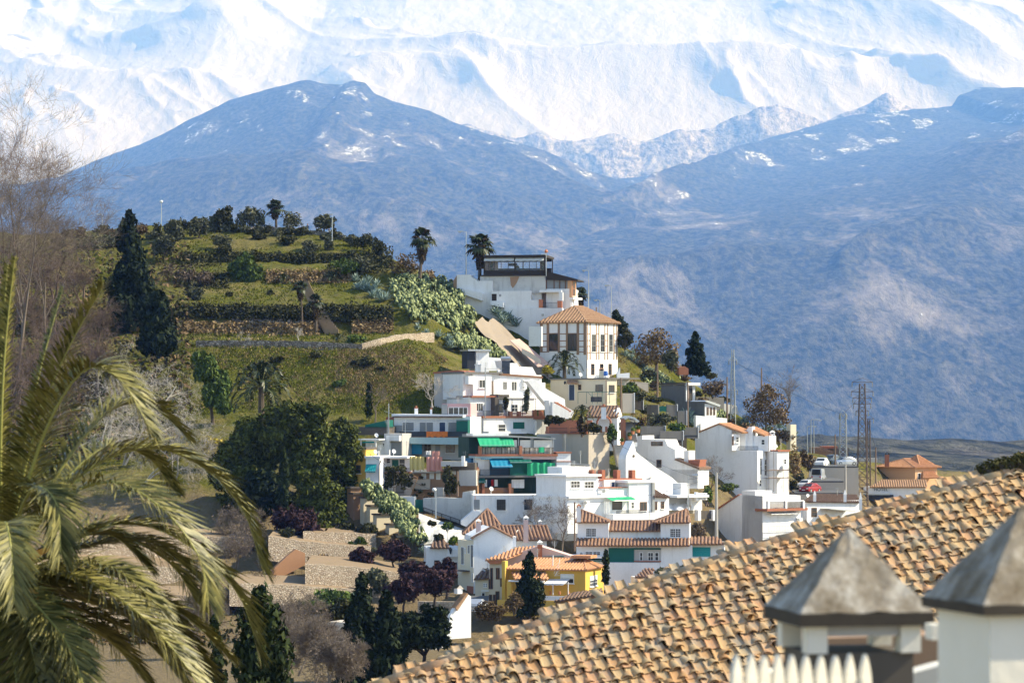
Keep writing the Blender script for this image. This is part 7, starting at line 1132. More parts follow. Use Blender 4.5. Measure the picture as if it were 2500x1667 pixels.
    for x, y, rx, ry, mat, D, lab in ((1822, 1050, 24, 22, 'lf_rust', 476, 'brown shrub at left foot of the russet tree'), (1900, 1065, 40, 20, 'lf_rust', 470, 'brown grassy shrub right of the gable house'), (1940, 1120, 24, 40, 'lf_dry', 468, 'dry brush bank beside the road'), (1970, 1120, 20, 26, 'lf_rust', 480, 'rusty brush under the road lamps'), (2025, 1190, 26, 14, 'lf_green', 478, 'green hedge next to red car'), (1610, 1030, 30, 26, 'lf_olive', 445, 'olive bush above the concrete planters'), (1650, 1045, 24, 14, 'lf_green', 441, 'green bush behind the dark awning roof'), (1495, 1060, 12, 26, 'lf_green', 421, 'yellow-green hanging bush on the bastion corner'), (1450, 1044, 20, 12, 'lf_dark', 419, 'dry bush below brick arch'), (1365, 1024, 14, 10, 'lf_dark', 424, 'small dark bush beside whitewashed stairs'), (1340, 1025, 14, 10, 'lf_dark', 424, 'second small dark bush by the stairs'), (1540, 950, 20, 18, 'lf_green', 450, 'green bush on the bank by the cream house'), (1560, 965, 22, 14, 'lf_olive', 450, 'grey bush on the bank below green one'), (1715, 985, 16, 14, 'lf_rust', 476, 'dead-leaved bush beside concrete hut'), (1740, 945, 34, 24, 'lf_rust', 480, 'sparse seed-headed bush by concrete hut'), (1700, 1300, 30, 24, 'lf_twig', 378, 'blossoming twiggy bush right of the villa'), (1670, 1395, 34, 22, 'lf_olive', 352, 'oleander bush in front of villa porch'), (1620, 1400, 26, 26, 'lf_olive', 352, 'tall oleander bush at the near roof edge'), (1730, 1205, 14, 20, 'lf_green', 410, 'green bush behind the concrete pole'), (1055, 1276, 9, 6, 'lf_dark', 386, 'bush on the whitewashed bank below the railing'), (1092, 1284, 14, 9, 'lf_green', 384, 'larger bush on the whitewashed bank below railing'), (1070, 1310, 12, 6, 'lf_dark', 382, 'low bush at the foot of whitewashed bank'), (1780, 1190, 26, 10, 'lf_green', 436, 'low green bush in front of gable house'), (1106, 1318, 10, 8, 'lf_bright', 376, 'yellow-green shrub on the small house balcony'), (1338, 905, 14, 12, 'lf_yellow', 462, 'orange-leaved shrub under date palm'), (1235, 985, 6, 16, 'lf_dark', 437, 'vine on the terraced house pergola'), (1285, 975, 9, 30, 'lf_olive', 436, 'climbing plant on the white stair wall')):
        bush('bush', lab, x, y, rx, ry, mat, 800, 0.24, D=D)
    bare_tree('bare_tree', 'leafless tree growing before the blank gable end', 1722, 1230, 1100, 432, 'bark_grey', 6, 0.55, 2); bare_tree('bare_tree', 'leafless tree with fine crown beside villa pole', 1372, 1340, 1195, 378, 'bark_grey', 6, 0.5, 1, r=0.14); bare_tree('bare_tree', 'leafless tree spreading over the long white wall', 1320, 1330, 1190, 384, 'bark_grey', 6, 0.6, 2, r=0.1); bare_tree('bare_tree', 'leafless tree by the road pylons', 2085, 1210, 1110, 500, 'bark_grey', 5, 0.5, 2)
    conifer('thin_cypress', 'slim cypress at the corner of the yellow house', 1479, 1340, 1425, 14, 356, 'lf_cypress', 900, 0.2, power=0.5, jag=0.1); conifer('yard_conifer', 'ragged dark conifer in front of the yellow house', 1292, 1345, 1500, 62, 340, 'lf_conifer', 4500, 0.24, jag=0.5, power=0.7); bush('bush', 'brown dry shrubs at the lane edge by near roof', 1200, 1490, 40, 24, 'lf_rust', 1800, 0.16, D=300); bush('bush', 'brown leafless shrub below yellow house terrace', 1255, 1470, 24, 26, 'lf_rust', 1000, 0.16, D=330)
# ------------------------------------------------------------------ lamps, pylons, cars
def lamp(label, px, base, top, D, arm=-14, kind='flat'):
    s = D/F; b = at(px, base, D); t = thing('street_lamp', label, 'street lamp', b, None); H = (base-top)*s; m = MB(); m.tube([b-UP*0.5, b+UP*H*0.5, b+UP*H], [0.10, 0.075, 0.05], 7); m.tube([b+UP*H, b+UP*(H+0.05)+V((arm*s, 0, 0))], [0.045, 0.04], 6); m.build('pole', 'metal_grey', t); c = b+UP*(H+0.05)+V((arm*s, 0, 0)); sg = -1 if arm < 0 else 1; m = MB()
    if kind == 'flat': m.hull([c+V((-0.45, -0.16, -0.04)), c+V((0.45, -0.16, -0.04)), c+V((0.45, 0.16, -0.04)), c+V((-0.45, 0.16, -0.04))], [c+V((-0.40, -0.12, 0.12)), c+V((0.40, -0.12, 0.12)), c+V((0.40, 0.12, 0.12)), c+V((-0.40, 0.12, 0.12))]); h = m.build('lamp_head', 'metal_grey', t); m = MB(); m.blob(c+V((sg*0.1, 0, -0.06)), 0.25, 0.12, 0.12, 8, 4); m.build('lens', 'lamp_glass', h)
    else: m.blob(c, 0.3, 0.3, 0.26, 10, 6); m.build('lamp_globe', 'lamp_glass', t, smooth=True)
    return t
def lattice(label, px, base, top, D, wb, wt, arms=(), mat='metal_rust', name='pylon', bays=12):
    s = D/F; b = at(px, base, D); t = thing(name, label, 'pylon', b); H = (base-top)*s; m = MB(); L = []
    def w(f): return (wb+(wt-wb)*f)*s*0.5
    def P(i, f): sx, sy = ((-1, -1), (1, -1), (1, 1), (-1, 1))[i]; return b+V((sx*w(f), sy*w(f), H*f-0.3))
    for i in range(4): m.tube([P(i, 0), P(i, 1)], [0.07, 0.05], 4)
    m.build('legs', mat, t); m = MB()
    for k in range(bays):
        f0, f1 = k/bays, (k+1)/bays
        for i in range(4):
            j = (i+1) % 4; m.tube([P(i, f0), P(j, f1)], 0.03, 3); m.tube([P(j, f0), P(i, f1)], 0.03, 3); m.tube([P(i, f1), P(j, f1)], 0.03, 3)
    m.build('bracing', mat, t)
    for y, hw in arms:
        z = b+UP*(base-y)*s; m = MB(); m.tube([z+V((-hw*s, 0, 0)), z+V((hw*s, 0, 0))], 0.06, 4); m.tube([z+V((-hw*s, 0, 0)), z+V((0, 0, 0.7))], 0.03, 3).tube([z+V((hw*s, 0, 0)), z+V((0, 0, 0.7))], 0.03, 3); a = m.build('cross_arm', mat, t); [MB().lathe(z+V((sx*hw*s*0.95, 0, -0.75)), [(0.05, 0), (0.1, .2), (0.05, .3), (0.1, .5), (0.04, .72)], 6).build('insulator', 'shutter_grey', a) for sx in (-1, 1)]
    return t
def pole(label, px, base, top, D, mat='wood_pole', r=0.13, name='utility_pole', lean=0):
    m = MB(); m.tube([at(px, base, D)-UP*0.6, at(px+lean, top, D)], [r*1.25, r*0.8], 7); return solo(name, label, 'pole', m, mat)
def car(name, label, p, rz, mat, L=4.1, W=1.75, H=1.45, van=False):
    t = thing(name, label, 'van' if van else 'car', p, None, rz); o = origin(t)
    def ring(x, z0, z1, w, tw): return [(x, -w, z0), (x, w, z0), (x, w, z0+(z1-z0)*0.55), (x, tw, z1), (x, -tw, z1), (x, -w, z0+(z1-z0)*0.55)]
    hw = W/2; h = L/2
    def loft(secs, nm, mt, par=t):
        m = MB(); n = 6; vs = []; fs = []
        for s in secs: vs += [V(q)+o for q in s]
        for i in range(len(secs)-1):
            for k in range(n): fs.append((i*n+k, (i+1)*n+k, (i+1)*n+(k+1) % n, i*n+(k+1) % n))
        fs += [tuple(range(n)), tuple((len(secs)-1)*n+k for k in range(n-1, -1, -1))]; m.add(vs, fs); return m.build(nm, mt, par)
    b = loft([ring(-h, .32, .70, hw*.86, hw*.78), ring(-h*.93, .24, .88, hw, hw*.9), ring(-h*.3, .22, .93, hw, hw*.92), ring(h*.45, .22, .95, hw, hw*.92), ring(h*.94, .26, .92, hw*.98, hw*.88), ring(h, .34, .78, hw*.86, hw*.78)], 'body', mat)
    if van: c = loft([ring(-h*.62, .9, 1.0, hw*.9, hw*.85), ring(-h*.42, .9, H*0.98, hw*.95, hw*.86), ring(h*.93, .9, H, hw*.95, hw*.86), ring(h*.97, .9, 1.0, hw*.93, hw*.85)], 'cabin', mat)
    else: c = loft([ring(-h*.48, .9, .96, hw*.9, hw*.8), ring(-h*.12, .9, H*.97, hw*.92, hw*.70), ring(h*.38, .9, H, hw*.92, hw*.72), ring(h*.86, .9, .97, hw*.9, hw*.78)], 'cabin', mat)
    m = MB(); x0, x1 = (-h*.60, -h*.44) if van else (-h*.46, -h*.16)
    for a0, a1, zz0, zz1 in ((x0-0.02, x1-0.03, .98, H*.93), ((h*.98) if van else h*.84, (h*.96) if van else h*.42, .99, H*.95)):
        m.add([o+V((a0, -hw*.80, zz0)), o+V((a0, hw*.80, zz0)), o+V((a1, hw*.68, zz1)), o+V((a1, -hw*.68, zz1))], [(0, 1, 2, 3)])
    m.build('windscreen', 'glass', c); m = MB()
    for sg in (-1, 1): m.add([o+V((x0+.25, sg*(hw*.905+.02), .99)), o+V((h*.70, sg*(hw*.905+.02), .99)), o+V((h*.40, sg*(hw*.76+.03), H*.93)), o+V((x1+.12, sg*(hw*.76+.03), H*.93))], [(0, 1, 2, 3)])
    m.build('side_windows', 'glass', c)
    for sx in (-h*.62, h*.62):
        for sy in (-1, 1):
            m = MB(); m.tube([o+V((sx, sy*(hw-.19), .31)), o+V((sx, sy*(hw+.015), .31))], .31, 12); w = m.build('wheel', 'tyre', t); m = MB(); m.tube([o+V((sx, sy*(hw+.015), .31)), o+V((sx, sy*(hw+.03), .31))], .19, 10); m.build('rim', 'metal_grey', w)
    for sy in (-1, 1):
        m = MB(); m.box(o+V((-h-.01, sy*hw*.68-.16, .58)), (.10, 0, 0), (0, .32, 0), (0, 0, .16)); m.build('headlight', 'lamp_glass', t); m = MB(); m.box(o+V((h-.08, sy*hw*.70-.12, .60)), (.10, 0, 0), (0, .24, 0), (0, 0, .20)); m.build('tail_light', 'tail_light', t)
    m = MB(); m.box(o+V((-h-.015, -.28, .38)), (.03, 0, 0), (0, .56, 0), (0, 0, .12)); m.build('number_plate', 'trim_white', t); return t
def street():
    lamp('street lamp with flat head behind the white wall left of restaurant', 1138, 690, 566, 508, -14); lamp('tallest street lamp right of the restaurant', 1437, 800, 661, 505, -10); lamp('street lamp farthest right on the ridge path', 1492.5, 800, 697, 508, -11); lamp('short street lamp between two taller ones behind tile roof', 1464.5, 790, 733, 508, -9); lamp('street lamp beside the seated people', 811, 585, 524, 531, -4); lamp('round-headed street lamp on the crest above olives', 394, 570, 493, 540, 0, 'globe'); lamp('street lamp on the far left crest', 250, 585, 524, 540, -8)
    lamp('tall road lamp with flat disc head by the parked cars', 1987, 1160, 1026, 500, 14); lamp('road lamp with two-sided head next to taller one', 1980, 1130, 1024, 508, 16); lamp('road lamp lower on the bank', 1971, 1145, 1041, 498, 15); lamp('lowest road lamp near the red car', 1961, 1195, 1117, 488, 12); lamp('lane lamp post on the white retaining wall', 1064, 1256, 1196, 390, -4, 'globe'); lamp('thin lamp post in front of carport terrace', 1680, 1250, 1160, 402, 18)
    lattice('big steel power pylon with five cross arms', 2105, 1235, 932, 490, 27, 13, [(933, 26), (956, 28), (972, 24), (986, 22), (1004, 16)], bays=16); lattice('shorter grey lattice tower left of the big pylon', 2058, 1178, 1004, 498, 19, 14, [(1012, 10)], 'metal_grey', bays=12); lattice('slim lattice mast on the slope above concrete sheds', 1789, 1045, 848, 480, 13, 5, [(879, 10), (952, 12)], 'metal_grey', bays=18); lattice('thin lattice leg tower tucked behind big pylon', 2121, 1230, 1020, 497, 10, 6, [(1022, 12)], bays=14)
    for a in (('dark wooden pole beside slim lattice mast', 1775, 1015, 920, 478), ('wooden pole behind the russet tree', 1859, 960, 898, 500), ('wooden pole left of shorter lattice tower', 2039, 1190, 1060, 494), ('wooden pole near the hotel', 2138, 1205, 1092, 500), ('wooden pole in front of concrete hut', 1679, 1060, 930, 466), ('thin pole on the cactus slope', 1605, 960, 888, 470), ('dark pole at corner of the cream house', 1516, 1000, 922, 443), ('leaning dark pole behind the restaurant', 1456, 790, 750, 506)): pole(*a)
    pole('thick pale concrete pole beside the lower gable house', 1749, 1330, 1153, 402, 'concrete_pole', 0.2); pole('pale concrete pole near the pylons', 2064, 1215, 1133, 470, 'concrete_pole', 0.18); pole('dark pole standing by the yellow curtain', 1117, 1200, 1150, 402); pole('dark thin pole on the corner of timbered house', 1433, 935, 846, 484, r=0.07)
    road = MB(); rows = []
    for y in np.linspace(440, 640, 40): x0 = (1975-CX)/F*470+(y-470)*0.10; rows.append([V((x0+k*1.6, y, gz(x0+k*1.6, y)+0.10)) for k in range(6)])
    road.sheet(rows); tag(road.build('road', 'asphalt', smooth=True), kind='structure')
    def grd(x, D, yr): p = at(x, yr, D); return p
    car('parked_car', 'white car with dark grille facing us on the road', at(2006, 1139, 489), math.radians(72), 'car_white'); car('parked_car', 'dark blue-grey car parked behind the white one', at(2030, 1131, 500), math.radians(60), 'car_grey'); car('parked_car', 'silver car parked behind the lattice tower', at(2062, 1136, 498), math.radians(25), 'car_silver'); car('parked_car', 'dark red car parked at the bottom of the slope', at(1978, 1202, 467), math.radians(55), 'car_red'); car('parked_car', 'white car partly hidden behind the red one', at(1968, 1193, 474), math.radians(60), 'car_white'); car('parked_van', 'silver van seen from behind on the road', at(1998, 1174, 479), math.radians(-105), 'car_silver', 4.3, 1.8, 1.95, True); car('parked_car', 'silver car in the lane below the gabled house', at(1166, 1492, 345), math.radians(-100), 'car_silver')
    for x, y, D, w, dep in ((1940, 1206, 464, 120, 5), (1985, 1177, 472, 75, 10), (1985, 1141, 486, 110, 24)):
        p = MB(); p.box(at(x, y, D), (w*D/F, 0, 0), (0, dep, 0.3), (0, 0, 0.2)); tag(p.build('parking_pad', 'asphalt'), kind='structure'); p = MB(); p.box(at(x-1, y, D)-UP*5+V((0, 0.05, 0)), ((w+2)*D/F, 0, 0), (0, dep-0.2, 0.3), (0, 0, 4.98)); tag(p.build('embankment', 'beige'), kind='structure')
    p = MB(); p.box(at(1140, 1494, 338), (50*338/F, 0, 0), (0, 22, 0.4), (0, 0, 0.1)); tag(p.build('lane', 'asphalt'), kind='structure')
    # flower pots and barrels on terraces
    k = 0
    for x, y, D, lab in ((1538, 1072, 421, 'terracotta flower pot on the stair wall'), (1545, 1060, 421, 'terracotta flower pot at the stair top'), (1558, 1056, 430, 'orange flower pot beside planter wall'), (1518, 1086, 420, 'terracotta pot at the stair foot')):
        t = thing('flower_pot', lab, 'flower pot', at(x, y, D)); m = MB(); m.lathe(at(x, y, D), [(0.18, 0), (0.28, .4), (0.31, .45)], 9); m.build('pot', 'terracotta', t); crown_mesh('plant', [(at(x, y, D)+UP*0.65, .3, .3, .3)], 90, .16, 'lf_green', t)
    m = MB(); m.lathe(at(1164, 1058, 436.5), [(0.3, 0), (0.34, .4), (0.3, .9)], 10); solo('water_barrel', 'bright blue water barrel on the white ledge', 'barrel', m, 'barrel_blue'); m = MB(); m.lathe(at(1479, 917, 448), [(0.3, 0), (0.34, .3), (0.25, .7)], 10); solo('water_barrel', 'blue water barrel on the cream house roof', 'barrel', m, 'barrel_blue'); m = MB(); m.box(at(1451, 981, 444), (1.1, .5, 0), (-.5, 1, 0), (0, 0, 0.75)); solo('dark_crate', 'dark crate under the green pipe pergola', 'crate', m, 'tarp_dark')
    m = MB(); g = Fac(1318, 406, 10); m.sheet([[g.hit(1315+14*j/5, y, 0.7+.05*math.sin(j)) for j in range(6)] for y in (1091, 1097, 1104)]); solo('green_cloth', 'small green cloth hung over the slatted balcony', 'textile', m, 'green_awning')
    # overhead wires
    def wire(pts): 
        m = MB(); q = [V(p) for p in pts]
        a, b = q; n = 14; sag = (b-a).length*0.02; m.tube([a+(b-a)*i/n-UP*sag*4*(i/n)*(1-i/n) for i in range(n+1)], 0.022, 3); return m
    for i, (a, b, lab) in enumerate(((at(1775, 925, 478), at(1679, 940, 466), 'overhead wire between wooden poles on the slope'), (at(1789, 880, 480), at(2058, 1012, 498), 'long overhead wire from slim mast to lattice tower'), (at(1749, 1158, 402), at(1680, 1170, 402), 'overhead wire from concrete pole to lamp post'), (at(1520, 1090, 412), at(1700, 1166, 420), 'overhead wire across the stepped white house'), (at(893, 1100, 405), at(1064, 1200, 388), 'overhead wire from narrow yellow house down to lane lamp'), (at(1403, 1228, 366), at(1749, 1160, 402), 'overhead wire from villa pole to concrete pole'), (at(1516, 925, 443), at(1679, 935, 466), 'overhead wire from cream house pole to hut pole'), (at(2058, 1010, 498), at(2105, 960, 490), 'overhead wire between the two pylons'), (at(1185, 900, 440), at(1433, 850, 484), 'overhead wire from terraced house mast to timbered house'), (at(2138, 1095, 500), at(2105, 972, 490), 'overhead wire from big pylon to hotel pole'))): solo('overhead_wire', lab, 'wire', wire((a, b)), 'wire')
# ------------------------------------------------------------------ foreground: tile roof, chimneys, fence, date palm
def mk_old_tile(n):
    g = NG(n).set(0.9, 0, 0.15); oi = g.n('ShaderNodeObjectInfo'); at_ = g.n('ShaderNodeAttribute'); at_.attribute_name = 'rnd'
    r = g.math('FRACT', g.math('ADD', oi.outputs['Random'], at_.outputs['Fac'])); v = g.geo(); a = g.noise(v, 1.7, 8, 0.8); b = g.noise(v, 22.0, 4, 0.7)
    k = g.ramp(r, [(0.0, (0.44, 0.24, 0.11)), (0.3, (0.49, 0.31, 0.15)), (0.6, (0.46, 0.33, 0.18)), (0.85, (0.50, 0.27, 0.14)), (1.0, (0.32, 0.26, 0.18))])
    k = g.mix(g.ramp(a, [(0.48, 0.0), (0.64, 0.85)]), k, g.mix(b, (0.17, 0.15, 0.10), (0.46, 0.42, 0.34))); k = g.mix(g.ramp(b, [(0.62, 0.0), (0.72, 0.8)]), k, (0.09, 0.08, 0.06))
    g.col(k); g.bump(g.math('ADD', a, b), 0.5, 0.02); return g.m
RECIPES['old_tile'] = mk_old_tile
def mk_lichen(n):
    g = NG(n).set(0.92, 0, 0.1); a = g.noise(g.geo((1, 1, 0.35)), 5.0, 7, 0.75); b = g.noise(g.geo(), 24, 4, 0.7)
    k = g.ramp(a, [(0.33, (0.11, 0.085, 0.055)), (0.48, (0.22, 0.19, 0.15)), (0.62, (0.40, 0.375, 0.33))]); k = g.mix(g.ramp(b, [(0.55, 0), (0.75, 0.5)]), k, (0.14, 0.12, 0.07)); g.col(k); g.bump(g.math('ADD', a, b), 0.4, 0.015); return g.m
RECIPES['lichen'] = mk_lichen
plain('cap_rim', (0.055, 0.045, 0.035), 0.9, var=0.4, scale=14); plaster('cream_white', (0.78, 0.73, 0.62), 0.1); plaster('grey_white', (0.45, 0.44, 0.43), 0.15)
def near_roof():
    c0 = at(1250, 1540, 52); yaw = math.radians(10); rise = math.radians(8.5); pit = math.radians(29)
    r = V((math.cos(yaw)*math.cos(rise), math.sin(yaw)*math.cos(rise), math.sin(rise))); h = V((-math.sin(yaw), math.cos(yaw), 0)); n0 = (UP*math.cos(pit)-h*math.sin(pit)); n = (n0-r*n0.dot(r)).normalized(); g = n.cross(r).normalized()
    if g.z < 0: g = -g
    def sil(px): return float(np.interp(px, [600, 850, 1105, 1329, 1594, 1807, 2126, 2381, 2560, 2900], [1752, 1667, 1578, 1487, 1391, 1317, 1222, 1146, 1092, 990]))+38
    def proj(p): return CX+p.x*F/p.y, HZ-p.z*F/p.y
    def hitp(px, py): d = V(((px-CX)/F, 1, (HZ-py)/F)); return d*(c0.dot(n)/d.dot(n))
    T = thing('tile_roof', 'weathered ochre clay tile roof sloping across the foreground', 'roof', c0-UP*3)
    A, B = hitp(700, sil(700)+4), hitp(2880, sil(2880)); m = MB(); low0, low1 = hitp(700, 1900), hitp(2960, 1900); m.prism([p-n*0.14 for p in (A, low0, low1, B)], n*0.06); back0, back1 = A+h*3-UP*2.4, B+h*3-UP*2.4; m.prism([p-n*0.14 for p in (A, B, back1, back0)], UP*0.05); m.build('roof_bed', 'tile_brown', T)
    for_walls = MB(); for_walls.prism([low0-n*0.2, low1-n*0.2, low1-n*0.2-UP*9, low0-n*0.2-UP*9], h*8); for_walls.build('house_wall', 'white', T)
    W, E, L = 0.215, 0.33, 0.47
    def tile_mesh(nm, up, sc=1.0):
        mb = MB(); S = 7; vs = []
        for v, rad in ((0, 0.092*sc), (L, 0.074*sc)):
            for lay in (0, 0.014):
                for k in range(S):
                    t = math.pi*k/(S-1); vs.append((math.cos(t)*(rad-lay), v, math.sin(t)*(rad-lay)*0.95*up))
        f = []
        o0, i0, o1, i1 = 0, S, 2*S, 3*S
        for k in range(S-1): f += [(o0+k, o0+k+1, o1+k+1, o1+k), (i0+k+1, i0+k, i1+k, i1+k+1), (o0+k+1, o0+k, i0+k, i0+k+1)]
        mb.add(vs, f); me = mb.mesh(nm); me.materials.append(MT('old_tile')); me.polygons.foreach_set('use_smooth', [True]*len(me.polygons)); return me
    cover = [tile_mesh('roof_tile', 0.74, s) for s in (1.0, 1.06, 0.94)]; spots = []; pans = []
    from mathutils import Matrix
    COLG = [random.gauss(0, 0.05) for _ in range(190)]
    for i in range(-60, 125):
        for j in range(-26, 46):
            p = c0+r*(i*W+0.03*math.sin(j*0.6+i*0.05))+g*(j*E+COLG[i+60]); px, py = proj(p)
            if px < 640 or px > 2850 or py > 1735: continue
            if py < sil(px)+3: continue
            spots.append((p, px, py, i, j)); pans.append(p+r*W*0.5)
    spots.sort(key=lambda s: (s[0].length if (s[1] < 2520 and s[2] < 1690) else 999)); off = origin(T)
    def mat_for(p, jit):
        a = random.gauss(0, 0.09)*jit; rr = (r*math.cos(a)+g*math.sin(a)); gg = n.cross(rr); lift = n+g*0; tl = -0.20*jit+random.gauss(0, 0.03)*jit-(0.12 if jit == 1.0 and random.random() < 0.4 else 0); gg = (gg+n*tl).normalized(); nn = rr.cross(gg); q = p+n*(0.035+0.045*jit+random.gauss(0, 0.008)*jit)+r*random.gauss(0, 0.025)*jit+g*random.gauss(0, 0.06)*jit
        return Matrix(((rr.x, gg.x, nn.x, q.x), (rr.y, gg.y, nn.y, q.y), (rr.z, gg.z, nn.z, q.z), (0, 0, 0, 1)))
    rest_v = []; rest_f = []; rnd = []
    def push(me, M, rv):
        b = len(rest_v); [rest_v.append(tuple(M @ v.co-off)) for v in me.vertices]
        for p in me.polygons: rest_f.append(tuple(b+i for i in p.vertices)); rnd.append(rv)
    for k, (p, px, py, i, j) in enumerate(spots):
        M = mat_for(p, 1.0 if random.random() > 0.07 else 2.4); me = cover[(i*7+j*3) % 3]
        if k < 290: o = bpy.data.objects.new('roof_tile', me); col.objects.link(o); o.parent = T; M2 = M.copy(); M2.translation = M.translation-off; o.matrix_local = M2
        else: push(me, M, random.random())
    me = bpy.data.meshes.new('more_roof_tiles'); me.from_pydata(rest_v, [], rest_f); me.update(); a = me.attributes.new('rnd', 'FLOAT', 'FACE'); a.data.foreach_set('value', rnd); me.polygons.foreach_set('use_smooth', [True]*len(me.polygons)); link_mesh('more_roof_tiles', me, 'old_tile', T, kind='stuff')
    rest_v.clear(); rest_f.clear(); rnd.clear(); pan = tile_mesh('pan', -0.3, 1.15)
    for p in pans:
        M = mat_for(p, 0.4); M.translation = M.translation+n*0.065; push(pan, M, random.random())
    me = bpy.data.meshes.new('channel_tiles'); me.from_pydata(rest_v, [], rest_f); me.update(); a = me.attributes.new('rnd', 'FLOAT', 'FACE'); a.data.foreach_set('value', rnd); link_mesh('channel_tiles', me, 'old_tile', T, kind='stuff')
    # hip tiles along the upper edge, mortar lumps
    ed = [hitp(px, sil(px)) for px in np.linspace(700, 2860, 66)]; q = ed[0]; k = 0; tot = (ed[-1]-ed[0]).length; nh = int(tot/0.34); hm = tile_mesh('hip_tile', 1, 1.35)
    for k in range(nh):
        f = k/nh*(len(ed)-1); i = min(int(f), len(ed)-2); p = ed[i]+(ed[i+1]-ed[i])*(f-i); d = (ed[i+1]-ed[i]).normalized(); nn = (UP-d*d.z).normalized(); s = d.cross(nn); M = Matrix(((s.x, d.x, nn.x, 0), (s.y, d.y, nn.y, 0), (s.z, d.z, nn.z, 0), (0, 0, 0, 1))); o = bpy.data.objects.new('hip_tile', hm); col.objects.link(o); o.parent = T; M.translation = p-off+nn*0.03+s*random.gauss(0, 0.01); o.matrix_local = M
    m = MB()
    for k in range(260):
        p, px, py, i, j = random.choice(spots); m.blob(p+r*W*0.5*random.choice((0, 1))+n*0.03+g*random.uniform(0, .3), random.uniform(.02, .07), random.uniform(.02, .06), random.uniform(.015, .04), 6, 4, 0.3)
    m.build('mortar_lumps', 'lichen', T, kind='stuff')
    t = thing('ridge_moss', 'dark mossy clump of tiles at the upper right of near roof', 'moss', hitp(2450, sil(2450)))
    b = hitp(2450, sil(2450)+4); crown_mesh('moss', [(b+V((x, 0.2, z)), .22, .22, .17) for x, z in ((-.28, .1), (-.1, .18), (.1, .22), (.3, .28), (.5, .3), (0, .02), (.25, .1), (.5, .1))], 3000, 0.05, 'lf_dark', t); m = MB(); [m.blob(b+V((x, 0.2, z)), .22, .2, .16, 9, 6, .12) for x, z in ((-.25, .08), (-.05, .14), (.15, .17), (.38, .24))]; m.build('rotted_tiles', 'cap_rim', t)
def near_chimney(label, D, xl, xc, xr, apex, yb, yrim, shaft_to, posts, left_mat, right_mat):
    """square chimney: left face xl..xc, right face xc..xr (cap edges)"""
    s = D/F; wl, wr = (xc-xl)*s, (xr-xc)*s; th = math.atan2(wl, wr); a = math.hypot(wl, wr); c = at(xc, yrim, D); e = V((math.cos(th), math.sin(th), 0)); b = V((-math.sin(th), math.cos(th), 0)); T = thing('chimney', label, 'chimney', V((c.x, c.y, c.z-2.2)))
    if abs(a*math.sin(th)-wl) > 0.02: pass
    hr = (yrim-yb)*s; ctr = c+e*a/2+b*a/2; m = MB(); m.box(c, e*a, b*a, UP*hr); rim = m.build('cap_rim', 'cap_rim', T); m = MB(); top = at(apex[0], apex[1], ctr.y); ap = V((ctr.x, ctr.y, top.z)); lo = [c+UP*(hr+.001), c+e*a+UP*(hr+.001), c+e*a+b*a+UP*(hr+.001), c+b*a+UP*(hr+.001)]; q = 0.012
    N = 12; M = 7; ring = lambda f: [p+(q2-p)*k/M+V((random.gauss(0, .0035), random.gauss(0, .0035), random.gauss(0, .003))) for p, q2 in zip([c0+(ap-c0)*f for c0 in lo], [c0+(ap-c0)*f for c0 in lo[1:]+lo[:1]]) for k in range(M)]
    rings = [ring(0.985*k/N) for k in range(N+1)]; K = 4*M
    m.add([p for rg in rings for p in rg], [(i*K+k, i*K+(k+1) % K, (i+1)*K+(k+1) % K, (i+1)*K+k) for i in range(N) for k in range(K)]+[tuple(N*K+k for k in range(K))]); m.build('pyramid_cap', 'lichen', T); ins = 0.055; ww = a-2*ins; c2 = c+e*ins+b*ins
    if posts:
        hp = posts*s; pw = 0.105
        for du, dv in ((0, 0), (ww-pw, 0), (0, ww-pw), (ww-pw, ww-pw)): m = MB(); m.box(c2+e*du+b*dv-UP*hp, e*pw, b*pw, UP*(hp-.002)); m.build('corner_post', 'cream_white', T)
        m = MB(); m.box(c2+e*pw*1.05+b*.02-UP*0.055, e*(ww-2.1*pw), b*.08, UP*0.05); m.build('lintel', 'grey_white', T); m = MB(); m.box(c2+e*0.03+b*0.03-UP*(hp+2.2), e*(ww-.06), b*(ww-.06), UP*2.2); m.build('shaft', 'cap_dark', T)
    else:
        m = MB(); m.box(c2-UP*2.2, e*ww, b*ww, UP*(2.2-.002)); m.build('shaft', 'cream_white', T)
    return T
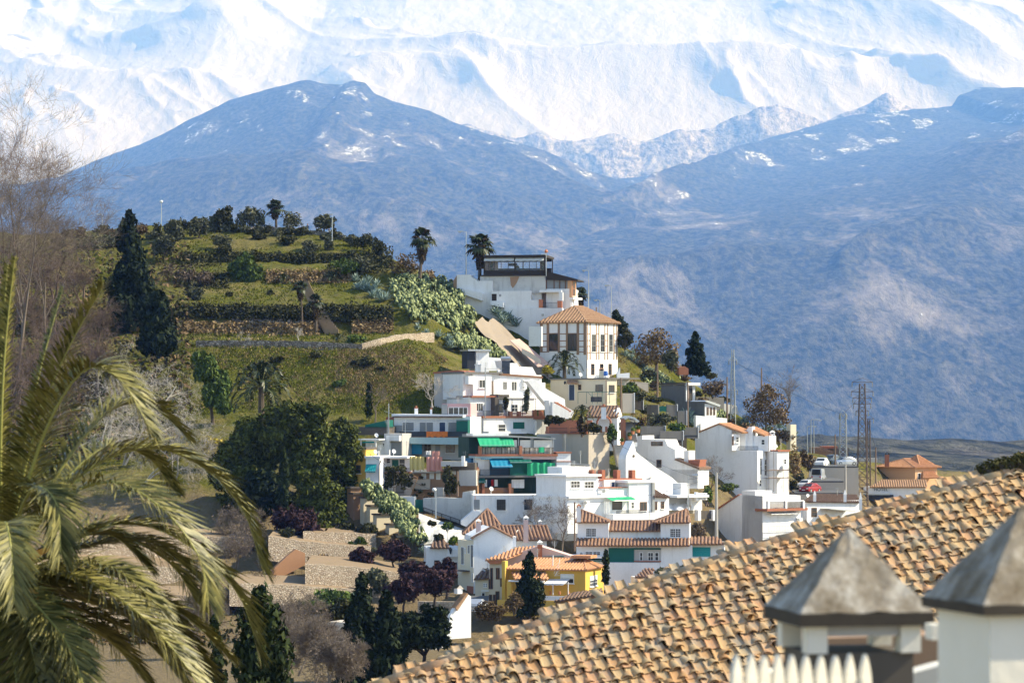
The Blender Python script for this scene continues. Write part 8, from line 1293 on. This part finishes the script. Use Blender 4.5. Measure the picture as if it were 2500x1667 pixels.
def near_things():
    near_chimney('chimney with grey pyramid cap on white corner posts', 15.5, 1893, 1953, 2290, (2098, 1288), 1498, 1530, 1640, 68, 'cream_white', 'grey_white'); near_chimney('chimney with pyramid cap on solid white shaft at right edge', 13.5, 2300, 2402, 2770, (2575, 1232), 1478, 1503, 1700, 0, 'cream_white', 'grey_white')
    D = 14.8; s = D/F; T = thing('picket_fence', 'white picket fence with pointed pales in the foreground', 'fence', at(1960, 1800, D))
    for k, x in enumerate((1802, 1838, 1870, 1903, 1937, 1972, 2008, 2044, 2079, 2116)):
        m = MB(); w = 12.5+random.uniform(-1, 1); h = 1598+random.uniform(-3, 3); pts = [(x-w, 1790), (x+w, 1790), (x+w, 1660), (x+w*0.8, 1636), (x+w*0.4, 1612), (x, h), (x-w*0.4, 1612), (x-w*0.8, 1636), (x-w, 1660)]; fz = Fac(1960, D, 34); m.prism([fz.hit(a, b) for a, b in pts], -fz.n*0.028); m.build('pale', 'cream_white', T)
    m = MB(); fz.rect(m, 1780, 1690, 2140, 1720, -0.06, -0.03); m.build('rail', 'cream_white', T)
    m = MB(); g = Fac(2100, 16.6, -4); g.poly(m, [(1860, 1640), (2120, 1655), (2200, 1650), (2290, 1625), (2420, 1615), (2420, 1800), (1860, 1800)], -0.3, 0); solo('garden_wall', 'rounded white parapet between the two near chimneys', 'wall', m, 'cream_white')
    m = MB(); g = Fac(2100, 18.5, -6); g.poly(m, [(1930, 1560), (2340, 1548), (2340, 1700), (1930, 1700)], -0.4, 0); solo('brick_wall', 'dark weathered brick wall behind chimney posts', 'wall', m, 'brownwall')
    m = MB(); p = at(2276, 1524, 14.9); m.box(p-UP*0.075, (0.11, 0.02, 0), (-.02, .12, 0), (0, 0, 0.075)); solo('white_block', 'small white plaster block between near chimneys', 'block', m, 'cream_white')
def near_palm():
    D = 43.0; s = D/F; c = at(12, 1395, D); T = thing('foreground_date_palm', 'big date palm with arching sunlit fronds filling the lower left', 'palm', at(0, 2600, D)); m = MB(); m.tube([at(0, 2600, D), at(-6, 1900, D), at(-4, 1480, D)], [0.4, 0.34, 0.36], 10); m.build('trunk', 'palm_trunk', T)
    m = MB(); m.blob(at(0, 1425, D), 0.45, 0.45, 0.42, 10, 7, 0.1); m.build('crown_shaft', 'lf_dry', T)
    FR = [([(12, 1390, 0), (10, 1150, -.3), (25, 880, -.5), (55, 640, -.7)], 70), ([(10, 1390, 0), (30, 1200, .3), (70, 950, .6), (130, 700, .9)], 66), ([(6, 1390, 0), (-10, 1150, .2), (-5, 900, .2), (15, 650, .1)], 70), ([(14, 1390, 0), (75, 1140, -.5), (165, 910, -1.0), (284, 712, -1.5)], 105), ([(14, 1385, 0), (50, 1180, .5), (110, 1000, 1.0), (172, 888, 1.3)], 100),
          ([(16, 1390, 0), (120, 1080, -.8), (235, 910, -1.4), (330, 930, -1.7), (402, 1040, -1.9)], 120), ([(16, 1390, 0), (130, 1160, .4), (240, 1010, .8), (335, 985, 1.1), (425, 1060, 1.3)], 115), ([(18, 1392, 0), (170, 1180, .2), (330, 1095, .4), (470, 1130, .5), (580, 1240, .6), (628, 1385, .7)], 125), ([(18, 1392, 0), (150, 1230, -.8), (300, 1170, -1.4), (430, 1230, -1.8), (520, 1340, -2.0), (545, 1440, -2.1)], 120),
          ([(16, 1394, 0), (70, 1260, -1.0), (130, 1180, -1.6), (190, 1220, -2.0), (205, 1330, -2.2)], 115), ([(20, 1396, 0), (180, 1300, .8), (330, 1290, 1.3), (470, 1370, 1.6), (560, 1480, 1.8), (602, 1610, 1.9)], 120), ([(20, 1398, 0), (200, 1400, -.6), (340, 1470, -1.0), (450, 1570, -1.3), (540, 1690, -1.5)], 125), ([(20, 1400, 0), (170, 1440, .3), (300, 1510, .5), (400, 1610, .6), (460, 1720, .7)], 120), ([(18, 1402, 0), (120, 1470, -1.0), (210, 1560, -1.6), (270, 1700, -2.0)], 115), ([(16, 1404, 0), (80, 1500, -.8), (120, 1620, -1.2), (130, 1760, -1.4)], 110),
          ([(16, 1398, 0), (130, 1350, 1.2), (260, 1330, 2.0), (370, 1400, 2.5), (430, 1500, 2.8)], 110), ([(0, 1390, 0), (-60, 1200, -.5), (-110, 1050, -.9), (-150, 980, -1.2)], 110), ([(0, 1395, 0), (-90, 1330, .3), (-190, 1340, .6), (-280, 1430, .8)], 110), ([(2, 1400, 0), (-50, 1500, -.6), (-90, 1620, -1.0)], 100), ([(18, 1390, 0), (90, 1220, 1.4), (200, 1100, 2.2), (300, 1120, 2.7), (360, 1200, 3.0)], 105), ([(14, 1392, 0), (60, 1290, -1.8), (90, 1260, -2.6), (120, 1330, -3.2), (130, 1430, -3.4)], 110), ([(20, 1400, 0), (230, 1440, 1.0), (380, 1540, 1.6), (470, 1660, 2.0)], 120)]
    for k in range(12): a = math.radians(-78+k*9.5); R = random.uniform(330, 520); d = random.uniform(-2.2, 2.6); ca, sa = math.cos(a), math.sin(a); FR.append(([(14, 1395, 0), (14+R*.4*ca, 1395-R*.42*sa, d*.4), (14+R*.75*ca, 1395-R*.66*sa+R*.05, d*.8), (14+R*1.02*ca, 1395-R*.72*sa+R*.28, d)], 112))
    for k, (pts, L) in enumerate(FR):
        m, rb = MB(), MB(); feather(m, rb, [at(x, y, D)+V((0, d, 0)) for x, y, d in pts], L*s*(0.65 if k < 3 else 1.0), 150, 0.015, 0.45, rr=0.03, jit=0.13); me_mat = 'lf_date'; o = m.build('frond', me_mat, T); leaf_attr(o.data, len(o.data.polygons)); rb.build('midrib', 'midrib', o)
    for pts in ([(60, 1425), (110, 1460), (142, 1500), (105, 1480), (75, 1450)], [(20, 1360), (80, 1345), (150, 1325), (90, 1362), (30, 1385)]):
        m = MB(); m.prism([at(x, y, D-0.6) for x, y in pts], V((0, 0.08, 0))); m.build('spathe', 'spathe', T)
restaurant(); half_timbered(); cream_house(); tile_cottage(); terraced_white()
left_row(); left_lower(); green_awning_house(); retaining_tower(); upper_white_right()
tiled_villa(); gabled_street(); right_houses(); ruins()
def clutter():
    """aerials, dishes and drainpipes on the houses' own walls"""
    for h in HOUSES:
        ws = [o for o in col.objects if o.parent == h.root and o.name.split('.')[0] == 'wall' and len(o.data.vertices) == 8]
        if h.root['category'] != 'house' or not ws: continue
        o0 = origin(h.root)
        for w in ws[:3]:
            co = np.array([v.co for v in w.data.vertices])+np.array(o0); top = co[:, 2].max(); bot = co[:, 2].min(); T = co[co[:, 2] > top-0.05]; c = V(T.mean(0)); c.z = top
            e = V(T[1]-T[0])*random.uniform(0.15, 0.4); p = c+e; m = MB(); hgt = random.uniform(1.6, 3.0); m.tube([p-UP*0.2, p+UP*hgt], 0.03, 4)
            for k in range(5): q = p+UP*(hgt-0.12*k-0.1); L = 0.45-0.05*k; d = V((0.8, 0.6, 0)); m.tube([q-d*L, q+d*L], 0.014, 3)
            m.build('tv_aerial', 'metal_grey', h.root, kind='stuff')
            f = V(T[np.argmin(T[:, 1])]); s = (c-f); s.z = 0; s.normalize(); b = f+s*0.3-V((0, 0.10, 0)); m = MB(); m.tube([V((b.x, b.y, top-0.1)), V((b.x, b.y, max(bot, top-5.5)))], 0.05, 5); m.build('drain_pipe', random.choice(('metal_grey', 'trim_white', 'terracotta')), h.root)
        if random.random() < 0.7:
            q = c-e+UP*0.7; m = MB(); n = V((0.5, -0.8, 0.35)).normalized(); a = n.orthogonal().normalized(); bb = n.cross(a); m.tube([c-e-UP*0.2, q], 0.03, 4); m.add([q+n*0.02]+[q+n*0.14+(a*math.cos(t)+bb*math.sin(t))*0.3 for t in [k*math.pi/5 for k in range(10)]], [(0, k+1, (k+1) % 10+1) for k in range(10)]); m.build('satellite_dish', 'trim_white', h.root)
clutter()
hill_things(); woods(); street(); near_roof(); near_things(); near_palm()
